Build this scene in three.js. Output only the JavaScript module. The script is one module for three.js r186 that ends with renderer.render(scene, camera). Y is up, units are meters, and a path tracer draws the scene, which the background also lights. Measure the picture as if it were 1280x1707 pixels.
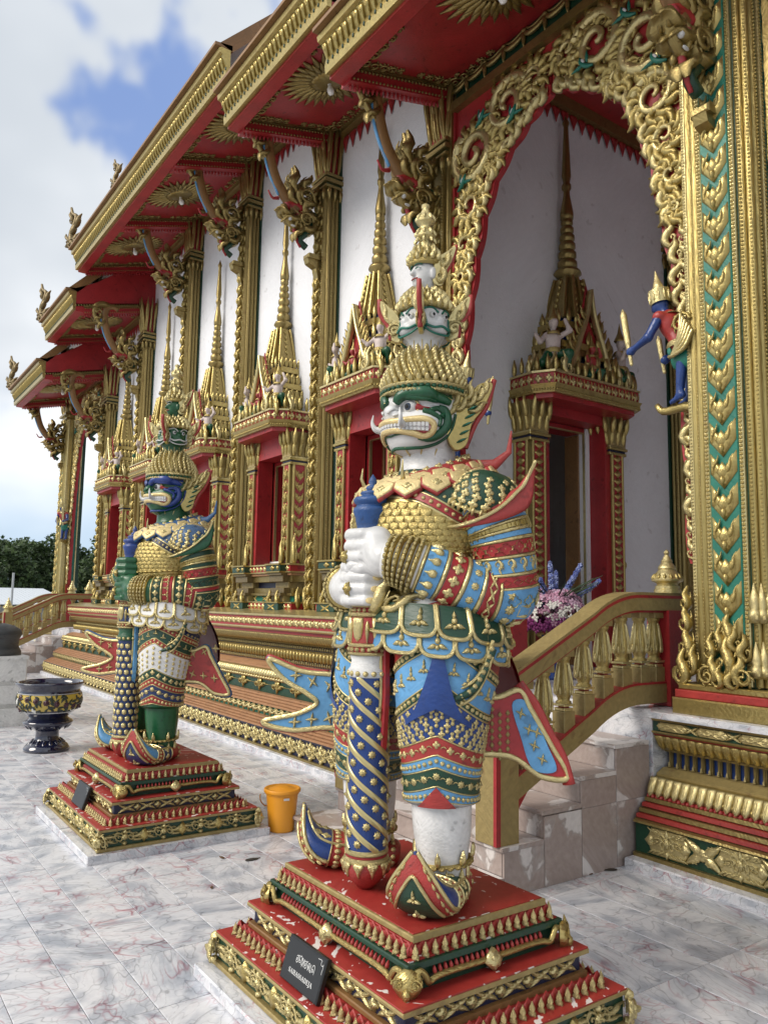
import * as THREE from 'three';
import { mergeGeometries } from 'three/addons/utils/BufferGeometryUtils.js';
import { ImprovedNoise } from 'three/addons/math/ImprovedNoise.js';

// ---------------------------------------------------------------- camera, sky, sun, exposure
const scene = new THREE.Scene();
const camera = new THREE.PerspectiveCamera(66.14, 767 / 1024, 0.05, 2000);
{
  const yaw = 0.61475, pitch = 0.11502, roll = 0.01628, V = (x, y, z) => new THREE.Vector3(x, y, z);
  const f = V(-Math.cos(yaw) * Math.cos(pitch), Math.sin(pitch), -Math.sin(yaw) * Math.cos(pitch));
  const r = f.clone().cross(V(0, 1, 0)).normalize(), u = r.clone().cross(f);
  const c = Math.cos(roll), s = Math.sin(roll);
  const r2 = r.clone().multiplyScalar(c).addScaledVector(u, s), u2 = u.clone().multiplyScalar(c).addScaledVector(r, -s);
  camera.quaternion.setFromRotationMatrix(new THREE.Matrix4().makeBasis(r2, u2, f.clone().negate()));
  camera.position.set(0, 1.6, 0);
}
const renderer = new THREE.WebGLRenderer({ antialias: true });
renderer.toneMapping = THREE.LinearToneMapping;
renderer.toneMappingExposure = 2.05;
renderer.shadowMap.enabled = true;

const noise = new ImprovedNoise();
function fbm(x, y, z, o = 5) { let a = 0, s = 0.5; for (let i = 0; i < o; i++) { a += s * noise.noise(x, y, z); x = x * 2.03 + 7.1; y = y * 2.03 + 3.7; z = z * 2.03 + 1.9; s *= 0.5; } return a; }
const clamp = (x, a = 0, b = 1) => Math.min(b, Math.max(a, x)), mix = (a, b, t) => a + (b - a) * t;
const sst = (a, b, x) => { const t = clamp((x - a) / (b - a)); return t * t * (3 - 2 * t); };
{ // partly cloudy sky: clouds over blue, one blue opening where the photograph shows it
  const W = 1024, H = 512, d = new Float32Array(W * H * 4);
  const gap = (x, y, z, gx, gy, gz, r) => { const l = Math.hypot(gx, gy, gz) * Math.hypot(x, y, z); return sst(r, r * 0.35, Math.acos(clamp((x * gx + y * gy + z * gz) / l, -1, 1))); };
  for (let j = 0; j < H; j++) for (let i = 0; i < W; i++) {
    const el = ((j + 0.5) / H - 0.5) * Math.PI, az = ((i + 0.5) / W - 0.5) * 2 * Math.PI;
    const ce = Math.cos(el), x = Math.cos(az) * ce, y = Math.sin(el), z = Math.sin(az) * ce;
    const k = 1.7 / (Math.max(y, 0) + 0.42);
    const n = fbm(x * k * 1.3 + 3.1, y * 1.7 + 0.4, z * k * 1.3 - 1.2, 6), m = fbm(x * k * 0.6 + 9.2, 5.5, z * k * 0.6 + 2.2, 4);
    let cover = sst(-0.7, -0.36, n + m * 0.3);
    const wx = fbm(x * 9, y * 9, z * 9 + 4, 5) * 0.10, wy = fbm(x * 9 + 5, y * 9, z * 9, 5) * 0.10; cover *= 1 - 0.9 * sst(0.3, 0.85, gap(x + wx, y + wy, z + wx, -0.805, 0.532, -0.262, 0.125) + fbm(x * 15, y * 15 + 2, z * 15, 5) * 1.3);
    cover *= 1 - 0.75 * sst(0.17, 0.03, y + n * 0.12) ;
    const bl = [mix(0.27, 0.10, sst(0, 0.55, y)), mix(0.37, 0.165, sst(0, 0.55, y)), mix(0.47, 0.34, sst(0, 0.55, y))];
    const t = sst(-0.25, 0.4, fbm(x * k * 0.9 - 4.4, y * 1.2 + 8, z * k * 0.9 + 6.3, 5) + 0.1);
    const cl = [mix(0.33, 0.57, t), mix(0.355, 0.58, t), mix(0.385, 0.59, t)];
    const g = y < 0 ? [0.32, 0.32, 0.31] : null, w = y < 0 ? sst(0, -0.03, y) : 0;
    for (let c = 0; c < 3; c++) { let v = mix(bl[c], cl[c], cover); if (g) v = mix(v, g[c], w); d[(j * W + i) * 4 + c] = v; }
    d[(j * W + i) * 4 + 3] = 1;
  }
  const tx = new THREE.DataTexture(d, W, H, THREE.RGBAFormat, THREE.FloatType);
  tx.mapping = THREE.EquirectangularReflectionMapping; tx.magFilter = THREE.LinearFilter; tx.wrapS = THREE.RepeatWrapping; tx.needsUpdate = true;
  scene.background = tx; scene.environment = tx;
  scene.backgroundIntensity = 1; scene.environmentIntensity = 1;
}
const sun = new THREE.DirectionalLight(0xfff6ea, 1.5);
sun.position.set(-6, 15, 9); sun.target.position.set(-6, 0, -3);
{ const d = new THREE.Vector3(-0.16, 0.6, 0.78).normalize(); sun.position.copy(sun.target.position).addScaledVector(d, 30); }
sun.castShadow = true; sun.shadow.radius = 60; sun.shadow.mapSize.set(2048, 2048);
Object.assign(sun.shadow.camera, { left: -18, right: 18, top: 16, bottom: -16, near: 1, far: 70 });
scene.add(sun, sun.target);

// ---------------------------------------------------------------- helpers
const PI = Math.PI, RAD = PI / 180, v3 = (x, y, z) => new THREE.Vector3(x, y, z), UP = v3(0, 1, 0);
let seed = 7; const rnd = () => { seed |= 0; seed = seed + 0x6D2B79F5 | 0; let t = Math.imul(seed ^ seed >>> 15, 1 | seed); t = t + Math.imul(t ^ t >>> 7, 61 | t) ^ t; return ((t ^ t >>> 14) >>> 0) / 4294967296; };
const taken = {};
const numbered = (n) => { const k = taken[n] = (taken[n] ?? -1) + 1; return k ? n + '_' + String(k).padStart(3, '0') : n; };
function thing(name, label, category, pos = [0, 0, 0], turn = 0, group) {
  const o = new THREE.Group(); o.name = numbered(name); o.position.set(...pos); o.rotation.y = turn; scene.add(o);
  o.userData = { label, category }; if (group) o.userData.group = group; return o;
}
function structure(o, name) { o.name = numbered(name); o.userData.kind = 'structure'; scene.add(o); return o; }
function part(parent, name, geo, mat, stuff) {
  const m = new THREE.Mesh(geo, mat); m.name = name; if (stuff) m.userData.kind = 'stuff'; parent.add(m); return m;
}
function sub(parent, name, pos = [0, 0, 0], turn = 0) { const g = new THREE.Group(); g.name = name; g.position.set(...pos); g.rotation.y = turn; parent.add(g); return g; }
function norm(g) { // position, normal, uv and an index, so that any two can be merged
  if (!g.attributes.normal) g.computeVertexNormals();
  const n = g.attributes.position.count;
  for (const k of Object.keys(g.attributes)) if (!['position', 'normal', 'uv'].includes(k)) g.deleteAttribute(k);
  if (!g.attributes.uv) g.setAttribute('uv', new THREE.BufferAttribute(new Float32Array(n * 2), 2));
  if (!g.index) { const a = new Uint32Array(n); for (let i = 0; i < n; i++) a[i] = i; g.setIndex(new THREE.BufferAttribute(a, 1)); }
  g.morphAttributes = {}; g.clearGroups(); return g;
}
const merge = (l) => l.length === 1 ? norm(l[0]) : mergeGeometries(l.map(norm), false);
const _m = new THREE.Matrix4();
function tf(g, p = [0, 0, 0], r = [0, 0, 0], s = 1) {
  const sc = Array.isArray(s) ? v3(...s) : v3(s, s, s);
  const q = g.clone().applyMatrix4(_m.compose(v3(...p), new THREE.Quaternion().setFromEuler(new THREE.Euler(...r)), sc));
  if (sc.x * sc.y * sc.z < 0) { const I = norm(q).index.array; for (let i = 0; i < I.length; i += 3) { const t = I[i]; I[i] = I[i + 1]; I[i + 1] = t; } }
  return q;
}
const MX = (p, r = [0, 0, 0], s = 1) => new THREE.Matrix4().compose(v3(...p), new THREE.Quaternion().setFromEuler(new THREE.Euler(...r)), Array.isArray(s) ? v3(...s) : v3(s, s, s));
// a matrix that lays a motif (drawn in xy, bulging to +z) on a surface: position, normal, up
function onto(p, n, up = UP, s = 1, spin = 0) {
  const z = n.clone().normalize(), x = up.clone().cross(z); if (x.lengthSq() < 1e-8) x.set(1, 0, 0); x.normalize();
  const y = z.clone().cross(x); if (spin) { const c = Math.cos(spin), q = Math.sin(spin), X = x.clone(); x.multiplyScalar(c).addScaledVector(y, q); y.multiplyScalar(c).addScaledVector(X, -q); }
  const [a, b, c] = Array.isArray(s) ? s : [s, s, s];
  return new THREE.Matrix4().makeBasis(x.multiplyScalar(a), y.multiplyScalar(b), z.multiplyScalar(c)).setPosition(p);
}
function stamp(proto, mats) { // many copies of one shape as one geometry
  norm(proto);
  const P = proto.attributes.position, N = proto.attributes.normal, U = proto.attributes.uv, I = proto.index, n = P.count, m = I.count, k = mats.length;
  const p = new Float32Array(k * n * 3), q = new Float32Array(k * n * 3), u = new Float32Array(k * n * 2), ix = new Uint32Array(k * m);
  const v = v3(), w = new THREE.Matrix3();
  mats.forEach((M, j) => {
    w.getNormalMatrix(M); const flip = M.determinant() < 0, du = (j * 0.381) % 1, dv = (j * 0.217) % 1;
    for (let i = 0; i < n; i++) {
      v.fromBufferAttribute(P, i).applyMatrix4(M).toArray(p, (j * n + i) * 3); v.fromBufferAttribute(N, i).applyMatrix3(w).normalize().toArray(q, (j * n + i) * 3);
      u[(j * n + i) * 2] = U.getX(i) + du; u[(j * n + i) * 2 + 1] = U.getY(i) + dv;
    }
    for (let i = 0; i < m; i += 3) { const a = I.getX(i) + j * n, b = I.getX(i + 1) + j * n, c = I.getX(i + 2) + j * n; ix[j * m + i] = a; ix[j * m + i + 1] = flip ? c : b; ix[j * m + i + 2] = flip ? b : c; }
  });
  const g = new THREE.BufferGeometry();
  g.setAttribute('position', new THREE.BufferAttribute(p, 3)); g.setAttribute('normal', new THREE.BufferAttribute(q, 3)); g.setAttribute('uv', new THREE.BufferAttribute(u, 2)); g.setIndex(new THREE.BufferAttribute(ix, 1));
  return g;
}
function pieces(parent, name, proto, mats, mat) { // each copy a mesh of its own, sharing one geometry
  return mats.map((M) => { const o = new THREE.Mesh(proto, mat); o.name = name; o.matrix.copy(M); M.decompose(o.position, o.quaternion, o.scale); parent.add(o); return o; });
}
function boxUV(g, s = 1) { // uv in metres, from the side a face looks to
  g = g.index ? g.toNonIndexed() : g; const P = g.attributes.position, n = P.count, uv = new Float32Array(n * 2); g.computeVertexNormals(); const N = g.attributes.normal;
  for (let i = 0; i < n; i++) { const a = Math.abs(N.getX(i)), b = Math.abs(N.getY(i)), c = Math.abs(N.getZ(i)), x = P.getX(i), y = P.getY(i), z = P.getZ(i);
    uv[2 * i] = (a > b && a > c ? z : x) * s; uv[2 * i + 1] = (b >= a && b >= c ? z : y) * s; }
  g.setAttribute('uv', new THREE.BufferAttribute(uv, 2)); return norm(g);
}
function box(x0, x1, y0, y1, z0, z1) { return boxUV(new THREE.BoxGeometry(x1 - x0, y1 - y0, z1 - z0).translate((x0 + x1) / 2, (y0 + y1) / 2, (z0 + z1) / 2)); }
// box with small chamfers
function cbox(x0, x1, y0, y1, z0, z1, c = 0.008) {
  const s = new THREE.Shape(); const w = (x1 - x0) / 2 - c, h = (y1 - y0) / 2 - c;
  s.moveTo(-w, -h); s.lineTo(w, -h); s.lineTo(w, h); s.lineTo(-w, h);
  const g = new THREE.ExtrudeGeometry(s, { depth: Math.max(0.001, z1 - z0 - 2 * c), bevelEnabled: true, bevelSegments: 1, bevelSize: c, bevelThickness: c, curveSegments: 1 });
  return boxUV(g.translate((x0 + x1) / 2, (y0 + y1) / 2, z0 + c));
}
// prism: outline in (z, y), run along x
function runX(prof, x0, x1) {
  const p = [], ix = [], n = prof.length; let area = 0;
  prof.forEach(([z, y], i) => { const [z2, y2] = prof[(i + 1) % n]; area += z * y2 - z2 * y; });
  const pr = area < 0 ? prof.slice().reverse() : prof;
  const s = new THREE.Shape(pr.map(([z, y]) => new THREE.Vector2(z, y)));
  const g = new THREE.ExtrudeGeometry(s, { depth: x1 - x0, bevelEnabled: false });
  g.rotateY(-PI / 2); // (z,y,d) -> x=-d
  g.applyMatrix4(new THREE.Matrix4().makeScale(-1, 1, 1)); const I = norm(g).index.array; for (let i = 0; i < I.length; i += 3) { const t = I[i]; I[i] = I[i + 1]; I[i + 1] = t; }
  g.translate(x0, 0, 0);
  return boxUV(g);
}
function outlineShape(pts) { const s = new THREE.Shape(); pts.forEach(([x, y], i) => i ? s.lineTo(x, y) : s.moveTo(x, y)); return s; }
function slab(pts, d, bevel = 0) { // outline in xy with thickness d, front at z = d
  const o = bevel ? { depth: d - 2 * bevel, bevelEnabled: true, bevelSize: bevel, bevelThickness: bevel, bevelSegments: 1 } : { depth: d, bevelEnabled: false };
  return boxUV(new THREE.ExtrudeGeometry(outlineShape(pts), o).translate(0, 0, bevel));
}
// pillow: a low relief from an outline that is star-shaped about c
function pillow(pts, h = 0.2, c = [0, 0], ins = 0.62, base = -0.08) {
  const n = pts.length, p = [], ix = [];
  for (const [s, z] of [[1, base], [1, 0.25 * h], [ins, 0.85 * h]]) for (const [x, y] of pts) p.push(c[0] + (x - c[0]) * s, c[1] + (y - c[1]) * s, z);
  p.push(c[0], c[1], h);
  for (let r = 0; r < 2; r++) for (let i = 0; i < n; i++) { const a = r * n + i, b = r * n + (i + 1) % n; ix.push(a, b, b + n, a, b + n, a + n); }
  for (let i = 0; i < n; i++) ix.push(2 * n + i, 2 * n + (i + 1) % n, 3 * n);
  let ar = 0; pts.forEach(([x, y], i) => { const [X, Y] = pts[(i + 1) % n]; ar += x * Y - X * y; });
  if (ar < 0) for (let i = 0; i < ix.length; i += 3) { const t = ix[i]; ix[i] = ix[i + 1]; ix[i + 1] = t; }
  const g = new THREE.BufferGeometry(); g.setAttribute('position', new THREE.Float32BufferAttribute(p, 3)); g.setIndex(ix);
  const uv = new Float32Array(p.length / 3 * 2); for (let i = 0; i < uv.length / 2; i++) { uv[2 * i] = p[3 * i] * 0.2; uv[2 * i + 1] = p[3 * i + 1] * 0.2; }
  g.setAttribute('uv', new THREE.BufferAttribute(uv, 2)); g.computeVertexNormals(); return g;
}
const polar = (f, n = 16, o = 0) => Array.from({ length: n }, (_, i) => { const a = o + i / n * 2 * PI, r = f(a); return [r * Math.cos(a), r * Math.sin(a)]; });
// tapered tube along points; rad(t); flat squeezes it along the given axis
function sweep(pts, rad, seg = 6, flat = 1, cap = true) {
  const n = pts.length, p = [], ix = [], uv = [], T = v3(), N = v3(), B = v3(), prev = v3(); let len = 0;
  const fx = Array.isArray(flat) ? flat : null;
  for (let i = 0; i < n; i++) {
    T.subVectors(pts[Math.min(n - 1, i + 1)], pts[Math.max(0, i - 1)]).normalize();
    if (fx) N.set(...fx); else if (i === 0) { N.set(0, 0, 1); if (Math.abs(T.z) > 0.9) N.set(1, 0, 0); } else N.copy(prev);
    N.addScaledVector(T, -N.dot(T)).normalize(); prev.copy(N); B.crossVectors(T, N);
    const r = typeof rad === 'function' ? rad(i / (n - 1)) : rad; const [ra, rb] = Array.isArray(r) ? r : [r, r * (fx ? 1 : flat)];
    if (i) len += pts[i].distanceTo(pts[i - 1]);
    for (let k = 0; k < seg; k++) { const a = k / seg * 2 * PI, c = Math.cos(a) * ra, s = Math.sin(a) * rb; p.push(pts[i].x + N.x * c + B.x * s, pts[i].y + N.y * c + B.y * s, pts[i].z + N.z * c + B.z * s); uv.push(k / seg * 0.2, len); }
  }
  for (let i = 0; i < n - 1; i++) for (let k = 0; k < seg; k++) { const a = i * seg + k, b = i * seg + (k + 1) % seg; ix.push(a, b, b + seg, a, b + seg, a + seg); }
  if (cap) for (const e of [0, n - 1]) { const b = p.length / 3; p.push(pts[e].x, pts[e].y, pts[e].z); uv.push(0, 0); for (let k = 0; k < seg; k++) { const a = e * seg + k, c = e * seg + (k + 1) % seg; e ? ix.push(a, c, b) : ix.push(c, a, b); } }
  const g = new THREE.BufferGeometry(); g.setAttribute('position', new THREE.Float32BufferAttribute(p, 3)); g.setAttribute('uv', new THREE.Float32BufferAttribute(uv, 2)); g.setIndex(ix); g.computeVertexNormals(); return g;
}
const spline = (pts, n) => new THREE.CatmullRomCurve3(pts.map((p) => v3(...p))).getPoints(n);
function lathe(prof, seg = 20, ox = 0, oz = 0) { const g = new THREE.LatheGeometry(prof.map(([r, y]) => new THREE.Vector2(r, y)), seg); g.translate(ox, 0, oz); return norm(g); }
// lathe with hard steps kept crisp
function latheC(prof, seg = 20) { const q = []; prof.forEach((p, i) => { q.push(p); if (i && i < prof.length - 1) q.push([p[0], p[1] + 1e-5]); }); return lathe(q, seg); }
// ---- surface made of rings: pos(t, a), a = 0 looks to the front
class Surf {
  constructor(rings, ref = v3(0, 0, 1)) { // ring: [cx, cy, cz, ra (side), rb (front), power]
    this.r = rings; this.n = rings.length - 1; this.ref = ref;
  }
  at(t) {
    const n = this.n; t = clamp(t, 0, n); const i = Math.min(n - 1, Math.floor(t)), f = t - i, R = this.r, o = [];
    const a = R[Math.max(0, i - 1)], b = R[i], c = R[i + 1], d = R[Math.min(n, i + 2)];
    for (let k = 0; k < 5; k++) { const m0 = (c[k] - a[k]) / 2, m1 = (d[k] - b[k]) / 2, f2 = f * f, f3 = f2 * f; o.push((2 * f3 - 3 * f2 + 1) * b[k] + (f3 - 2 * f2 + f) * m0 + (-2 * f3 + 3 * f2) * c[k] + (f3 - f2) * m1); }
    o[3] = Math.max(1e-4, o[3]); o[4] = Math.max(1e-4, o[4]); o.push(mix(b[5] ?? 2, c[5] ?? 2, f)); return o;
  }
  frame(t) {
    const e = 0.02, p = this.at(Math.max(0, t - e)), q = this.at(Math.min(this.n, t + e)); const T = v3(q[0] - p[0], q[1] - p[1], q[2] - p[2]); if (T.lengthSq() < 1e-12) T.set(0, 1, 0); T.normalize();
    const F = this.ref.clone().addScaledVector(T, -this.ref.dot(T)).normalize(), S = T.clone().cross(F).normalize(); return { T, F, S };
  }
  pos(t, a, lift = 0) {
    const o = this.at(t), { F, S } = this.frame(t), pw = 2 / o[5], c = Math.cos(a), s = Math.sin(a);
    const x = Math.sign(s) * Math.pow(Math.abs(s), pw) * (o[3] + lift), y = Math.sign(c) * Math.pow(Math.abs(c), pw) * (o[4] + lift);
    return v3(o[0] + F.x * y + S.x * x, o[1] + F.y * y + S.y * x, o[2] + F.z * y + S.z * x);
  }
  nrm(t, a) {
    const e = 0.01, A = this.pos(Math.min(this.n, t + e), a).sub(this.pos(Math.max(0, t - e), a)), B = this.pos(t, a + e).sub(this.pos(t, a - e)); return B.cross(A).normalize().multiplyScalar(this.flip ? -1 : 1);
  }
  up(t, a) { const e = 0.01; return this.pos(Math.min(this.n, t + e), a).sub(this.pos(Math.max(0, t - e), a)).normalize(); }
  tAtY(y) { let lo = 0, hi = this.n; for (let i = 0; i < 30; i++) { const m = (lo + hi) / 2; if ((this.at(m)[1] < y) === (this.at(this.n)[1] > this.at(0)[1])) lo = m; else hi = m; } return (lo + hi) / 2; }
  // t0, t1 numbers or functions of the angle; lift number or function of (s in 0..1)
  strip(t0, t1, { a0 = -PI, a1 = PI, nt = 8, na = 32, lift = 0, caps = false } = {}) {
    const p = [], uv = [], ix = [], full = Math.abs(a1 - a0 - 2 * PI) < 1e-6, f0 = typeof t0 === 'function' ? t0 : () => t0, f1 = typeof t1 === 'function' ? t1 : () => t1, L = typeof lift === 'function' ? lift : () => lift;
    for (let i = 0; i <= nt; i++) for (let j = 0; j <= na; j++) { const a = mix(a0, a1, j / na), s = i / nt, t = mix(f0(a), f1(a), s), q = this.pos(t, a, L(s, a)); p.push(q.x, q.y, q.z); uv.push(a * 0.15, t * 0.2); }
    for (let i = 0; i < nt; i++) for (let j = 0; j < na; j++) { const a = i * (na + 1) + j, b = a + 1, c = a + na + 1; this.flip ? ix.push(a, c, b, b, c, c + 1) : ix.push(a, b, c, b, c + 1, c); }
    if (caps) for (const i of [0, nt]) { const c = this.at(i ? f1(0) : f0(0)), k = p.length / 3; p.push(c[0], c[1], c[2]); uv.push(0, 0); for (let j = 0; j < na; j++) { const a = i * (na + 1) + j; (i === 0) !== !!this.flip ? ix.push(a + 1, a, k) : ix.push(a, a + 1, k); } }
    const g = new THREE.BufferGeometry(); g.setAttribute('position', new THREE.Float32BufferAttribute(p, 3)); g.setAttribute('uv', new THREE.Float32BufferAttribute(uv, 2)); g.setIndex(ix); g.computeVertexNormals();
    if (full) { const N = g.attributes.normal; for (let i = 0; i <= nt; i++) { const a = i * (na + 1), b = a + na; const s = v3().fromBufferAttribute(N, a).add(v3().fromBufferAttribute(N, b)).normalize(); N.setXYZ(a, s.x, s.y, s.z); N.setXYZ(b, s.x, s.y, s.z); } }
    return g;
  }
  ring(t, w, h, o = {}) { const f = typeof t === 'function' ? t : () => t; return this.strip((a) => f(a) - w / 2, (a) => f(a) + w / 2, { nt: 4, na: 36, ...o, lift: (s) => -0.004 + h * Math.pow(Math.sin(PI * clamp(s, 0.001, 0.999)), 0.5) }); }
  row(t, n, s, { a0 = -PI, a1 = PI, lift = 0, spin = 0, ph = 0 } = {}) {
    const f = typeof t === 'function' ? t : () => t, full = Math.abs(a1 - a0 - 2 * PI) < 1e-6, out = [];
    for (let i = 0; i < n; i++) { const a = mix(a0, a1, (i + (full ? ph : 0.5)) / n), q = f(a); out.push(onto(this.pos(q, a, lift), this.nrm(q, a), this.up(q, a), s, spin)); } return out;
  }
}
// ---- surface of a distance field (surface nets)
function sdf(fn, lo, hi, h) {
  const nx = Math.ceil((hi[0] - lo[0]) / h) + 1, ny = Math.ceil((hi[1] - lo[1]) / h) + 1, nz = Math.ceil((hi[2] - lo[2]) / h) + 1;
  const F = new Float32Array(nx * ny * nz), at = (i, j, k) => (k * ny + j) * nx + i;
  for (let k = 0; k < nz; k++) for (let j = 0; j < ny; j++) for (let i = 0; i < nx; i++) F[at(i, j, k)] = fn(lo[0] + i * h, lo[1] + j * h, lo[2] + k * h);
  const id = new Int32Array(nx * ny * nz).fill(-1), p = [], ix = [];
  const C = [[0, 0, 0], [1, 0, 0], [0, 1, 0], [1, 1, 0], [0, 0, 1], [1, 0, 1], [0, 1, 1], [1, 1, 1]], E = [[0, 1], [2, 3], [4, 5], [6, 7], [0, 2], [1, 3], [4, 6], [5, 7], [0, 4], [1, 5], [2, 6], [3, 7]];
  for (let k = 0; k < nz - 1; k++) for (let j = 0; j < ny - 1; j++) for (let i = 0; i < nx - 1; i++) {
    const v = C.map(([a, b, c]) => F[at(i + a, j + b, k + c)]); let m = 0; v.forEach((x) => { if (x < 0) m++; }); if (!m || m === 8) continue;
    let x = 0, y = 0, z = 0, n = 0;
    for (const [a, b] of E) if ((v[a] < 0) !== (v[b] < 0)) { const t = v[a] / (v[a] - v[b]); x += C[a][0] + t * (C[b][0] - C[a][0]); y += C[a][1] + t * (C[b][1] - C[a][1]); z += C[a][2] + t * (C[b][2] - C[a][2]); n++; }
    id[at(i, j, k)] = p.length / 3; p.push(lo[0] + (i + x / n) * h, lo[1] + (j + y / n) * h, lo[2] + (k + z / n) * h);
  }
  const quad = (a, b, c, d, s) => { if (a < 0 || b < 0 || c < 0 || d < 0) return; s ? ix.push(a, b, c, a, c, d) : ix.push(a, c, b, a, d, c); };
  for (let k = 1; k < nz - 1; k++) for (let j = 1; j < ny - 1; j++) for (let i = 1; i < nx - 1; i++) {
    const s = F[at(i, j, k)] < 0;
    if (s !== (F[at(i + 1, j, k)] < 0)) quad(id[at(i, j - 1, k - 1)], id[at(i, j, k - 1)], id[at(i, j, k)], id[at(i, j - 1, k)], s);
    if (s !== (F[at(i, j + 1, k)] < 0)) quad(id[at(i - 1, j, k - 1)], id[at(i - 1, j, k)], id[at(i, j, k)], id[at(i, j, k - 1)], s);
    if (s !== (F[at(i, j, k + 1)] < 0)) quad(id[at(i - 1, j - 1, k)], id[at(i, j - 1, k)], id[at(i, j, k)], id[at(i - 1, j, k)], s);
  }
  const g = new THREE.BufferGeometry(); g.setAttribute('position', new THREE.Float32BufferAttribute(p, 3)); g.setIndex(ix); g.computeVertexNormals();
  const uv = new Float32Array(p.length / 3 * 2); for (let i = 0; i < uv.length / 2; i++) { uv[2 * i] = p[3 * i] + p[3 * i + 2]; uv[2 * i + 1] = p[3 * i + 1]; }
  g.setAttribute('uv', new THREE.BufferAttribute(uv, 2)); return g;
}
const smin = (a, b, k) => { const h = Math.max(k - Math.abs(a - b), 0) / k; return Math.min(a, b) - h * h * k * 0.25; };
const dEll = (x, y, z, c, r) => { const a = (x - c[0]) / r[0], b = (y - c[1]) / r[1], d = (z - c[2]) / r[2], k = Math.hypot(a, b, d); const g = Math.hypot(a / r[0], b / r[1], d / r[2]); return g < 1e-6 ? -Math.min(...r) : k * (k - 1) / g; };
const dCap = (x, y, z, a, b, ra, rb) => { const ux = b[0] - a[0], uy = b[1] - a[1], uz = b[2] - a[2], t = clamp(((x - a[0]) * ux + (y - a[1]) * uy + (z - a[2]) * uz) / (ux * ux + uy * uy + uz * uz + 1e-9)); return Math.hypot(x - a[0] - ux * t, y - a[1] - uy * t, z - a[2] - uz * t) - mix(ra, rb, t); };

// ---------------------------------------------------------------- materials
function dataTex(n, fn, srgb = true, rep = 1) {
  const d = new Uint8Array(n * n * 4);
  for (let j = 0; j < n; j++) for (let i = 0; i < n; i++) { const c = fn(i / n, j / n); for (let k = 0; k < 3; k++) d[(j * n + i) * 4 + k] = clamp(c[k] ?? c[0]) * 255; d[(j * n + i) * 4 + 3] = 255; }
  const t = new THREE.DataTexture(d, n, n); t.wrapS = t.wrapT = THREE.RepeatWrapping; t.magFilter = THREE.LinearFilter; t.minFilter = THREE.LinearMipmapLinearFilter; t.generateMipmaps = true; if (srgb) t.colorSpace = THREE.SRGBColorSpace; t.repeat.set(rep, rep); t.needsUpdate = true; return t;
}
// noise that tiles over the unit square
const tile = (u, v, f, o = 4, s = 0) => { const a = u * 2 * PI, b = v * 2 * PI, R = f / (2 * PI); return fbm(Math.cos(a) * R + s, Math.sin(a) * R + Math.cos(b) * R * 0.97, Math.sin(b) * R + s * 1.7, o); };
const paintTex = dataTex(256, (u, v) => { const a = tile(u, v, 5, 4, 1), b = tile(u, v, 40, 3, 4), w = 0.93 + a * 0.14 + b * 0.10 - sst(0.22, 0.34, tile(u, v, 16, 4, 9)) * 0.16; return [w, w, w]; }, true);
const goldTex = dataTex(256, (u, v) => { const a = tile(u, v, 6, 4, 2), b = tile(u, v, 34, 3, 5), w = 0.94 + a * 0.07 + b * 0.14, d = sst(0.2, 0.42, tile(u, v, 14, 4, 8)); return [w - d * 0.1, w - d * 0.13, w - d * 0.12]; }, true);
const grainBump = dataTex(256, (u, v) => { const w = 0.5 + tile(u, v, 30, 4, 3) * 0.9; return [w, w, w]; }, false, 2);
const lin = (r, g, b) => new THREE.Color().setRGB(r, g, b);
function paint(r, g, b, rough = 0.42, o = {}) { return new THREE.MeshStandardMaterial({ color: lin(r, g, b), roughness: rough, map: paintTex, bumpMap: grainBump, bumpScale: 0.0012, ...o }); }
function gold(r, g, b, rough = 0.36, metal = 0.55, o = {}) { return new THREE.MeshStandardMaterial({ color: lin(r, g, b), roughness: rough, metalness: metal, map: goldTex, bumpMap: grainBump, bumpScale: 0.002, ...o }); }
const MT = {
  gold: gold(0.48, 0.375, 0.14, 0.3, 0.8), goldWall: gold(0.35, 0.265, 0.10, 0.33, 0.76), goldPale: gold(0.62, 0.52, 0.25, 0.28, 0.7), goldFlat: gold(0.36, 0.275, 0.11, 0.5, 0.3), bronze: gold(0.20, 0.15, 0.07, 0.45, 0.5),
  brown: paint(0.25, 0.13, 0.045, 0.5), tan: paint(0.42, 0.22, 0.11, 0.5),
  red: paint(0.36, 0.022, 0.026, 0.42), redStatue: paint(0.36, 0.035, 0.03, 0.42),
  white: paint(0.70, 0.70, 0.69, 0.5), whiteGloss: paint(0.70, 0.70, 0.695, 0.32), green: paint(0.008, 0.085, 0.035, 0.35), greenDark: paint(0.008, 0.05, 0.026, 0.4), teal: paint(0.012, 0.17, 0.12, 0.4),
  blue: paint(0.012, 0.045, 0.20, 0.3), navy: paint(0.010, 0.014, 0.05, 0.4), sky: paint(0.11, 0.31, 0.56, 0.38), pink: paint(0.60, 0.40, 0.36, 0.5), black: paint(0.008, 0.008, 0.009, 0.6), flesh: paint(0.62, 0.52, 0.48, 0.5),
};
MT.redDeep = MT.redSoffit = MT.red;
const plaster = dataTex(512, (u, v) => { const w = 0.955 + tile(u, v, 4, 4, 3) * 0.06 + tile(u, v, 60, 3, 6) * 0.03, s = sst(0.30, 0.42, tile(u, v, 22, 4, 12)) * 0.07; return [w - s, w - s * 1.05, w - s * 1.1]; }, true, 0.33);
MT.wall = new THREE.MeshStandardMaterial({ color: lin(0.80, 0.815, 0.85), roughness: 0.75, map: plaster, bumpMap: grainBump, bumpScale: 0.002 });
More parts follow.
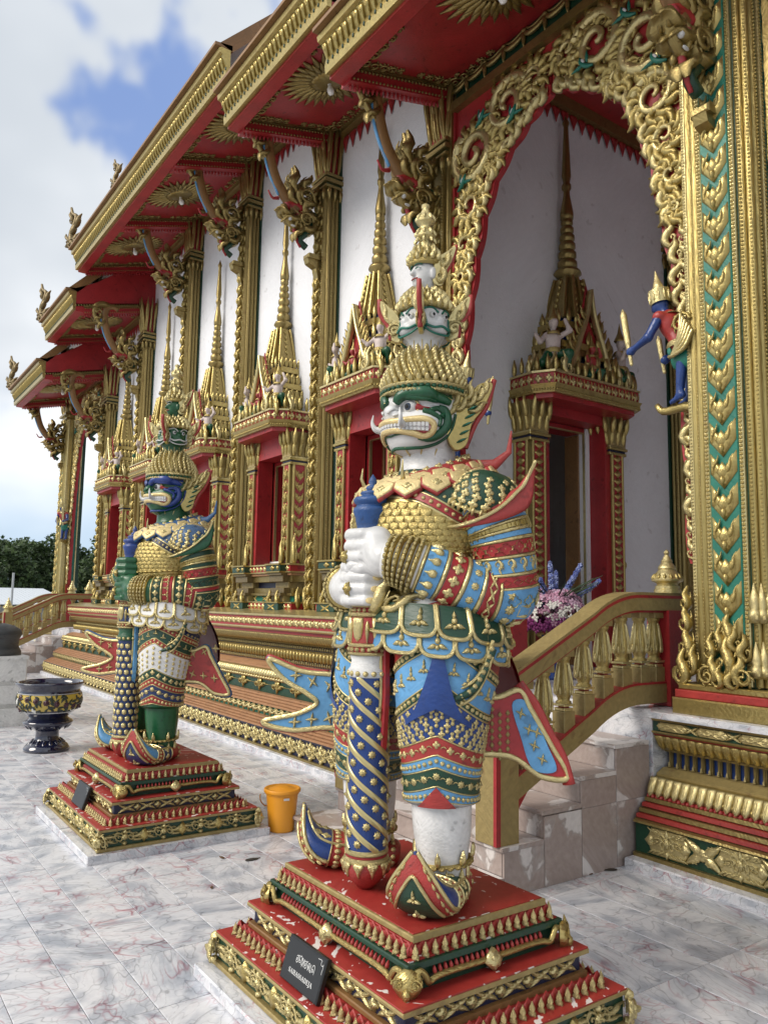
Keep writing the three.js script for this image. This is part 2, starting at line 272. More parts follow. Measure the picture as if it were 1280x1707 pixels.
// marble: pale ground with grey clouds and pink and grey veins
function veins(u, v, f, s, w) { const U = u + v, V = 2 * v - u, x = U + tile(u, v, 7, 2, s) * 0.05, y = V + tile(u, v, 7, 2, s + 3) * 0.05; const n = tile(x, y, f * 0.62, 2, s + 6); return Math.pow(1 - clamp(Math.abs(n) / w), 2); }
function marbleTex(base, pinkA, greyA, sd) {
  return dataTex(640, (u, v) => {
    const cl = sst(-0.15, 0.35, tile(u + v, 2 * v - u, 6, 5, sd)), fine = tile(u, v, 60, 3, sd + 2) * 0.05;
    const p1 = Math.max(veins(u, v, 9, sd + 11, 0.035), veins(u, v, 15, sd + 17, 0.06) * 0.7) * sst(-0.12, 0.3, tile(u, v, 6, 3, sd + 23)), g1 = Math.max(veins(u, v, 12, sd + 31, 0.03), veins(u, v, 22, sd + 37, 0.05) * 0.5);
    const c = [base[0], base[1], base[2]]; c[0] += fine - cl * greyA * 0.42; c[1] += fine - cl * greyA * 0.38; c[2] += fine - cl * greyA * 0.33;
    c[0] -= p1 * pinkA * 0.2; c[1] -= p1 * pinkA * 0.46; c[2] -= p1 * pinkA * 0.44; for (let k = 0; k < 3; k++) c[k] -= g1 * 0.2; return c;
  });
}
const marbleA = marbleTex([0.83, 0.832, 0.845], 0.85, 0.36, 3), marbleB = marbleTex([0.81, 0.816, 0.833], 0.65, 0.42, 41);
MT.marble = [new THREE.MeshStandardMaterial({ map: marbleA, roughness: 0.28 }), new THREE.MeshStandardMaterial({ map: marbleB, roughness: 0.3 })];
// brownish pink stair stone with big white clouds
const rosy = dataTex(512, (u, v) => { const x = u + tile(u, v, 6, 4, 5) * 0.12, y = v + tile(u, v, 6, 4, 9) * 0.12, n = tile(x, y, 4, 5, 51), w = sst(-0.04, 0.12, n), e = Math.pow(1 - clamp(Math.abs(n - 0.05) / 0.07), 2) * 0.12, g = tile(u, v, 40, 3, 14) * 0.08; return [mix(0.62, 0.82, w) - e + g, mix(0.565, 0.80, w) - e + g, mix(0.54, 0.79, w) - e + g]; });
MT.rosy = new THREE.MeshStandardMaterial({ map: rosy, roughness: 0.32 });
const chips = dataTex(640, (u, v) => { const n = tile(u, v, 26, 5, 61) + tile(u, v, 5, 3, 66) * 0.55, w = sst(0.25, 0.285, n), s = tile(u, v, 30, 4, 70) * 0.06, d = sst(0.25, 0.4, tile(u, v, 9, 4, 77)) * 0.1; const r = [0.585 + s - d, 0.175 + s * 0.6 - d * 0.3, 0.155 + s * 0.6 - d * 0.3]; return r.map((c, k) => mix(c, [0.84, 0.81, 0.79][k], w)); }, true, 0.9);
MT.redChip = new THREE.MeshStandardMaterial({ map: chips, roughness: 0.5 });

// ---------------------------------------------------------------- ornament shapes (about 1 across, bulging to +z)
const mBead = norm(new THREE.SphereGeometry(0.5, 7, 5));
const mBeadT = norm(new THREE.SphereGeometry(0.5, 5, 3));
const mRos = merge([pillow(polar((a) => 0.30 + 0.2 * Math.pow(Math.abs(Math.cos(2 * a)), 0.7), 16), 0.16), tf(mBeadT, [0, 0, 0.13], [0, 0, 0], 0.28)]);
const mRos8 = merge([pillow(polar((a) => 0.42 + 0.08 * Math.cos(8 * a), 24), 0.14), tf(mBeadT, [0, 0, 0.12], [0, 0, 0], 0.42)]);
const mDisc = pillow(polar(() => 0.5, 12), 0.2);
const mDia = pillow([[0.5, 0], [0, 0.5], [-0.5, 0], [0, -0.5]], 0.22, [0, 0], 0.5);
const mHex = pillow(polar(() => 0.5, 6, PI / 2), 0.16, [0, 0], 0.72);
const mLeaf = pillow([[0, 0.62], [0.1, 0.42], [0.24, 0.2], [0.3, -0.05], [0.24, -0.28], [0.1, -0.42], [0, -0.46], [-0.1, -0.42], [-0.24, -0.28], [-0.3, -0.05], [-0.24, 0.2], [-0.1, 0.42]], 0.2, [0, -0.05], 0.55);
const mPetal = pillow([[-0.5, 0.5], [-0.5, 0], [-0.38, -0.32], [0, -0.5], [0.38, -0.32], [0.5, 0], [0.5, 0.5]], 0.16, [0, 0.1], 0.7);
const mDrop = merge([pillow([[-0.34, 0.5], [0.34, 0.5], [0.42, 0.3], [0.25, 0.05], [0.12, -0.2], [0, -0.55], [-0.12, -0.2], [-0.25, 0.05], [-0.42, 0.3]], 0.16, [0, 0.15], 0.6), tf(mBead, [0, 0.22, 0.13], [0, 0, 0], [0.3, 0.42, 0.2])]);
const mBud = merge([lathe([[0.02, 0.62], [0.09, 0.45], [0.2, 0.25], [0.27, 0.05], [0.2, -0.1], [0.3, -0.16], [0.34, -0.3], [0.24, -0.46], [0.05, -0.5]], 7), tf(mBeadT, [0, -0.33, 0.3], [0, 0, 0], 0.22)]);
const curl = (t, k = 1) => { const a = t * 4.6 * k; const r = 0.36 * (1 - t * 0.82); return [r * Math.cos(a), r * Math.sin(a)]; };
// flame: an S-shaped tapering tongue with a curl at its foot
const mFlame = merge([
  sweep(spline([[-0.1, -0.5, 0], [0.16, -0.25, 0.05], [0.1, 0.02, 0.06], [-0.06, 0.22, 0.04], [0.06, 0.56, 0]], 7), (t) => 0.03 + 0.17 * Math.pow(Math.sin(PI * clamp(0.12 + t * 0.86)), 1), 5, [0, 0, 1]),
  sweep(spline([[0.02, -0.46, 0], [-0.26, -0.36, 0.04], [-0.3, -0.1, 0.05], [-0.14, -0.04, 0.06], [-0.14, -0.2, 0.06]], 6), (t) => 0.085 * (1 - t * 0.55), 4),
  sweep(spline([[0.1, -0.1, 0], [0.3, 0.02, 0.03], [0.22, 0.28, 0]], 3), (t) => 0.075 * (1 - t * 0.8), 4)]);
// scroll: a spiral with small leaves along its back
const mScroll = (() => {
  const l = [], c = []; for (let i = 0; i <= 17; i++) { const t = i / 17, a = t * 9.2, r = 0.46 * (1 - t * 0.86); c.push(v3(r * Math.cos(a), r * Math.sin(a), 0.05 + t * 0.06)); }
  l.push(sweep(c, (t) => 0.085 * (1 - t * 0.45) + (t > 0.92 ? 0.03 : 0), 5));
  const lf = pillow([[0, 0.62], [0.28, 0], [0, -0.46], [-0.28, 0]], 0.2, [0, -0.05], 0.5);
  for (let i = 0; i < 6; i++) { const t = 0.05 + i * 0.085, a = t * 9.2, r = 0.46 * (1 - t * 0.86) + 0.08; l.push(tf(lf, [r * Math.cos(a), r * Math.sin(a), 0.02], [0, 0, a - 0.5], [0.2, 0.28, 0.3])); }
  return merge(l);
})();
// rounded clump of scrollwork, as wide as tall
const mClump = merge([tf(mScroll, [-0.24, 0.02, 0], [0, 0, 0.4], [0.46, 0.8, 0.7]), tf(mScroll, [0.24, 0.02, 0], [0, PI, -0.4], [0.46, 0.8, -0.7]), tf(mRos8, [0, 0.04, 0.07], [0, 0, 0], [0.34, 0.44, 0.7]), tf(mLeaf, [0, 0.36, 0], [0, 0, 0], [0.4, 0.3, 0.7]), tf(mLeaf, [0, -0.36, 0], [0, 0, PI], [0.4, 0.3, 0.7])]);
const mCross = merge([0, 1, 2, 3].map((i) => tf(mLeaf, [Math.cos(i * PI / 2 + PI / 4) * 0.3, Math.sin(i * PI / 2 + PI / 4) * 0.26, 0], [0, 0, i * PI / 2 - PI / 4], [0.42, 0.62, 0.6])).concat([tf(mRos, [0, 0, 0.05], [0, 0, 0], 0.4)]));
// pointed leaf for the column chains: a chevron with two lobes and a raised heart
const mChev = merge([
  pillow([[0, -0.5], [0.5, -0.08], [0.5, 0.46], [0.22, 0.2], [0, 0.02], [-0.22, 0.2], [-0.5, 0.46], [-0.5, -0.08]], 0.14, [0, -0.2], 0.72),
  tf(mDia, [0, -0.06, 0.10], [0, 0, 0], [0.46, 0.5, 0.5]), tf(mFlame, [0.27, 0.12, 0.08], [0, 0, -0.45], [0.3, 0.5, 0.5]), tf(mFlame, [-0.27, 0.12, 0.08], [0, PI, 0.45], [0.3, 0.5, -0.5]), tf(mLeaf, [0, -0.28, 0.12], [0, 0, PI], [0.34, 0.26, 0.5])]);
// swag for the garland courses
const mSwag = merge([sweep(spline([[-0.5, 0.3, 0], [-0.28, -0.02, 0.1], [0, -0.12, 0.13], [0.28, -0.02, 0.1], [0.5, 0.3, 0]], 10), (t) => 0.07 + 0.07 * Math.sin(PI * t), 6), sweep(spline([[-0.42, 0.42, 0], [-0.2, 0.2, 0.09], [0, 0.14, 0.11], [0.2, 0.2, 0.09], [0.42, 0.42, 0]], 8), 0.06, 5), tf(mLeaf, [0.5, -0.1, 0.06], [0, 0, PI], [0.3, 0.75, 0.6]), tf(mBead, [0.5, 0.3, 0.05], [0, 0, 0], 0.22)]);
// ---------------------------------------------------------------- ground
{
  const g = new THREE.Group(); structure(g, 'marble_floor');
  part(g, 'bedding', new THREE.PlaneGeometry(600, 600).rotateX(-PI / 2).translate(-40, -0.03, 0), paint(0.48, 0.48, 0.47, 0.7));
  part(g, 'grout', new THREE.PlaneGeometry(33, 10.8).rotateX(-PI / 2).translate(-14.2, -0.024, 0.4), paint(0.13, 0.125, 0.12, 0.9));
  const TX = 0.485, TZ = 0.245, protos = [];
  for (let k = 0; k < 14; k++) { const b = cbox(-TX / 2 + 0.0012, TX / 2 - 0.0012, -0.028, 0, -TZ / 2 + 0.0012, TZ / 2 - 0.0012, 0.0018); const U = b.attributes.uv; const a = rnd() * 6.28, ox = rnd(), oy = rnd(), s = 0.62; for (let i = 0; i < U.count; i++) { const x = U.getX(i), y = U.getY(i); U.setXY(i, ox + s * (x * Math.cos(a) - y * Math.sin(a)), oy + s * (x * Math.sin(a) + y * Math.cos(a))); } protos.push(b); }
  const near = [], far = [];
  for (let i = -58; i < 9; i++) for (let j = -17; j < 26; j++) {
    const x = -2.46 + i * TX, z = -3.286 + (j + 10) * TZ - 2.45 + 0.0; if (z < -5) continue;
    const cx = x, cz = z, d = Math.hypot(cx, cz), az = Math.atan2(-cz, -cx) / RAD; // azimuth from -x towards -z
    const e = { x, z, d, see: az > 5 && az < 64 && d > 2.3 && !(z < -4.1) };
    (e.see ? near : far).push(e);
  }
  near.sort((a, b) => a.d - b.d); far.push(...near.splice(300));
  for (const e of near) { const k = Math.floor(rnd() * 14), m = part(g, 'tile', protos[k], MT.marble[rnd() < 0.6 ? 0 : 1]); m.position.set(e.x, (rnd() - 0.5) * 0.0008, e.z); }
  for (const q of [0, 1]) { const l = []; far.forEach((e, i) => { if (i % 2 === q) l.push(MX([e.x, (rnd() - 0.5) * 0.0008, e.z])); }); const by = protos.map(() => []); l.forEach((m) => by[Math.floor(rnd() * 14)].push(m)); part(g, 'far_tiles', merge(by.map((b, k) => stamp(protos[k], b))), MT.marble[q], true); }
}
// ---------------------------------------------------------------- the temple
const temple = thing('temple_hall', 'long white temple hall with red soffits and gilded pilasters, windows and mouldings', 'temple');
const XC = -11.6, PX = [-5.87, -8.2, -10.47, -12.75, -15.05, -17.33], ZW = -4.95;
const tiers = [ // x0, x1, soffit height at the wall, at the eave
  { x0: -5.87, x1: 5, yw: 6.86, ye: 6.5 }, { x0: -8.2, x1: -5.87, yw: 7.56, ye: 7.2 }, { x0: -15.05, x1: -8.2, yw: 8.25, ye: 7.82 }, { x0: -17.33, x1: -15.05, yw: 7.42, ye: 7.06 }, { x0: -20.4, x1: -17.33, yw: 6.62, ye: 6.26 }];
const ZE = -3.45;
{ // walls with real openings
  const hole = (s, x0, x1, y0, y1) => { const p = new THREE.Path(); p.moveTo(x0, y0); p.lineTo(x0, y1); p.lineTo(x1, y1); p.lineTo(x1, y0); s.holes.push(p); };
  const s = outlineShape([[-17.4, 0.3], [-5.62 - 0.3, 0.3], [-5.92, 8.6], [-17.4, 8.6]]);
  for (let i = 0; i < 5; i++) { const c = (PX[i] + PX[i + 1]) / 2; hole(s, c - 0.36, c + 0.36, 2.13, 3.5); }
  part(temple, 'wall', boxUV(new THREE.ExtrudeGeometry(s, { depth: 0.3, bevelEnabled: false }).translate(0, 0, ZW - 0.3)), MT.wall);
  const e = outlineShape([[4.955, 0.3], [13, 0.3], [13, 8.6], [4.955, 8.6]]); hole(e, 6.55 - 0.42, 6.55 + 0.42, 0.93, 3.62);
  const ge = new THREE.ExtrudeGeometry(e, { depth: 0.3, bevelEnabled: false }); ge.rotateY(PI / 2); ge.translate(-6.2, 0, 0); // (x,y,d) -> (d, y, -x)
  part(temple, 'wall', boxUV(ge), MT.wall);
  part(temple, 'wall', merge([box(-17.4, -6.2, 0.3, 8.6, -13.3, -13), box(-17.4, -17.1, 0.3, 8.6, -13, ZW - 0.3)]), MT.wall);
  part(temple, 'inner_floor', box(-17.1, -6.2, 0.3, 0.9, -13, ZW - 0.3), MT.brown);
  part(temple, 'inner_ceiling', box(-17.1, -6.2, 8.3, 8.6, -13, ZW - 0.3), MT.redDeep);
  // porch ceiling and its hanging leaf border on the end wall
  part(temple, 'porch_ceiling', box(-5.9, 5, 7.5, 7.6, -13, -4.75), MT.redDeep);
  part(temple, 'porch_wall', merge([box(3.0, 3.3, 0.9, 7.5, -13, -4.9), box(-5.9, 3.0, 0.9, 7.5, -13.3, -13)]), MT.wall);  // unseen end and back walls, added to keep daylight out of the porch
  part(temple, 'porch_cornice', box(-5.9, -5.8, 7.36, 7.5, -13, -4.9), MT.goldWall);
  const l = []; for (let z = -5.0; z > -12.9; z -= 0.15) l.push(onto(v3(-5.87, 7.28, z), v3(1, 0, 0), UP, [0.16, 0.18, 0.12]));
  part(temple, 'hanging_leaves', stamp(mDrop, l), MT.red, true);
}
{ // roof: soffits, beams, fascias, tiled edges
  const slope = (t, z) => mix(t.yw, t.ye, (z - -4.95) / (ZE + 4.95));
  tiers.forEach((t, ti) => {
    const q = (z0, z1, d0, d1) => [[z0, slope(t, z0) + d0], [z1, slope(t, z1) + d0], [z1, slope(t, z1) + d1], [z0, slope(t, z0) + d1]];
    part(temple, 'soffit', runX(q(-4.95, ZE, 0, 0.05), t.x0, t.x1), MT.redSoffit);
    // fascia: red strip, gold moulding, row of drops, tile edge
    const f = sub(temple, 'fascia');
    part(f, 'red_strip', runX([[ZE - 0.14, t.ye - 0.09], [ZE + 0.0, t.ye - 0.09], [ZE + 0.0, t.ye + 0.06], [ZE - 0.14, t.ye + 0.06]], t.x0, t.x1), MT.redSoffit);
    part(f, 'gold_moulding', runX([[ZE + 0.002, t.ye - 0.06], [ZE + 0.05, t.ye - 0.06], [ZE + 0.06, t.ye + 0.02], [ZE + 0.045, t.ye + 0.10], [ZE + 0.10, t.ye + 0.21], [ZE + 0.14, t.ye + 0.22], [ZE + 0.15, t.ye + 0.27], [ZE + 0.12, t.ye + 0.29], [ZE + 0.002, t.ye + 0.29]], t.x0, t.x1), MT.gold);
    part(f, 'roof_tile_edge', runX([[ZE - 0.02, t.ye + 0.293], [ZE + 0.2, t.ye + 0.293], [ZE + 0.2, t.ye + 0.33], [ZE - 0.02, t.ye + 0.36]], t.x0, t.x1), MT.brown);
    const dr = []; for (let x = t.x0 + 0.05; x < t.x1; x += 0.085) dr.push(onto(v3(x, t.ye + 0.125, ZE + 0.07), v3(0, -0.35, 1), UP, [0.075, 0.17, 0.13]));
    part(f, 'drop_row', stamp(mDrop, dr), MT.gold, true);
    const gr = []; for (let x = t.x0 + 0.02; x < t.x1; x += 0.085) gr.push(MX([x + 0.04, t.ye + 0.03, ZE + 0.062], [0, 0, 0], [0.028, 0.05, 0.02])); part(f, 'green_studs', stamp(mBeadT, gr), MT.greenDark, true);
    // roof slope above
    part(temple, 'roof', runX([[ZE + 0.14, t.ye + 0.334], [-9, t.ye + 6.3], [-9, t.ye + 6.1], [ZE - 0.02, t.ye + 0.28]], t.x0, t.x1), MT.brown);
    // cornice along the wall
    const c = t.yw; const corn = sub(temple, 'wall_cornice');
    part(corn, 'gold_strip', runX([[-4.95, c - 0.10], [-4.86, c - 0.08], [-4.84, c - 0.02], [-4.95, c - 0.0]], t.x0, t.x1), MT.goldWall);
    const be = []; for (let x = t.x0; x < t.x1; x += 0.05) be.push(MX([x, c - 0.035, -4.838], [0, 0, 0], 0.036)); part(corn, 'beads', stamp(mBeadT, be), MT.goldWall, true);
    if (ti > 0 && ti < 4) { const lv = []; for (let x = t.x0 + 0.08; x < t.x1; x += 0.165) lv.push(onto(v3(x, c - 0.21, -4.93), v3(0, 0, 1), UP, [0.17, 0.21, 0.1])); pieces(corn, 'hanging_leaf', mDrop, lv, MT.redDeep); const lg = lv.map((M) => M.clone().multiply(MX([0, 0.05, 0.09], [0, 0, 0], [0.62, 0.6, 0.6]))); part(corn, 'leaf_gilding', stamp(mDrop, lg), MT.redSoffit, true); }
    // bay divisions: beam across the soffit at each pilaster, corner scrolls and a sunburst in each bay
    const xs = ti === 0 ? [-5.87, -2.75, 0.2] : ti === 4 ? [-17.33, -20.3] : PX.filter((x) => x <= t.x1 + 0.01 && x >= t.x0 - 0.01);
    const ang = Math.atan2(t.yw - t.ye, ZE + 4.95);
    xs.forEach((x, k) => {
      const sx = Math.abs(x - t.x1) < 0.01 ? -1 : Math.abs(x - t.x0) < 0.01 ? 1 : 0, x0 = x - (sx > 0 ? 0.02 : 0.13) + (sx < 0 ? -0.02 : 0), x1 = x0 + (sx ? 0.16 : 0.26);
      const b = sub(temple, 'soffit_beam');
      part(b, 'beam', runX(q(-4.84, ZE - 0.14, -0.15, -0.001), x0, x1), MT.redSoffit);
      for (const [xx, n] of [[x0 - 0.012, -1], [x1 + 0.012, 1]]) {
        const d1 = [], d2 = []; for (let z = -4.84; z < ZE - 0.16; z += 0.042) { d1.push(MX([xx, slope(t, z) - 0.045, z], [0, 0, 0], 0.034)); d2.push(MX([xx, slope(t, z) - 0.13, z], [0, 0, 0], 0.026)); }
        part(b, 'beads', stamp(mBeadT, d1.concat(d2)), MT.goldWall, true);
        part(b, 'gold_edge', runX(q(-4.84, ZE - 0.14, -0.03, -0.002), xx - 0.022, xx + 0.022), MT.goldWall);
      }
      const teeth = []; for (let z = -4.84; z < ZE - 0.16; z += 0.05) teeth.push(onto(v3((x0 + x1) / 2, slope(t, z) - 0.165, z), v3(1, 0, 0), v3(0, -1, 0), [0.05, 0.06, 0.1])); part(b, 'teeth', stamp(mLeaf, teeth), MT.redSoffit, true);
    });
    const sorted = xs.slice().sort((a, b) => a - b);
    for (let k = 0; k + 1 < sorted.length; k++) {
      const a = sorted[k], b = sorted[k + 1], c0 = (a + b) / 2, zc = -4.12, sb = sub(temple, 'sunburst', [c0, slope(t, zc) - 0.002, zc]); sb.rotation.x = PI / 2 + ang;
      // local xy lies in the soffit, +z looks down
      const rays = []; for (let i = 0; i < 28; i++) { const w = i / 28 * 2 * PI; for (const [r, L, o] of [[0.40, 0.24, 0], [0.29, 0.20, 0.5]]) { const u = w + o * 2 * PI / 28; rays.push(MX([Math.cos(u) * r, Math.sin(u) * r, 0.012 + (o ? 0.012 : 0)], [0, 0, u - PI / 2], [0.10, L * 1.0, 0.1])); } }
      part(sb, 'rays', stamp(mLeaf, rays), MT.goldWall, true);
      part(sb, 'disc', pillow(polar((w) => 0.23 + 0.012 * Math.cos(16 * w), 48).map(([x, y]) => [x, y]), 0.05), MT.goldWall);
      part(sb, 'bulb', lathe([[0.001, 0.17], [0.025, 0.165], [0.04, 0.13], [0.035, 0.1], [0.02, 0.075], [0.02, 0.03]].reverse(), 12).rotateX(PI / 2), new THREE.MeshPhysicalMaterial({ color: 0xf0f0ee, roughness: 0.2 }));
      for (const sx of [-1, 1]) for (const zz of [-4.83, ZE - 0.16]) { // corner triangles of scrollwork
        const m = [], sz = zz < -4 ? 1 : -1, X0 = sx < 0 ? a + 0.15 : b - 0.15;
        for (let i = 0; i < 5; i++) { const along = 0.09 + i * 0.13; m.push([X0 - sx * along, zz + sz * 0.08, 0.17 - i * 0.022, i]); if (i) m.push([X0 - sx * 0.07, zz + sz * along * 0.8, 0.17 - i * 0.022, i + 5]); }
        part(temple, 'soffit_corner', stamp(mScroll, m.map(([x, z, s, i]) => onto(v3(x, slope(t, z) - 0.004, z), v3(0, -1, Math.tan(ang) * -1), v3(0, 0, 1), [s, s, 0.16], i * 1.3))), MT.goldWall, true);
      }
    }
  });
  // stepped red gable ends seen where a lower roof meets a higher one at the far end
  for (const i of [3, 4]) { const t = tiers[i], h = tiers[i - 1].yw; const p = [[-4.95, t.yw], [ZE, t.ye], [ZE, t.ye + 0.36], [-3.8, t.ye + 0.55], [-4.3, h - 0.25], [-4.95, h + 0.05]]; part(temple, 'gable_step', runX(p, t.x1 - 0.06, t.x1 - 0.0), MT.redDeep); const st = []; for (let z = -4.9; z < ZE; z += 0.05) st.push(MX([t.x1 + 0.01, slope(t, z) + 0.015, z], [0, 0, 0], 0.032)); part(temple, 'gable_beads', stamp(mBead, st), MT.goldWall, true); }
  // roof-end finials: curling serpent tails
  const tail = merge([
    sweep(spline([[0.3, -0.02, 0], [0.12, 0.0, 0], [-0.06, 0.1, 0], [-0.1, 0.3, 0], [0.0, 0.48, 0], [0.02, 0.62, 0], [-0.1, 0.7, 0], [-0.16, 0.84, 0]], 22), (t) => 0.085 * (1 - t * 0.72), 8),
    ...[[0.06, 0.16, 0.9], [-0.2, 0.2, -0.6], [-0.02, 0.36, 0.8], [0.1, 0.5, 0.6], [-0.12, 0.62, -0.4], [-0.14, 0.05, -1.4], [0.2, 0.06, 0.9]].map(([x, y, r]) => tf(mFlame, [x, y, 0], [0, 0, -r], [0.2, 0.28, 0.3])),
    tf(mScroll, [-0.02, 0.05, 0.03], [0, 0, 0], [0.26, 0.26, 0.3])]);
  for (const [x, i] of [[-15.05, 2], [-17.33, 3], [-20.4, 4]]) { const t = tiers[i]; const m = part(temple, 'roof_finial', tail, MT.bronze); m.position.set(x + 0.08, t.ye + 0.34, ZE + 0.12); m.rotation.y = 0.35; m.scale.setScalar(0.98); }
  for (const [x, y, z] of [[-14.6, 9.4, -3.95], [-15.3, tiers[3].ye + 0.6, -3.9], [-17.6, tiers[4].ye + 0.6, -3.9]]) { const m = part(temple, 'roof_finial', tail, MT.bronze); m.position.set(x, y, z); m.rotation.y = 0.35; m.scale.setScalar(0.7); }
}
// ---- base of the hall: stacked courses along x
function courses(parent, list, x0, x1, dz = 0) { for (const [name, prof, mat] of list) part(parent, name, runX(prof.map(([z, y]) => [z + dz, y]), x0, x1), mat); }
{
  const X0 = -17.94, X1 = -5.22, B = sub(temple, 'plinth'); const bk = -5.2;
  const c = (name, pts, mat) => part(B, name, runX([...pts, [bk, pts[pts.length - 1][1]], [bk, pts[0][1]]], X0, X1), mat);
  c('marble_kerb', [[-3.86, 0], [-3.86, 0.052], [-3.868, 0.06]], MT.marble[0]);
  c('foot_band', [[-3.925, 0.0602], [-3.925, 0.083], [-3.945, 0.085], [-3.945, 0.245], [-3.93, 0.247], [-3.93, 0.262]], MT.navy);
  c('foot_lip', [[-3.915, 0.0604], [-3.915, 0.082], [-3.93, 0.084]], MT.goldWall);
  const steps = (z0, z1, y0, y1, n, m1, m2) => { for (let i = 0; i < n; i++) { const a = i / n, b = (i + 1) / n, z = mix(z0, z1, a), y = mix(y0, y1, a), Y = mix(y0, y1, b) - 0.001; c('step_moulding', [[z, y], [z + 0.008, y + 0.004], [z + 0.008, Y - 0.006], [z - 0.004, Y]], i % 2 ? m2 : m1); } };
  steps(-3.93, -4.10, 0.262, 0.34, 4, MT.tan, MT.tan);
  c('garland_band', [[-4.13, 0.341], [-4.13, 0.446]], MT.teal);
  steps(-4.10, -4.24, 0.447, 0.545, 4, MT.tan, MT.tan);
  c('drop_band', [[-4.28, 0.546], [-4.28, 0.70]], MT.greenDark);
  c('red_line', [[-4.255, 0.7005], [-4.255, 0.722]], MT.red);
  c('lotus_slope', [[-4.27, 0.7225], [-4.265, 0.745], [-4.29, 0.79], [-4.34, 0.81]], MT.gold);
  c('plain_slope', [[-4.345, 0.811], [-4.345, 0.828], [-4.46, 0.862], [-4.5, 0.866]], MT.tan);
  c('waist', [[-4.545, 0.8665], [-4.545, 1.10]], MT.navy);
  c('waist_bead', [[-4.53, 0.925], [-4.5, 0.94], [-4.49, 0.985], [-4.5, 1.03], [-4.53, 1.045]], MT.goldWall);
  c('reverse_lotus', [[-4.52, 1.1005], [-4.5, 1.105], [-4.455, 1.13], [-4.415, 1.19], [-4.405, 1.222]], MT.goldWall);
  c('red_line', [[-4.40, 1.2225], [-4.395, 1.26]], MT.red);
  c('cream_lip', [[-4.36, 1.2605], [-4.345, 1.275], [-4.345, 1.292]], MT.goldPale);
  c('diamond_band', [[-4.355, 1.2925], [-4.355, 1.42]], MT.redDeep);
  c('top_lip', [[-4.335, 1.4205], [-4.33, 1.428], [-4.33, 1.446], [-4.60, 1.50]], MT.goldPale);
  // reliefs
  const row = (name, proto, y, z, s, dx, mat, one, spin = 0, n = v3(0, 0, 1)) => { const l = []; for (let x = X1 - dx / 2; x > X0; x -= dx) l.push(onto(v3(x, y, z), n, UP, s, spin)); one ? pieces(B, name, proto, l, mat) : part(B, name, stamp(proto, l), mat, true); };
  row('scroll_ornament', merge([pillow(polar((a) => 0.42 + 0.03 * Math.cos(8 * a), 16), 0.1, [0, 0], 0.85), tf(mClump, [0, 0, 0.06])]), 0.165, -3.942, [0.205, 0.172, 0.17], 0.2, MT.goldPale, true);
  row('foot_leaves', mLeaf, 0.165, -3.944, [0.03, 0.13, 0.08], 0.2, MT.goldPale, false);
  row('garland_ornament', mSwag, 0.397, -4.126, [0.135, 0.115, 0.13], 0.136, MT.goldPale, true);
  row('leaf_ornament', merge([tf(mFlame, [0.22, 0.05, 0], [0, 0, -1.2], 0.6), tf(mFlame, [-0.22, 0.05, 0], [0, PI, 1.2], [0.6, 0.6, -0.6]), tf(mDrop, [0, 0, 0.05], [0, 0, 0], [0.42, 0.9, 0.7])]), 0.628, -4.272, [0.27, 0.15, 0.16], 0.44, MT.gold, true);
  row('bud_ornament', mDrop, 0.635, -4.272, [0.10, 0.12, 0.14], 0.44, MT.gold, true);
  row('branch_line', mLeaf, 0.64, -4.276, [0.035, 0.44, 0.06], 0.44, MT.gold, false, PI / 2);
  row('lotus_petals', mPetal, 0.765, -4.272, [0.06, 0.085, 0.12], 0.064, MT.goldPale, false, 0, v3(0, 0.5, 1));
  row('lotus_teeth', mDia, 0.713, -4.256, [0.06, 0.04, 0.1], 0.064, MT.goldPale, false);
  row('waist_spindles', mLeaf, 0.895, -4.54, [0.03, 0.05, 0.08], 0.05, MT.goldPale, false);
  row('waist_spindles', mLeaf, 1.072, -4.54, [0.03, 0.05, 0.08], 0.05, MT.goldPale, false);
  row('bead_petals', mLeaf, 0.985, -4.495, [0.06, 0.10, 0.1], 0.075, MT.gold, false, PI);
  row('lotus_petals', mPetal, 1.165, -4.428, [0.05, 0.1, 0.1], 0.053, MT.goldWall, false, 0, v3(0, -0.5, 1));
  row('rosette', merge([tf(mRos, [0, 0, 0], [0, 0, PI / 4], [0.6, 0.9, 0.8]), tf(mDia, [0.5, 0, 0], [0, 0, 0], [0.34, 0.5, 0.6]), tf(mFlame, [0.26, 0.2, 0], [0, 0, -0.8], 0.3), tf(mFlame, [-0.26, -0.2, 0], [0, 0, 2.3], 0.3)]), 1.356, -4.352, [0.15, 0.125, 0.14], 0.15, MT.goldPale, true);
}
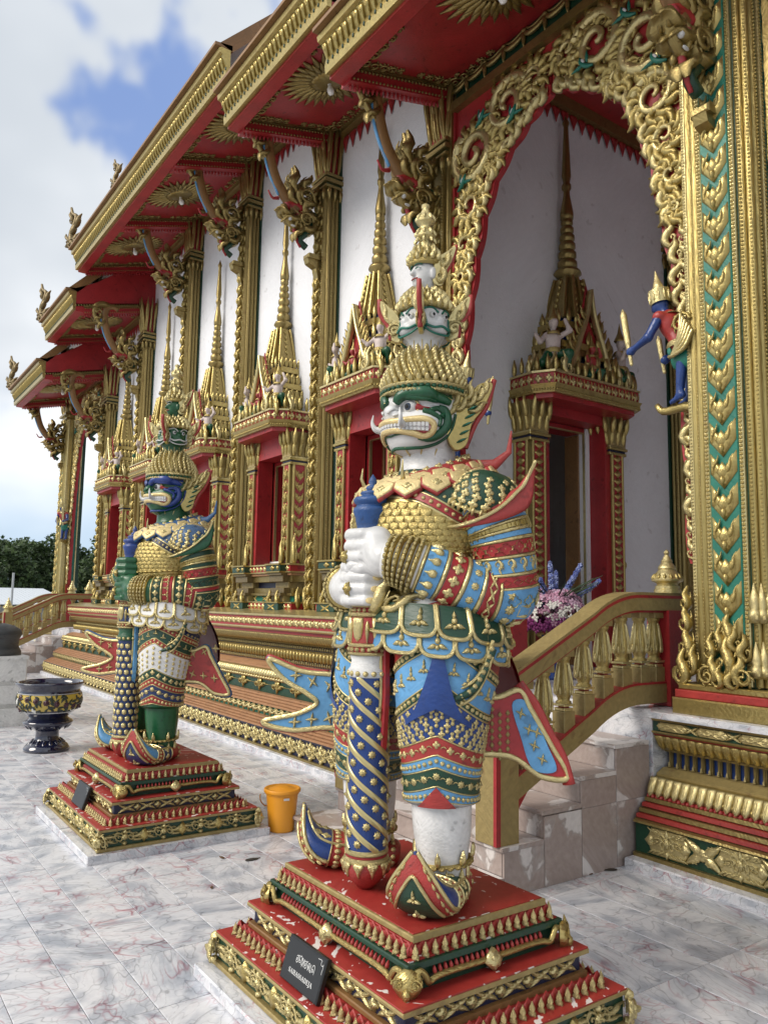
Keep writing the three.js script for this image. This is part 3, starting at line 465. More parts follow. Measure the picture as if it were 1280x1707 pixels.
// ---- porch platforms at both ends
function platform(x0, x1, mir) {
  const B = sub(temple, 'porch_plinth'), bk = -5.6, c = (name, pts, mat) => part(B, name, runX([...pts, [bk, pts[pts.length - 1][1]], [bk, pts[0][1]]], x0, x1), mat);
  c('marble_kerb', [[-4.17, 0], [-4.17, 0.052], [-4.18, 0.06]], MT.marble[0]);
  c('foot_lip', [[-4.255, 0.0602], [-4.255, 0.083]], MT.goldWall);
  c('foot_band', [[-4.285, 0.0835], [-4.285, 0.262]], MT.greenDark);
  c('foot_lip', [[-4.26, 0.2625], [-4.265, 0.275], [-4.29, 0.283]], MT.goldWall);
  for (let i = 0; i < 4; i++) c('step_moulding', [[-4.30 - i * 0.03, 0.2835 + i * 0.029], [-4.29 - i * 0.03, 0.288 + i * 0.029], [-4.295 - i * 0.03, 0.311 + i * 0.029]], i % 2 ? MT.goldWall : MT.redStatue);
  c('red_line', [[-4.41, 0.4], [-4.40, 0.415]], MT.red);
  c('lotus_slope', [[-4.415, 0.4155], [-4.41, 0.44], [-4.45, 0.5], [-4.5, 0.515]], MT.gold);
  c('plain_slope', [[-4.51, 0.5155], [-4.51, 0.53], [-4.58, 0.56]], MT.goldFlat);
  c('waist', [[-4.64, 0.5605], [-4.64, 0.66]], MT.blue);
  c('plain_slope', [[-4.6, 0.6605], [-4.595, 0.672]], MT.goldFlat);
  c('reverse_lotus', [[-4.59, 0.6725], [-4.55, 0.69], [-4.51, 0.76], [-4.5, 0.775]], MT.gold);
  c('red_line', [[-4.49, 0.7755], [-4.485, 0.785]], MT.red);
  c('top_lip', [[-4.475, 0.7855], [-4.465, 0.795], [-4.465, 0.803]], MT.goldWall);
  c('top_band', [[-4.485, 0.8035], [-4.485, 0.868]], MT.greenDark);
  c('top_lip', [[-4.47, 0.8685], [-4.465, 0.88], [-4.465, 0.888]], MT.goldWall);
  part(B, 'marble_floor', merge([runX([[-4.43, 0.8885], [-4.43, 0.925], [-4.438, 0.93], [-13, 0.93], [-13, 0.8885]], x0, x1)]), MT.marble[0]);
  const row = (name, proto, y, z, s, dx, mat, one, n = v3(0, 0, 1), spin = 0, off = 0.5) => { const l = []; for (let x = x0 + dx * off; x < x1 - dx * 0.3; x += dx) l.push(onto(v3(x, y, z), n, UP, s, spin)); one ? pieces(B, name, proto, l, mat) : part(B, name, stamp(proto, l), mat, true); };
  const big = merge([pillow([[-0.56, 0], [-0.42, 0.44], [0.42, 0.44], [0.56, 0], [0.42, -0.44], [-0.42, -0.44]], 0.12, [0, 0], 0.9), tf(mClump, [0, 0, 0.1], [0, 0, 0], [0.46, 0.9, 0.8]), ...[-1, 1].flatMap((s) => [tf(mScroll, [s * 0.3, 0.02, 0.1], [0, 0, s], [0.26, 0.5, 0.7]), tf(mLeaf, [s * 0.45, 0, 0.1], [0, 0, -s * PI / 2], [0.6, 0.22, 0.5]), ...[0.16, 0.3, 0.4].flatMap((x, i) => [tf(mFlame, [s * x, 0.34, 0.09], [0, 0, -s * 0.9], [0.16, 0.26, 0.4]), tf(mFlame, [s * x, -0.34, 0.09], [0, 0, -s * 2.2], [0.16, 0.26, 0.4])])])]);
  const crossB = merge([pillow([[-0.5, 0.46], [0, 0.14], [0.5, 0.46], [0.26, 0], [0.5, -0.46], [0, -0.14], [-0.5, -0.46], [-0.26, 0]], 0.1, [0, 0], 0.85), tf(mCross, [0, 0, 0.06], [0, 0, 0], [1.05, 1, 0.9]), tf(mScroll, [0.22, 0.2, 0.08], [0, 0, 0], [0.26, 0.3, 0.5]), tf(mScroll, [-0.22, -0.2, 0.08], [0, 0, 3], [0.26, 0.3, 0.5]), tf(mScroll, [-0.22, 0.2, 0.08], [0, 0, 1], [0.26, 0.3, 0.5]), tf(mScroll, [0.22, -0.2, 0.08], [0, 0, 2], [0.26, 0.3, 0.5])]);
  row('scroll_panel', big, 0.173, -4.284, [0.27, 0.18, 0.13], 0.47, MT.goldPale, true);
  row('cross_ornament', crossB, 0.173, -4.284, [0.24, 0.175, 0.13], 0.47, MT.goldPale, true, v3(0, 0, 1), 0, 1);
  row('lotus_petal', merge([tf(mPetal, [0, 0, 0], [0, 0, 0], [1, 1.1, 1]), tf(mLeaf, [0, 0.02, 0.12], [0, 0, PI], [0.4, 0.8, 0.5])]), 0.462, -4.42, [0.055, 0.115, 0.1], 0.058, MT.goldPale, true, v3(0, 0.55, 1));
  row('lotus_teeth', mDia, 0.402, -4.402, [0.03, 0.035, 0.06], 0.031, MT.redStatue, false);
  row('waist_post', merge([tf(norm(new THREE.BoxGeometry(0.45, 1, 0.3)), [0, 0, 0]), tf(norm(new THREE.BoxGeometry(0.2, 1, 0.4)), [0, 0, 0.05])]), 0.61, -4.63, [0.055, 0.1, 0.06], 0.058, MT.goldWall, true);
  row('waist_bud', mBud, 0.578, -4.605, [0.028, 0.034, 0.03], 0.058, MT.goldPale, false);
  row('hanging_petal', merge([tf(mPetal, [0, 0, 0], [0, 0, 0], [1, 1.1, 1]), tf(mFlame, [0, 0, 0.1], [0, 0, PI], [0.7, 0.8, 0.5])]), 0.722, -4.525, [0.056, 0.10, 0.1], 0.058, MT.gold, false, v3(0, -0.6, 1));
  row('top_scroll', merge([pillow([[-0.56, 0], [-0.42, 0.44], [0.42, 0.44], [0.56, 0], [0.42, -0.44], [-0.42, -0.44]], 0.12, [0, 0], 0.9), tf(mCross, [0, 0, 0.08], [0, 0, 0], [0.6, 0.9, 0.7]), tf(mCross, [0.3, 0, 0.07], [0, 0, 0], [0.4, 0.8, 0.6]), tf(mCross, [-0.3, 0, 0.07], [0, 0, 0], [0.4, 0.8, 0.6])]), 0.836, -4.484, [0.2, 0.062, 0.1], 0.28, MT.goldPale, true);
  row('top_cross', mCross, 0.836, -4.482, [0.1, 0.06, 0.12], 0.28, MT.goldPale, true, v3(0, 0, 1), 0, 1);
}
platform(-3.27, 3); platform(-21.5, -19.93);
part(temple, 'porch_floor', merge([box(-5.9, -3.28, 0.3, 0.93, -13, -4.49)]), MT.marble[0]);
part(temple, 'porch_floor', merge([box(-19.92, -17.4, 0.3, 0.93, -13, -4.49)]), MT.marble[0]);

// ---- pilasters with serpent brackets
const mBracket = (() => { // in the plane x = 0: points [z, y], z out from the wall, y from the curl's top
  const P = (l, n) => spline(l.map(([z, y]) => [0, y, z]), n), out = {};
  out.stem = sweep(P([[-0.46, -0.99], [-0.30, -0.86], [-0.16, -0.68], [-0.07, -0.42], [-0.04, -0.2], [-0.1, -0.06], [-0.2, -0.02], [-0.3, -0.06]], 26), (t) => [0.052 - t * 0.014, 0.085 - t * 0.035], 8, [1, 0, 0]);
  out.edge = sweep(P([[-0.2, -0.86], [-0.08, -0.66], [0.005, -0.42], [0.02, -0.25]], 12), [0.02, 0.014], 5, [1, 0, 0]);
  const fl = (z, y, r, s, fl2 = 1) => tf(mFlame, [0, y, z], [0, -PI / 2, 0], [1, 1, 1]).translate(0, -y, -z).rotateX(r).scale(0.5, s, s).translate(0, y, z);
  out.curl = merge([sweep(P([[-0.12, -0.03], [0.0, 0.0], [0.13, -0.08], [0.15, -0.22], [0.06, -0.36], [-0.04, -0.46]], 16), (t) => [0.05 * (1 - t * 0.5), 0.062 * (1 - t * 0.7) + 0.01], 7, [1, 0, 0]), sweep(P([[0.13, -0.2], [0.06, -0.12], [-0.0, -0.18], [0.03, -0.26], [0.06, -0.2]], 12), (t) => 0.04 * (1 - t * 0.6), 6), fl(0.02, -0.38, 2.7, 0.24), fl(0.08, -0.28, 2.4, 0.2)]);
  const gl = [];
  for (const [z, y, r, s] of [[-0.42, -0.62, 0.1, 0.34], [-0.5, -0.76, -0.2, 0.3], [-0.36, -0.8, 0.4, 0.26], [-0.58, -0.6, -0.5, 0.24], [-0.62, -0.88, -0.7, 0.3], [-0.5, -1.06, 2.6, 0.3], [-0.6, -1.18, 2.2, 0.26], [-0.38, -1.1, 2.0, 0.24], [-0.28, -1.04, 1.5, 0.2], [-0.66, -1.05, -1.2, 0.26], [-0.46, -1.26, 2.8, 0.22], [-0.7, -0.72, -0.3, 0.22]]) for (const x of [-0.03, 0.035]) gl.push(fl(z, y, r, s).translate(x, 0, 0));
  gl.push(tf(mScroll, [0.06, -0.8, -0.56], [0, PI / 2, 0], [0.24, 0.24, 0.25]), tf(mScroll, [0.06, -1.1, -0.56], [0, PI / 2, 0], [0.22, 0.22, 0.25]));
  gl.push(sweep(P([[-0.28, -0.96], [-0.3, -1.08], [-0.42, -1.2], [-0.52, -1.16]], 10), (t) => 0.05 * (1 - t * 0.3), 6));
  out.gilding = merge(gl);
  out.red = merge([sweep(P([[-0.3, -0.98], [-0.42, -0.92], [-0.56, -0.98], [-0.46, -1.06]], 8), 0.06, 7), sweep(P([[-0.2, -0.9], [-0.12, -0.92], [-0.06, -0.84]], 5), (t) => 0.024 * (1 - t * 0.6), 5), sweep(P([[-0.42, -1.2], [-0.46, -1.34], [-0.52, -1.44]], 6), (t) => 0.03 * (1 - t * 0.5), 6), sweep(P([[-0.42, -0.82], [-0.4, -0.6], [-0.42, -0.44]], 6), (t) => 0.04 * (1 - t), 6)]);
  out.green = sweep(P([[-0.7, -0.95], [-0.62, -1.2], [-0.5, -1.35], [-0.6, -1.42]], 8), 0.045, 6);
  out.eye = merge([tf(mBead, [0.055, -1.14, -0.34], [0, 0, 0], 0.05), tf(mBead, [0.06, -1.22, -0.38], [0, 0, 0], [0.02, 0.03, 0.07])]);
  return out;
})();
function bracket(parent, x, y, z) {
  const g = sub(parent, 'serpent_bracket', [x, y, z + 0.85]); const K = mBracket;
  part(g, 'stem', K.stem, MT.brown); part(g, 'blue_edge', K.edge, MT.sky); part(g, 'curl', K.curl, MT.goldWall); part(g, 'gilding', K.gilding, MT.goldWall); part(g, 'garland', K.red, MT.red); part(g, 'green_scales', K.green, MT.greenDark); part(g, 'eye', K.eye, MT.white);
  // little corbel below
  part(g, 'corbel', merge([cbox(-0.07, 0.07, -1.56, -1.5, -0.85, -0.6, 0.012), slab([[-0.6, -1.56], [-0.62, -1.62], [-0.72, -1.66], [-0.74, -1.74], [-0.79, -1.95], [-0.85, -1.95], [-0.85, -1.56]].map(([a, b]) => [-a, b]), 0.1).rotateY(PI / 2).translate(-0.05, 0, 0)]), MT.goldWall);
}
const reed = (r, y0, y1) => { const g = new THREE.CylinderGeometry(r, r, y1 - y0, 8, 1, true); g.translate(0, (y0 + y1) / 2, 0); return norm(g); };
const mChainLeaf = merge([tf(mLeaf, [0, 0, 0], [0, 0, 0], [1.5, 1, 1]), tf(mFlame, [0.16, 0, 0.14], [0, 0, -0.3], [0.6, 0.8, 0.8]), tf(mFlame, [-0.16, 0, 0.14], [0, PI, 0.3], [0.6, 0.8, -0.8]), tf(mBead, [0, 0.1, 0.24], [0, 0, 0], [0.2, 0.4, 0.25])]);
const mCapFlare = (w, d, h) => { // flaring capital built of upright petals
  const l = []; for (const [n, a, L] of [[3, 0, w], [3, PI / 2, d], [3, -PI / 2, d]]) for (let i = 0; i < n; i++) { const u = ((i + 0.5) / n - 0.5) * L; for (const [y, k, o] of [[h * 0.32, 1, 0.0], [h * 0.72, 1.15, 0.03]]) { const M = new THREE.Matrix4().makeRotationY(a).multiply(MX([u * k, y, (a ? w : d) / 2 + o * 1.2], [0.14, 0, 0], [L / n * 1.1, h * 0.66, 0.14])); l.push(M); } } return stamp(mLeaf, l);
};
function pilaster(x, y0, ytop, yb, o = {}) { // front face looks to +z
  const g = sub(temple, 'pilaster', [x, 0, o.z ?? ZW], o.turn ?? 0), cap = ytop - 0.92, near = o.near ?? 1;
  part(g, 'core', box(-0.11, 0.11, y0, ytop, -0.02, 0.2), MT.goldFlat);
  part(g, 'green_edge', merge([box(-0.155, -0.111, y0, ytop - 0.3, -0.02, 0.025), box(0.111, 0.155, y0, ytop - 0.3, -0.02, 0.025)]), MT.greenDark);
  for (const s of [-1, 1]) for (const zz of [0.05, 0.105, 0.16]) { const m = part(g, 'reed', reed(0.028, y0, cap), MT.goldWall); m.position.set(s * 0.118, 0, zz); }
  for (const s of [-1, 1]) { const m = part(g, 'edge_strip', box(s * 0.1 - 0.018, s * 0.1 + 0.018, y0, cap, 0.18, 0.232), MT.goldWall); }
  const l = [], b = []; for (let y = y0 + 0.1; y < cap - 0.08; y += 0.165) l.push(onto(v3(0, y, 0.2), v3(0, 0, 1), UP, [0.15, 0.17, 0.26])); pieces(g, 'leaf', mChainLeaf, l, MT.gold);
  for (let y = y0; y < cap; y += 0.032) for (const s of [-1, 1]) { b.push(MX([s * 0.1, y, 0.232], [0, 0, 0], [0.022, 0.024, 0.022])); for (const zz of [0.105]) b.push(MX([s * 0.146, y, zz], [0, 0, 0], [0.014, 0.024, 0.03])); }
  part(g, 'beading', stamp(mBeadT, b), MT.goldWall, true);
  // capital: leaf collar, two rings, flared crown
  const K = sub(g, 'capital'); const ring = (y, h, e, mat) => part(K, 'ring', cbox(-0.14 - e, 0.14 + e, y, y + h, -0.02, 0.22 + e, 0.008), mat);
  const lv = []; for (const [a, L, off] of [[0, 0.28, 0.225], [PI / 2, 0.24, 0.15], [-PI / 2, 0.24, 0.15]]) for (let i = 0; i < 3; i++) { const u = ((i + 0.5) / 3 - 0.5) * L; lv.push(new THREE.Matrix4().makeTranslation(0, cap + 0.06, a ? 0.1 : 0).multiply(new THREE.Matrix4().makeRotationY(a)).multiply(MX([u, 0, off], [0, 0, PI], [0.1, 0.17, 0.16]))); }
  part(K, 'leaf_collar', stamp(mLeaf, lv), MT.goldWall, true);
  ring(cap + 0.12, 0.035, 0.03, MT.goldWall); ring(cap + 0.156, 0.028, 0.005, MT.greenDark); ring(cap + 0.185, 0.05, 0.045, MT.goldWall); ring(cap + 0.236, 0.026, 0.015, MT.greenDark); ring(cap + 0.263, 0.04, 0.04, MT.goldWall);
  part(K, 'bell', slab([[-0.12, cap + 0.3], [0.12, cap + 0.3], [0.17, ytop], [-0.17, ytop]], 0.22).translate(0, 0, 0.0), MT.redDeep);
  const fl = mCapFlare(0.3, 0.24, ytop - cap - 0.3); part(K, 'crown', fl, MT.goldWall).position.set(0, cap + 0.3, 0.12);
  const sp = []; for (const s of [-0.12, -0.04, 0.04, 0.12]) sp.push(MX([s, cap + 0.6, 0.25], [0.12, 0, 0], [0.035, 0.6, 0.05])); for (const s of [-1, 1]) for (const zz of [0.05, 0.12, 0.19]) sp.push(MX([s * 0.17, cap + 0.6, zz], [0, 0, -s * 0.12], [0.05, 0.6, 0.035])); part(K, 'spears', stamp(mBead, sp), MT.gold, true);
  if (yb !== undefined) bracket(g, 0, yb, 0.16);
  return g;
}
PX.forEach((x, i) => pilaster(x, 1.48, [6.86, 7.56, 8.25, 8.25, 7.42, 6.62][i], [6.66, 7.38, 8.1, 8.1, 7.22, 6.42][i]));
// pilaster on the end wall inside the porch
{ const g = pilaster(0, 0.93, 6.9, undefined, { turn: PI / 2, z: 0 }); g.position.set(-5.9, 0, -8.75); g.scale.set(1.5, 1, 1); }
// ---- windows and door: red reveal between gilded posts, stepped canopy with a spire
const smallFigure = (() => { // small kneeling deity, about 0.5 tall, looking to +z, one arm raised
  const body = sdf((x, y, z) => {
    let d = dEll(x, y, z, [0, 0.24, 0], [0.062, 0.085, 0.05]); d = smin(d, dEll(x, y, z, [0, 0.15, 0], [0.06, 0.05, 0.05]), 0.04);
    d = smin(d, dCap(x, y, z, [0, 0.31, 0], [0, 0.36, 0.005], 0.024, 0.022), 0.02); d = smin(d, dEll(x, y, z, [0, 0.395, 0.012], [0.038, 0.046, 0.042]), 0.015);
    d = smin(d, dCap(x, y, z, [0.06, 0.29, 0], [0.13, 0.33, 0.03], 0.024, 0.02), 0.02); d = smin(d, dCap(x, y, z, [0.13, 0.33, 0.03], [0.09, 0.42, 0.03], 0.02, 0.016), 0.02);
    d = smin(d, dCap(x, y, z, [-0.06, 0.29, 0], [-0.12, 0.22, 0.04], 0.024, 0.02), 0.02); d = smin(d, dCap(x, y, z, [-0.12, 0.22, 0.04], [-0.17, 0.27, 0.07], 0.02, 0.016), 0.02);
    return d;
  }, [-0.22, 0.08, -0.08], [0.18, 0.46, 0.12], 0.0115);
  const legs = sdf((x, y, z) => { let d = dCap(x, y, z, [0.03, 0.14, 0], [0.11, 0.13, 0.07], 0.042, 0.034); d = smin(d, dCap(x, y, z, [0.11, 0.13, 0.07], [0.1, 0.02, 0.03], 0.034, 0.022), 0.02); d = smin(d, dCap(x, y, z, [-0.03, 0.14, 0], [-0.1, 0.05, 0.04], 0.042, 0.034), 0.02); d = smin(d, dCap(x, y, z, [-0.1, 0.05, 0.04], [-0.06, 0.015, -0.06], 0.03, 0.022), 0.02); return d; }, [-0.16, -0.03, -0.1], [0.17, 0.2, 0.13], 0.0125);
  const hat = lathe([[0.044, 0.41], [0.05, 0.42], [0.036, 0.45], [0.03, 0.46], [0.018, 0.49], [0.008, 0.54], [0.001, 0.58]], 9), sash = merge([tf(lathe([[0.062, 0.14], [0.068, 0.16], [0.064, 0.18]], 10)), tf(lathe([[0.04, 0.3], [0.066, 0.29], [0.05, 0.32]], 10))]);
  return { body, legs, hat, sash };
})();
function figureIn(parent, pos, turn, s, skin, cloth) { const g = sub(parent, 'kneeling_figure', pos, turn); g.scale.setScalar(s); part(g, 'body', smallFigure.body, skin); part(g, 'trousers', smallFigure.legs, cloth); part(g, 'crown', smallFigure.hat, MT.gold); part(g, 'sash', smallFigure.sash, MT.gold); return g; }
// redented square tier (plan is a square with stepped corners), centred on the wall face z = 0
function tierGeo(w, d, y0, y1, flare = 0) { const o = []; for (const [a, b] of [[1, 0.72], [0.86, 0.86], [0.72, 1]]) { const k = w * a, e = d * b; const p = []; o.push(norm(new THREE.CylinderGeometry(0.7071, 0.7071 * (1 - flare), 1, 4, 1).rotateY(PI / 4).scale(2 * k, y1 - y0, 2 * e).translate(0, (y0 + y1) / 2, 0))); } const g = merge(o); g.deleteAttribute('normal'); const q = g.toNonIndexed(); q.computeVertexNormals(); return boxUV(q); }
function opening(parent, pos, turn, o) {
  const g = sub(parent, o.door ? 'door_surround' : 'window_surround', pos, turn), hw = o.w / 2, hc = hw * 0.61, y0 = o.y0, half = o.half, T = o.top, dp = 0.52;
  // reveal, frame, dark room behind
  const jw = hc; // clear half width between posts
  part(g, 'jamb', merge([box(-jw - 0.10, -half, y0, T, -0.06, 0.22), box(half, jw + 0.10, y0, T, -0.06, 0.22), box(-half, half, o.open, T, -0.06, 0.22)].map((q, i) => i < 2 ? q : q)), MT.red);
  part(g, 'frame', merge([box(-half, -half + 0.05, y0, o.open, -0.28, -0.02), box(half - 0.05, half, y0, o.open, -0.28, -0.02), box(-half + 0.05, half - 0.05, o.open - 0.05, o.open, -0.28, -0.02)]), MT.red);
  part(g, 'frame_bead', merge([box(-half + 0.05, -half + 0.062, y0, o.open - 0.05, -0.05, -0.015), box(half - 0.062, half - 0.05, y0, o.open - 0.05, -0.05, -0.015), box(-half + 0.062, half - 0.062, o.open - 0.062, o.open - 0.05, -0.05, -0.015)]), MT.goldPale);
  const leafW = o.door ? 0.2 : 0.1;
  for (const s of [-1, 1]) { const sh = part(g, o.door ? 'door_leaf' : 'shutter', cbox(-leafW / 1, 0, y0 + 0.01, o.open - 0.06, -0.02, 0.02, 0.004), MT.brown); sh.position.set(s * (half - 0.062), 0, -0.30); sh.rotation.y = s > 0 ? PI / 2 : PI / 2; if (s < 0) sh.position.x += 0.0; }
  // posts
  for (const s of [-1, 1]) {
    const p = sub(g, 'post', [s * (hc + 0.115 * hw / 0.645), 0, 0]), pw = 0.105 * hw / 0.645, yc = T - 0.44;
    part(p, 'core', merge([box(-pw, pw, y0 - 0.02, T - 0.02, -0.02, 0.2), box(-pw * 0.7, pw * 0.7, y0 - 0.02, T - 0.02, 0.2, 0.245)]), MT.goldFlat);
    for (const [x, z, r] of [[-pw, 0.2, 0.018], [pw, 0.2, 0.018], [-pw * 0.66, 0.245, 0.016], [pw * 0.66, 0.245, 0.016], [pw, 0.03, 0.018], [-pw, 0.03, 0.018]]) part(p, 'reed', reed(r, y0, yc + 0.02), MT.gold).position.set(x, 0, z);
    const l = [], side = []; const dy = o.door ? 0.085 : 0.145;
    for (let y = y0 + 0.12; y < yc - 0.04; y += dy) { l.push(onto(v3(0, y, 0.245), v3(0, 0, 1), UP, [pw * 1.0, dy * 1.02, 0.12])); for (const q of [-1, 1]) side.push(onto(v3(q * pw, y, 0.115), v3(q, 0, 0), UP, [0.12, dy * 1.05, 0.12])); }
    part(p, 'dark_ground', merge([box(-pw - 0.002, -pw, y0, yc, 0.045, 0.185), box(pw, pw + 0.002, y0, yc, 0.045, 0.185), box(-pw * 0.55, pw * 0.55, y0, yc, 0.245, 0.247)]), MT.redDeep);
    pieces(p, 'leaf', o.door ? mDia : mChainLeaf, l, MT.gold); pieces(p, 'leaf', o.door ? mDia : mChev, side, MT.gold);
    // capital
    const K = sub(p, 'capital'); const R = (y, h, e, m) => part(K, 'ring', cbox(-pw - e, pw + e, y, y + h, -0.02, 0.25 + e, 0.006), m);
    R(yc, 0.03, 0.015, MT.gold); R(yc + 0.031, 0.024, 0.004, MT.navy); R(yc + 0.056, 0.03, 0.025, MT.gold); R(yc + 0.087, 0.018, 0.01, MT.goldPale);
    part(K, 'bell', slab([[-pw, yc + 0.105], [pw, yc + 0.105], [pw + 0.04, T - 0.02], [-pw - 0.04, T - 0.02]], 0.26), MT.goldFlat);
    part(K, 'crown', mCapFlare(pw * 2 + 0.04, 0.27, T - yc - 0.10), MT.gold).position.set(0, yc + 0.1, 0.125);
    // flame foot
    part(p, 'foot_flame', merge([tf(mFlame, [s * (pw + 0.05), y0 + 0.16, 0.19], [0, s > 0 ? 0 : PI, 0], [0.16, 0.4, 0.2]), tf(mFlame, [0, y0 + 0.14, 0.28], [0, 0, 0], [0.16, 0.36, 0.2]), tf(mFlame, [s * pw, y0 + 0.14, 0.05], [0, -s * PI / 2, 0], [0.16, 0.34, 0.2]), tf(mBead, [s * (pw + 0.02), (y0 + yc) / 2 - 0.05, 0.2], [0, 0, 0], [0.06, 0.1, 0.06])]), MT.gold);
  }
  // canopy: soffit, moulding, diamond band, crest
  const can = sub(g, 'canopy'); const plan = (e) => [[-hw - e, 0], [-hw - e, dp * 0.62], [-hw + 0.12 - e * 0.5, dp + e], [hw - 0.12 + e * 0.5, dp + e], [hw + e, dp * 0.62], [hw + e, 0]];
  const lay = (name, e, y, h, m, e2 = e) => { // plan prism, slightly flaring
    const a = plan(e), b = plan(e2), n = a.length, p = [], ix = []; for (const [q, Y] of [[a, y], [b, y + h]]) q.forEach(([x, z]) => p.push(x, Y, z));
    for (let i = 0; i < n - 1; i++) ix.push(i, i + n, i + 1, i + 1, i + n, i + n + 1); for (let i = 1; i < n - 1; i++) { ix.push(0, i, i + 1); ix.push(n, n + i + 1, n + i); }
    const q = new THREE.BufferGeometry(); q.setAttribute('position', new THREE.Float32BufferAttribute(p, 3)); q.setIndex(ix); let Q = q.toNonIndexed(); Q.computeVertexNormals(); const N = Q.attributes.normal, Pp = Q.attributes.position; // make sure faces look out
    for (let i = 0; i < Pp.count; i += 3) { const cx = (Pp.getX(i) + Pp.getX(i + 1) + Pp.getX(i + 2)) / 3, cy = (Pp.getY(i) + Pp.getY(i + 1) + Pp.getY(i + 2)) / 3 - y - h / 2, cz = (Pp.getZ(i) + Pp.getZ(i + 1) + Pp.getZ(i + 2)) / 3 - dp * 0.3; if (cx * N.getX(i) + cy * N.getY(i) * 3 + cz * N.getZ(i) < 0) { const x = [Pp.getX(i), Pp.getY(i), Pp.getZ(i)]; Pp.setXYZ(i, Pp.getX(i + 1), Pp.getY(i + 1), Pp.getZ(i + 1)); Pp.setXYZ(i + 1, ...x); } }
    return part(can, name, boxUV(Q), m);
  };
  lay('soffit', -0.05, T - 0.02, 0.05, MT.red); lay('lower_moulding', -0.015, T + 0.03, 0.05, MT.gold, 0.012); lay('upper_moulding', 0.006, T + 0.0805, 0.035, MT.gold, 0.03);
  lay('band_ground', -0.008, T + 0.116, 0.12, MT.redDeep); lay('band_lip', 0.012, T + 0.2365, 0.022, MT.goldPale);
  const segs = plan(-0.008), dm = [], cr = [], bd = [], gd = [];
  for (let i = 0; i < 5; i++) { const [ax, az] = segs[i], [bx, bz] = segs[i + 1], L = Math.hypot(bx - ax, bz - az), n = v3(-(bz - az), 0, bx - ax).normalize(); if (n.z < 0 || (i === 0 && n.x > 0) || (i === 4 && n.x < 0)) n.negate(); const k = Math.max(2, Math.round(L / 0.115));
    for (let j = 0; j < k; j++) { const t = (j + 0.5) / k, x = mix(ax, bx, t), z = mix(az, bz, t); dm.push(onto(v3(x, T + 0.176, z), n, UP, [0.085, 0.1, 0.1])); cr.push(onto(v3(x, T + 0.34, z - n.z * 0.03), n, UP, [0.09, 0.17, 0.12])); gd.push(onto(v3(mix(ax, bx, j / k), T + 0.176, mix(az, bz, j / k)), n, UP, [0.02, 0.1, 0.06])); }
    const kb = Math.round(L / 0.028); for (let j = 0; j < kb; j++) bd.push(MX([mix(ax, bx, (j + 0.5) / kb) + n.x * 0.022, T + 0.055, mix(az, bz, (j + 0.5) / kb) + n.z * 0.022], [0, 0, 0], [0.02, 0.034, 0.02])); }
  pieces(can, 'diamond', mRos, dm, MT.goldPale); pieces(can, 'crest_leaf', mLeaf, cr, MT.gold); part(can, 'bead_row', stamp(mBeadT, bd), MT.gold, true); part(can, 'band_bars', stamp(mLeaf, gd), MT.gold, true);
  const crest2 = []; for (let i = 0; i < 9; i++) { const x = mix(-hw * 0.82, hw * 0.82, i / 8); crest2.push(MX([x, T + 0.36, 0.16], [0, 0, 0], [0.09, 0.24, 0.12])); } part(can, 'back_crest', stamp(mLeaf, crest2), MT.gold, true);
  // spire: stepped tiers against the wall, bell, ringed shaft, needle
  const S = sub(g, 'spire', [0, 0, 0.12]), Y = T + 0.26; const tr = (w, a, b, m, f = 0) => part(S, 'tier', tierGeo(w, w * 0.62, a, b, f), m);
  const sw = hw / 0.645; const crestRing = (w, y, h, n) => { const l = []; for (const [ax, az, nx, nz] of [[0, 0.62, 0, 1], [1, 0, 1, 0], [-1, 0, -1, 0]]) for (let i = 0; i < n; i++) { const u = ((i + 0.5) / n - 0.5) * 2 * w * 0.9; l.push(onto(v3(ax ? ax * w : u, y, ax ? u * 0.6 : w * 0.62), v3(nx, 0, nz), UP, [w * 1.7 / n, h, 0.1])); } part(S, 'crest', stamp(mLeaf, l), MT.gold, true); };
  let w = 0.42 * sw; const H = (o.tip - Y);
  tr(w, Y, Y + 0.1, MT.goldWall); tr(w * 1.04, Y + 0.1, Y + 0.17, MT.gold); crestRing(w, Y + 0.24, 0.18, 6); tr(w * 0.8, Y + 0.17, Y + 0.26, MT.navy);
  tr(w * 0.88, Y + 0.26, Y + 0.34, MT.goldWall, -0.08); tr(w * 0.92, Y + 0.34, Y + 0.41, MT.gold); crestRing(w * 0.86, Y + 0.47, 0.17, 5); tr(w * 0.62, Y + 0.41, Y + 0.52, MT.blue);
  tr(w * 0.68, Y + 0.52, Y + 0.58, MT.goldWall, -0.1); tr(w * 0.74, Y + 0.58, Y + 0.65, MT.gold); crestRing(w * 0.68, Y + 0.71, 0.15, 5); tr(w * 0.5, Y + 0.65, Y + 0.74, MT.blue);
  const bellB = Y + 0.72, bellT = Y + 1.24; part(S, 'bell', tierGeo(w * 0.5, w * 0.42, bellB, bellT, 0).applyMatrix4(new THREE.Matrix4()), MT.goldWall).visible = true;
  { const m = S.children[S.children.length - 1].geometry, P = m.attributes.position; for (let i = 0; i < P.count; i++) { const t = (P.getY(i) - bellB) / (bellT - bellB), k = 1 - 0.5 * t; P.setX(i, P.getX(i) * k); P.setZ(i, P.getZ(i) * k); } m.computeVertexNormals(); }
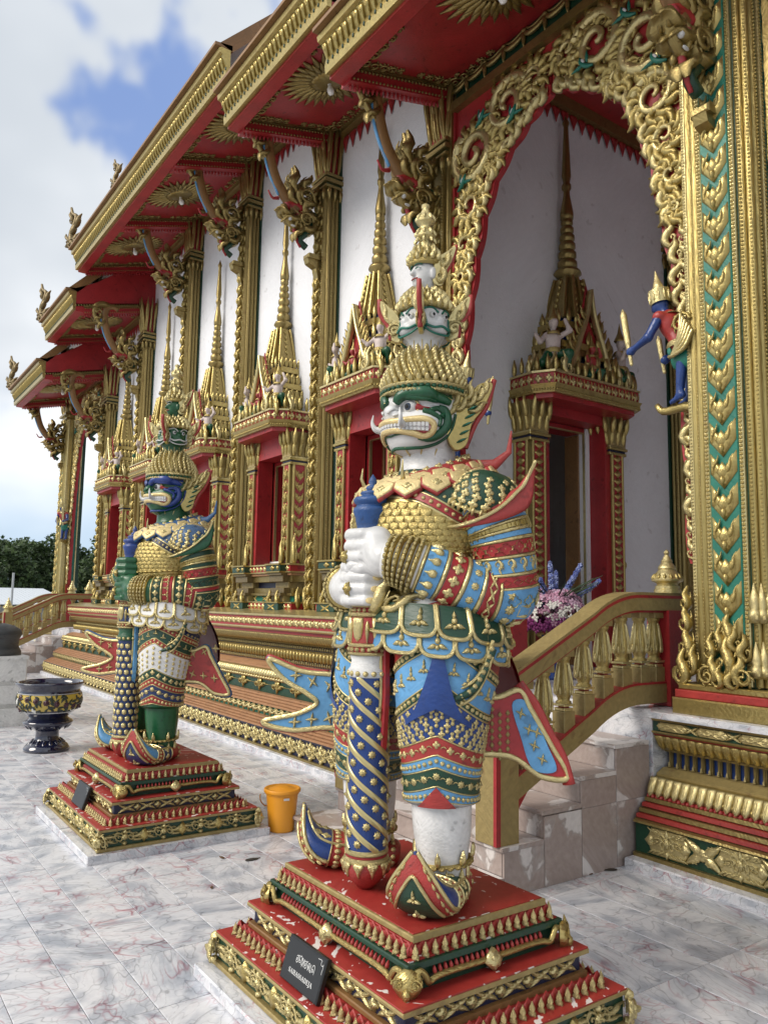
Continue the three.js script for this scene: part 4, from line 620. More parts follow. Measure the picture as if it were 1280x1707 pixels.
  { const l = [], d = []; for (const s of [-1, 0, 1]) l.push(sweep([v3(s * w * 0.3, bellB, w * 0.44), v3(s * w * 0.17, bellT, w * 0.24)], 0.02, 6)); for (const s of [-1, 1]) for (const q of [-1, 1]) l.push(sweep([v3(s * w * 0.5, bellB, w * 0.3 * q), v3(s * w * 0.27, bellT, w * 0.16 * q)], 0.018, 6)); part(S, 'bell_ribs', merge(l), MT.gold); for (let i = 0; i < 7; i++) for (const s of [-1, 1]) { const t = i / 7, k = 1 - 0.5 * t; d.push(onto(v3(s * w * 0.235 * k, mix(bellB, bellT, t) + 0.03, w * 0.43 * k), v3(0, 0.2, 1), UP, [0.05, 0.08, 0.08])); d.push(onto(v3(w * 0.5 * k * s, mix(bellB, bellT, t) + 0.03, 0), v3(s, 0.2, 0), UP, [0.06, 0.09, 0.08])); } part(S, 'bell_scales', stamp(mDia, d), MT.gold, true); }
  const nr = [[0.075, 0]], yb = bellT; const pr = []; const rr = 0.095 * sw; pr.push([rr * 0.8, yb], [rr * 0.8, yb + 0.03], [rr * 1.35, yb + 0.08], [rr * 1.2, yb + 0.12], [rr * 0.75, yb + 0.14]);
  let y = yb + 0.14; for (let i = 0; i < 6; i++) { const r = rr * (0.95 - i * 0.075), h = 0.115 - i * 0.006; pr.push([r * 0.72, y], [r, y + h * 0.25], [r, y + h * 0.7], [r * 0.72, y + h]); y += h; }
  pr.push([rr * 0.62, y], [rr * 0.66, y + 0.06], [rr * 0.34, y + 0.28], [rr * 0.3, y + 0.34], [rr * 0.46, y + 0.37], [rr * 0.46, y + 0.41], [rr * 0.3, y + 0.44], [rr * 0.46, y + 0.52], [rr * 0.26, o.tip - 0.22], [rr * 0.24, o.tip - 0.14], [rr * 0.36, o.tip - 0.1], [rr * 0.1, o.tip - 0.03], [0.002, o.tip]);
  part(S, 'needle', lathe(pr, 14), MT.goldWall).position.z = -0.02;
  // little red gable before the spire, with flame edges
  const G = sub(g, 'gable', [0, T + 0.25, dp - 0.1]), gh = 0.62 * sw, gw = 0.34 * sw;
  part(G, 'ground', slab([[-gw, 0], [gw, 0], [0, gh]], 0.03).translate(0, 0, -0.08), MT.red);
  const edge = (s) => sweep(spline([[s * (gw + 0.1), 0.02, 0], [s * gw * 0.8, 0.12, 0], [s * gw * 0.42, gh * 0.62, 0], [s * 0.05, gh * 1.0, 0], [0, gh * 1.36, 0]], 12), (t) => [0.045, 0.05 * (1 - t * 0.75)], 6, [0, 0, 1]);
  part(G, 'bargeboard', merge([edge(-1), edge(1)]), MT.goldPale);
  const fl = []; for (const s of [-1, 1]) for (let i = 0; i < 8; i++) { const t = i / 8, x = s * mix(gw * 0.95, 0.03, t) + s * 0.05, yy = mix(0.1, gh * 1.12, t); fl.push(MX([x, yy, 0.0], [0, s > 0 ? 0 : PI, -0.5], [0.1, 0.15, 0.1])); } fl.push(MX([gw + 0.18, 0.06, 0.02], [0, 0, 0.2], [0.22, 0.3, 0.16]), MX([-gw - 0.18, 0.06, 0.02], [0, PI, 0.2], [0.22, 0.3, 0.16])); part(G, 'flame_edge', stamp(mFlame, fl), MT.gold, true);
  part(G, 'red_edge', merge([-1, 1].map((s) => sweep(spline([[s * (gw * 0.9), 0.12, -0.06], [s * gw * 0.5, gh * 0.66, -0.06], [s * 0.06, gh * 1.08, -0.06], [0.0, gh * 1.44, -0.06]], 10), (t) => 0.03 * (1 - t * 0.7), 6))), MT.redDeep);
  figureIn(g, [0, T + 0.27, dp - 0.09], 0, 0.72 * sw, MT.redStatue, MT.green);
  figureIn(g, [hw * 0.68, T + 0.3, dp * 0.72], 0.5, 1.05 * sw, MT.flesh, MT.green); figureIn(g, [-hw * 0.68, T + 0.3, dp * 0.72], -0.5, 1.05 * sw, MT.flesh, MT.green);
  const cf = []; for (const s of [-1, 1]) for (const [x, z, r, q] of [[hw * 0.95, dp * 0.55, 0.2, 0.26], [hw * 0.5, dp * 0.9, 0.1, 0.28], [hw * 0.8, dp * 0.85, 0.3, 0.2], [hw * 0.62, dp * 0.98, -0.2, 0.24]]) cf.push(MX([s * x, T + 0.36, z], [0, s > 0 ? 0.4 : PI - 0.4, r], [q * 0.7, q, q * 0.7])); part(can, 'corner_flames', stamp(mFlame, cf), MT.goldPale, true);
  return g;
}
function sill(x) { // moulded pedestal under a window, with stronger feet below the posts
  const g = sub(temple, 'window_pedestal', [x, 0, ZW]);
  const L = [['band', 0.32, 1.49, 1.575, MT.redDeep, 0.86], ['lip', 0.335, 1.5755, 1.592, MT.goldPale, 0.87], ['green_band', 0.24, 1.5925, 1.665, MT.teal, 0.78], ['lower_slope', 0.29, 1.6655, 1.70, MT.goldWall, 0.8], ['lower_step', 0.24, 1.7005, 1.765, MT.goldWall, 0.74], ['waist', 0.17, 1.7655, 1.84, MT.navy, 0.66], ['upper_slope', 0.26, 1.8405, 1.92, MT.goldWall, 0.74], ['red_line', 0.29, 1.9205, 1.952, MT.tan, 0.77], ['lip', 0.32, 1.9525, 1.97, MT.goldPale, 0.79], ['top_band', 0.31, 1.9705, 2.045, MT.redDeep, 0.785], ['top', 0.33, 2.0455, 2.066, MT.goldPale, 0.8]];
  for (const [n, d, y0, y1, m, w] of L) part(g, n, cbox(-w, w, y0, y1, -0.05, d, 0.004), m);
  for (const s of [-1, 1]) { const f = sub(g, 'foot', [s * 0.5, 0, 0]); for (const [n, d, y0, y1, m, w] of L) part(f, n, cbox(-0.15 - d * 0.12, 0.15 + d * 0.12, y0, y1, 0, d + 0.09, 0.004), m === MT.redDeep ? MT.greenDark : m === MT.navy || m === MT.teal ? MT.goldFlat : m === MT.goldPale ? MT.gold : MT.bronze); part(f, 'foot_leaf', merge([tf(mCross, [0, 1.53, 0.41], [0, 0, 0], [0.2, 0.08, 0.1]), tf(mRos, [0, 2.01, 0.405], [0, 0, 0], [0.12, 0.06, 0.1]), tf(mDia, [0.14, 2.01, 0.4], [0, 0, 0], [0.06, 0.06, 0.1]), tf(mFlame, [0.1, 1.63, 0.37], [0, 0, 0], [0.14, 0.2, 0.2]), tf(mFlame, [-0.1, 1.63, 0.37], [0, PI, 0], [0.14, 0.2, -0.2])]), MT.gold); }
  const r1 = [], r2 = [], r3 = []; for (let i = 0; i < 15; i++) { const u = (i + 0.5) / 15 - 0.5; r1.push(MX([u * 1.7, 1.532, 0.32], [0, 0, 0], [0.1, 0.078, 0.1])); r2.push(MX([u * 1.54, 2.008, 0.31], [0, 0, 0], [0.09, 0.068, 0.09])); if (i % 3 === 1) r3.push(MX([u * 1.5, 1.63, 0.24], [0, 0, 0], [0.14, 0.075, 0.12])); }
  pieces(g, 'rosette', mRos, r1.concat(r2), MT.goldPale); pieces(g, 'leaf_ornament', mCross, r3, MT.gold);
  for (const s of [-1, 1]) for (const z of [0]) for (let k = 0; k < 3; k++) { part(g, 'side_flame', mFlame, MT.gold).position.set(s * (0.84 + k * 0.04), 1.63 + k * 0.03, 0.22 - k * 0.08); const m = g.children[g.children.length - 1]; m.scale.set(0.14 * s, 0.26, 0.2); }
}
for (let i = 0; i < 5; i++) { const c = (PX[i] + PX[i + 1]) / 2; opening(temple, [c, 0, ZW], 0, { w: 1.29, y0: 2.066, half: 0.36, top: 3.77, open: 3.5, tip: 7.12 - (i === 4 ? 0.5 : 0) }); sill(c); }
opening(temple, [-5.9, 0, -6.58], PI / 2, { w: 1.6, y0: 0.93, half: 0.45, top: 3.74, open: 3.62, tip: 7.25, door: true });

// ---- porch column and the pierced arch between it and the corner pilaster
function porchColumn(x, dir) { // dir +1: near porch, -1: mirrored far porch
  const g = sub(temple, 'porch_column', [x, 0, -4.86]); g.scale.x = dir; const y0 = 0.93, yt = 6.5;
  part(g, 'base', merge([cbox(-0.36, 0.36, y0, y0 + 0.10, -0.36, 0.36, 0.01), cbox(-0.33, 0.33, y0 + 0.15, y0 + 0.19, -0.33, 0.33, 0.008)]), MT.gold);
  part(g, 'base_stripe', cbox(-0.345, 0.345, y0 + 0.1, y0 + 0.15, -0.345, 0.345, 0.006), MT.redStatue);
  // cross-shaped core: broad faces plus stepped corners
  part(g, 'core', merge([box(-0.15, 0.15, y0 + 0.19, yt, -0.24, 0.24), box(-0.24, 0.24, y0 + 0.19, yt, -0.15, 0.15), box(-0.20, 0.20, y0 + 0.19, yt, -0.20, 0.20)]), MT.greenDark);
  const A = y0 + 0.2, B = yt - 0.1;
  for (const [x, z] of [[0.165, 0.225], [0.215, 0.215], [0.225, 0.165]]) for (const [sx, sz] of [[1, 1], [-1, 1], [1, -1]]) part(g, 'reed', reed(0.026, A, B), MT.gold).position.set(sx * x, 0, sz * z);
  const strip = (name, f, w, z, m, off) => { for (const [rot] of [[0], [PI / 2], [-PI / 2]]) { const q = part(g, name, cbox(off - w / 2, off + w / 2, A, B, z, z + 0.03, 0.006), m); q.rotation.y = rot; } };
  strip('edge_strip', 0, 0.034, 0.235, MT.goldPale, -0.118); strip('edge_strip', 0, 0.034, 0.235, MT.goldPale, 0.118);
  strip('panel', 0, 0.2, 0.236, MT.teal, 0);
  for (const rot of [0, PI / 2]) { const l = []; for (let y = A + 0.32; y < B - 0.1; y += 0.205) l.push(new THREE.Matrix4().makeRotationY(rot).multiply(MX([0, y, 0.264], [0, 0, 0], [0.18, 0.25, 0.2]))); pieces(g, 'chevron_leaf', mChev, l, MT.gold); }
  const b = []; for (let y = A; y < B; y += 0.026) { for (const u of [-0.118, 0.118]) { b.push(MX([u, y, 0.266], [0, 0, 0], [0.034, 0.024, 0.016]), MX([0.266, y, u], [0, 0, 0], [0.016, 0.024, 0.034])); } for (const [u, v] of [[0.168, 0.252], [0.222, 0.237], [0.252, 0.168]]) b.push(MX([u, y, v], [0, 0, 0], [0.022, 0.02, 0.014])); }
  part(g, 'beading', stamp(mBeadT, b), MT.gold, true);
  // wide beaded jamb strip towards the arch
  part(g, 'jamb_strip', cbox(-0.275, -0.175, A, B, 0.11, 0.225, 0.012), MT.goldPale);
  const jb = []; for (let y = A; y < B; y += 0.022) for (let k = 0; k < 3; k++) jb.push(MX([-0.255 + k * 0.03, y + (k % 2) * 0.011, 0.226], [0, 0, 0], [0.024, 0.02, 0.014])); part(g, 'jamb_beading', stamp(mBeadT, jb), MT.goldPale, true);
  // flame foot ornaments
  const ff = sub(g, 'foot_ornament'); part(ff, 'flames', stamp(mFlame, [[-0.31, 1.22, 0.3, 0.2, 0.22], [-0.29, 1.38, 0.27, 0.17, 0.22], [-0.3, 1.53, 0.26, 0.14, 0.18], [-0.3, 1.66, 0.25, 0.11, 0.15], [-0.23, 1.27, 0.3, 0.14, 0.18], [0.0, 1.3, 0.3, 0.2, 0.26], [-0.09, 1.23, 0.31, 0.18, 0.18], [0.09, 1.23, 0.31, -0.18, 0.18], [-0.11, 1.36, 0.29, 0.14, 0.16], [0.11, 1.36, 0.29, -0.14, 0.16], [0.0, 1.47, 0.28, 0.16, 0.2], [-0.05, 1.41, 0.29, 0.13, 0.15], [0.05, 1.41, 0.29, -0.13, 0.15], [-0.04, 1.18, 0.32, 0.14, 0.14], [0.04, 1.18, 0.32, -0.14, 0.14]].map(([x, y, z, s, h]) => MX([x, y, z], [0, 0, 0], [s, h, 0.24]))), MT.gold);
  part(ff, 'scrolls', stamp(mScroll, [MX([-0.12, 1.18, 0.33], [0, 0, 0.6], 0.14), MX([0.12, 1.18, 0.33], [0, PI, -0.6], [0.14, 0.14, -0.14]), MX([-0.3, 1.17, 0.31], [0, 0, 1.2], 0.15)]), MT.gold);
  const cs = []; for (let i = 0; i < 3; i++) for (const [y, h] of [[1.28, 0.2], [1.62, 0.22]]) { cs.push(MX([0.17 + i * 0.03, y, 0.27 - i * 0.03], [0, PI / 4, 0], [0.12, h, 0.14])); } part(ff, 'reed_caps', stamp(mBud, cs), MT.goldPale, true);
  part(g, 'capital', merge([cbox(-0.3, 0.3, 6.0, 6.05, -0.3, 0.3, 0.01), cbox(-0.33, 0.33, 6.1, 6.16, -0.33, 0.33, 0.01), tf(mCapFlare(0.6, 0.6, 0.5), [0, 6.16, 0])]), MT.goldWall);
  bracket(g, -0.03, 6.42, 0.12);
  return g;
}
porchColumn(-2.78, 1); porchColumn(-20.42, -1);
function arch(xl, xr, z, sides = [-1, 1]) { // xl < xr jamb lines
  const g = sub(temple, 'arch_panel'), H = 6.5, W = xr - xl, mid = (xl + xr) / 2;
  const edge = [[0.13, 1.9], [0.14, 2.6], [0.165, 3.4], [0.2, 3.9], [0.27, 4.4], [0.37, 4.88], [0.5, 5.32], [0.7, 5.64], [0.96, 5.86], [W / 2 - 0.16, 5.98], [W / 2, 6.06]];
  const cusp = (pts) => { const c = new THREE.SplineCurve(pts.map(([x, y]) => new THREE.Vector2(x, y))).getPoints(96); return c.map((p, i) => { const k = (i % 8) / 8; return [p.x + 0.03 * Math.sin(PI * k) - 0.012, p.y - 0.02 * Math.sin(PI * k)]; }); };
  const L = cusp(edge);
  const sh = [[xl, 1.9], ...L.map(([d, y]) => [xl + d, y]), ...L.slice().reverse().map(([d, y]) => [xr - d, y]), [xr, 1.9], [xr, H], [xl, H]];
  for (const s of [-1, 1]) { const p = s < 0 ? [[xl, 1.9], ...L.map(([d, y]) => [xl + d, y]), [mid, H], [xl, H]] : [[xr, 1.9], ...L.map(([d, y]) => [xr - d, y]), [mid, H], [xr, H]]; part(g, 'ground', slab(p.map(([x, y]) => [x, y]), 0.06).translate(0, 0, z - 0.03), MT.redDeep); }
  const frame = [box(xl, xr, H + 0.001, H + 0.09, z - 0.06, z + 0.1), box(xl, xl + 0.045, 0.95, H, z - 0.05, z + 0.085)]; part(g, 'gold_frame', merge(frame), MT.goldWall);
  part(g, 'red_line', merge([box(xl, xr, H + 0.0905, H + 0.12, z - 0.05, z + 0.07), box(xl + 0.0455, xl + 0.07, 0.95, H, z - 0.04, z + 0.06)]), MT.red);
  part(g, 'garland_band', box(xl, xr, H + 0.1205, H + 0.36, z - 0.06, z + 0.03), MT.greenDark);
  const sw = []; for (let x = xl + 0.1; x < xr; x += 0.26) sw.push(onto(v3(x, H + 0.24, z + 0.035), v3(0, 0, 1), UP, [0.26, 0.2, 0.2])); pieces(g, 'swag', mSwag, sw, MT.goldWall);
  // scrollwork: big spirals in the spandrels, shrinking down the jambs, leaves between
  const spiral = (cx, cy, r, a0, turns, w) => { const c = []; for (let i = 0; i <= 26; i++) { const t = i / 26, a = a0 + t * turns * 2 * PI, q = r * (1 - t * 0.88); c.push(v3(cx + q * Math.cos(a), cy + q * Math.sin(a), z + 0.05 + 0.03 * t)); } return sweep(c, (t) => w * (1 - t * 0.5), 6); };
  for (const s of sides) {
    const X = (d) => s < 0 ? xl + d : xr - d, sp = sub(g, 'spandrel_scrollwork');
    const big = [[0.82, 6.18, 0.27, 0.5, 1.6], [0.36, 5.92, 0.30, 2.2, 1.8], [0.30, 5.42, 0.2, 0.4, 1.6], [0.21, 5.05, 0.14, 2.6, 1.5], [0.17, 4.74, 0.11, 0.6, 1.4], [0.14, 4.46, 0.09, 2.8, 1.4], [1.12, 6.28, 0.16, 2.0, 1.5], [0.62, 5.76, 0.12, 1.0, 1.4]];
    for (const [d, y, r, a, t] of big) {
      part(sp, 'spiral', spiral(X(d), y, r, s < 0 ? a : PI - a, s < 0 ? t : -t, Math.max(0.022, r * 0.19)), MT.goldPale);
      const lf = [], n = Math.round(6 + r * 30); for (let i = 0; i < n; i++) { const A = i / n * 2 * PI, q = r * 1.0; lf.push(MX([X(d) + Math.cos(A) * q, y + Math.sin(A) * q, z + 0.045], [0, 0, A + (s < 0 ? -1.9 : -1.2)], [0.16 + r * 0.2, 0.14 + r * 0.2, 0.22])); if (i % 2) lf.push(MX([X(d) + Math.cos(A) * q * 0.55, y + Math.sin(A) * q * 0.55, z + 0.05], [0, 0, A + 0.6], [0.11 + r * 0.18, 0.1 + r * 0.16, 0.18])); }
      pieces(sp, 'flame_leaf', mFlame, lf, MT.gold);
    }
    // leaves along the curved edge and down the jamb
    const ed = []; for (let i = 6; i < L.length - 2; i += 3) { const [d, y] = L[i], [d2, y2] = L[i + 2], an = Math.atan2(y2 - y, (d2 - d)); if (d > 0.12) ed.push(MX([X(Math.max(0.06, d - 0.07)), y + 0.03, z + 0.045], [0, s < 0 ? 0 : PI, an - PI / 2 + 0.3], [0.18, 0.19, s < 0 ? 0.2 : -0.2])); }
    for (let y = 2.0; y < 4.6; y += 0.125) ed.push(MX([X(0.09), y, z + 0.045], [0, s < 0 ? PI : 0, 0.35], [0.14, 0.15, s < 0 ? -0.14 : 0.14]));
    pieces(sp, 'flame_leaf', mFlame, ed, MT.goldPale);
    // small green birds among the scrolls
    for (const [d, y] of [[0.24, 5.66], [0.92, 6.02], [0.5, 6.2]]) { const b = sub(sp, 'bird', [X(d), y, z + 0.09]); b.scale.set(-s * 0.62, 0.62, 0.62); b.rotation.z = s * 0.9; part(b, 'body', merge([sweep(spline([[-0.02, -0.16, 0], [0.02, -0.05, 0.02], [0.0, 0.05, 0.03], [-0.05, 0.12, 0.02]], 8), (t) => 0.035 * Math.sin(PI * clamp(0.15 + t * 0.75)), 6), tf(mLeaf, [0.07, 0.06, 0.02], [0, 0, -0.8], [0.09, 0.2, 0.1]), tf(mLeaf, [-0.08, 0.0, 0.02], [0, 0, 0.9], [0.08, 0.16, 0.1])]), MT.teal); part(b, 'breast', tf(mBead, [-0.02, 0.02, 0.04], [0, 0, 0.3], [0.05, 0.09, 0.03]), MT.white); }
  }
}
arch(-5.72, -3.06, -4.84); arch(-20.14, -17.48, -4.84); arch(-2.5, 0.2, -4.84, [-1]);
// ---- marble staircases up to the porches
function staircase(xa, xb, label) {
  const g = thing('marble_staircase', label, 'staircase', [(xa + xb) / 2, 0, 0]), w = (xb - xa) / 2;
  const Z = [-2.80, -3.15, -3.47, -3.79, -4.115, -4.45], Y = [0.11, 0.267, 0.424, 0.581, 0.738, 0.9];
  for (let i = 0; i < 5; i++) {
    const s = sub(g, 'step'); const y0 = i ? Y[i - 1] + 0.0005 : 0;
    part(s, 'riser', box(-w, w, y0, Y[i] - 0.026, -4.49, Z[i] - 0.02), MT.rosy);
    part(s, 'tread', cbox(-w - 0.02, w + 0.02, Y[i] - 0.0255, Y[i], Z[i + 1] - 0.021, Z[i], 0.006), MT.rosy);
  }
  // facing slabs on the sides, thin and set 3 mm apart
  for (const sd of [-1, 1]) for (let i = 0; i < 5; i++) { const x0 = sd > 0 ? w + 0.001 : -w - 0.016, z0 = Z[i + 1] - 0.02, z1 = Z[i] - 0.022; let y = 0; const cut = [0, Math.min(0.39, Y[i] - 0.027), Y[i] - 0.027]; for (let k = 0; k < 2; k++) if (cut[k + 1] - cut[k] > 0.03) { const b = cbox(x0, x0 + 0.015, cut[k] + 0.001, cut[k + 1] - 0.001, z0 + 0.001, z1 - 0.001, 0.0015); const U = b.attributes.uv, o = rnd(), q = rnd(); for (let j = 0; j < U.count; j++) U.setXY(j, U.getX(j) * 0.8 + o, U.getY(j) * 0.8 + q); part(g, 'facing_slab', b, MT.rosy); } }
  return g;
}
staircase(-5.0, -3.31, 'rosy marble stairs to the porch between the two guardian statues');
staircase(-19.89, -18.2, 'rosy marble stairs at the far porch beyond the blue urn');
// ---- gilded stair balustrades
const finialGeo = latheC([[0.001, 0.31], [0.012, 0.30], [0.02, 0.285], [0.013, 0.27], [0.03, 0.24], [0.04, 0.225], [0.037, 0.215], [0.055, 0.19], [0.062, 0.175], [0.058, 0.165], [0.08, 0.135], [0.09, 0.12], [0.108, 0.095], [0.106, 0.085], [0.075, 0.07], [0.07, 0.055], [0.083, 0.05], [0.083, 0.03], [0.092, 0.025], [0.092, 0]].reverse(), 24);
const finialLeaf = stamp(mLeaf, Array.from({ length: 14 }, (_, i) => { const a = i / 14 * 2 * PI; return onto(v3(Math.sin(a) * 0.094, 0.115, Math.cos(a) * 0.094), v3(Math.sin(a), 0.6, Math.cos(a)), UP, [0.04, 0.045, 0.05]); }));
const balGeo = (() => { const pr = [[0.048, 0.0], [0.048, 0.012], [0.036, 0.02], [0.04, 0.034], [0.05, 0.06], [0.056, 0.085], [0.05, 0.13], [0.037, 0.19], [0.031, 0.235], [0.037, 0.262], [0.044, 0.27], [0.044, 0.285]]; return lathe(pr, 16); })();
const balRibs = stamp(mLeaf, [...Array.from({ length: 8 }, (_, i) => { const a = i / 8 * 2 * PI; return onto(v3(Math.sin(a) * 0.044, 0.15, Math.cos(a) * 0.044), v3(Math.sin(a), 0.14, Math.cos(a)), UP, [0.03, 0.2, 0.06]); }), ...Array.from({ length: 10 }, (_, i) => { const a = (i + 0.5) / 10 * 2 * PI; return onto(v3(Math.sin(a) * 0.052, 0.075, Math.cos(a) * 0.052), v3(Math.sin(a), 0, Math.cos(a)), UP, [0.032, 0.055, 0.05]); })]);
function balustrade(x, label) {
  const g = thing('stair_balustrade', label, 'balustrade', [x, 0, 0], 0, 'gilded stair balustrades');
  const newel = (z, y0, y1, hw) => { const n = sub(g, 'newel_post', [0, 0, z]); part(n, 'post', cbox(-hw, hw, y0, y1, -hw, hw, 0.004), MT.goldFlat); part(n, 'red_corner', merge([box(hw - 0.022, hw + 0.003, y0 + 0.002, y1 - 0.002, hw - 0.012, hw + 0.003), box(hw - 0.012, hw + 0.003, y0 + 0.002, y1 - 0.002, hw - 0.03, hw - 0.0121)]), MT.red); return n; };
  const fin = (z, y) => { const f = sub(g, 'finial', [0, y, z]); part(f, 'turning', finialGeo, MT.goldPale); part(f, 'leaves', finialLeaf, MT.gold, true); };
  newel(-3.22, 0.268, 1.275, 0.088); fin(-3.22, 1.276);
  const n2 = newel(-4.83, 0.932, 1.58, 0.09); n2.children[0].material = MT.red; n2.children[1].material = MT.redDeep; fin(-4.86, 1.70);
  // rails: sloping, then level, in the plane of the balustrade
  const rail = (y0, y1, h, w, zb, name, mat, dz = 0) => { const e1 = y1 - 0.055, sl = (e1 - y0) / (-3.308 - zb - 0.13), p = [[-3.308, y0], [zb + 0.3, y0 + (-3.308 - zb - 0.3) * sl]]; for (let i = 1; i < 8; i++) { const t = i / 8, A = [zb + 0.3, y0 + (-3.308 - zb - 0.3) * sl], B = [zb + 0.07, y1 + 0.005], D = [zb - 0.18, y1]; p.push([0, 1].map((k) => (1 - t) * (1 - t) * A[k] + 2 * t * (1 - t) * B[k] + t * t * D[k])); } p.push([zb - 0.18, y1], [-5.0, y1]); const top = p.map(([z, y]) => [z, y]), bot = p.slice().reverse().map(([z, y]) => [z, y - h]); return part(g, name, runX([...top, ...bot], -w, w), mat); };
  rail(1.225, 1.70, 0.122, 0.075, -4.30, 'handrail', MT.goldFlat); rail(1.206, 1.681, 0.02, 0.0775, -4.30, 'rail_stripe', MT.red); rail(1.102, 1.578, 0.014, 0.06, -4.30, 'rail_stripe', MT.red);
  rail(0.61, 1.085, 0.125, 0.06, -4.30, 'lower_rail', MT.goldFlat); rail(0.624, 1.099, 0.014, 0.0625, -4.30, 'rail_stripe', MT.red);
  part(g, 'corner_fill', runX([[-3.309, 0.37], [-3.309, 0.486], [-3.44, 0.53]], -0.03, 0.03), MT.redDeep);
  const yTop = (z) => z > -4.17 ? mix(1.088, 1.52, (z + 3.308) / -0.862) : z > -4.3 ? mix(1.52, 1.563, (z + 4.17) / -0.13) : 1.563;
  for (const z of [-3.42, -3.60, -3.78, -3.965, -4.15, -4.34, -4.53, -4.69]) { const b = sub(g, 'baluster', [0, 0, z]), yt = yTop(z), yb = yt - 0.465, s = 0.3; part(b, 'foot', cbox(-0.05, 0.05, yb - 0.05, yb + 0.098, -0.05, 0.05, 0.004), MT.goldFlat); part(b, 'foot_rings', merge([cbox(-0.042, 0.042, yb + 0.099, yb + 0.118, -0.042, 0.042, 0.004), cbox(-0.05, 0.05, yb + 0.128, yb + 0.142, -0.05, 0.05, 0.004)]), MT.goldPale); part(b, 'red_neck', lathe([[0.034, yb + 0.117], [0.034, yb + 0.13]], 10), MT.red); const o = part(b, 'vase', balGeo, MT.gold); o.position.y = yb + 0.143; const r = part(b, 'leaves', balRibs, MT.goldPale, true); r.position.y = yb + 0.143; part(b, 'cap', cbox(-0.05, 0.05, yb + 0.429, yt + 0.02, -0.05, 0.05, 0.004), MT.goldFlat); }
  return g;
}
balustrade(-3.40, 'gilded balustrade joined to the big porch column, beside the white-faced guardian');
balustrade(-4.91, 'gilded balustrade on the stair side next to the hall, behind the white-faced guardian');
balustrade(-18.29, 'gilded balustrade at the far stairs, touching the hall plinth');
balustrade(-19.80, 'gilded balustrade at the far stairs, on the side of the distant shed');
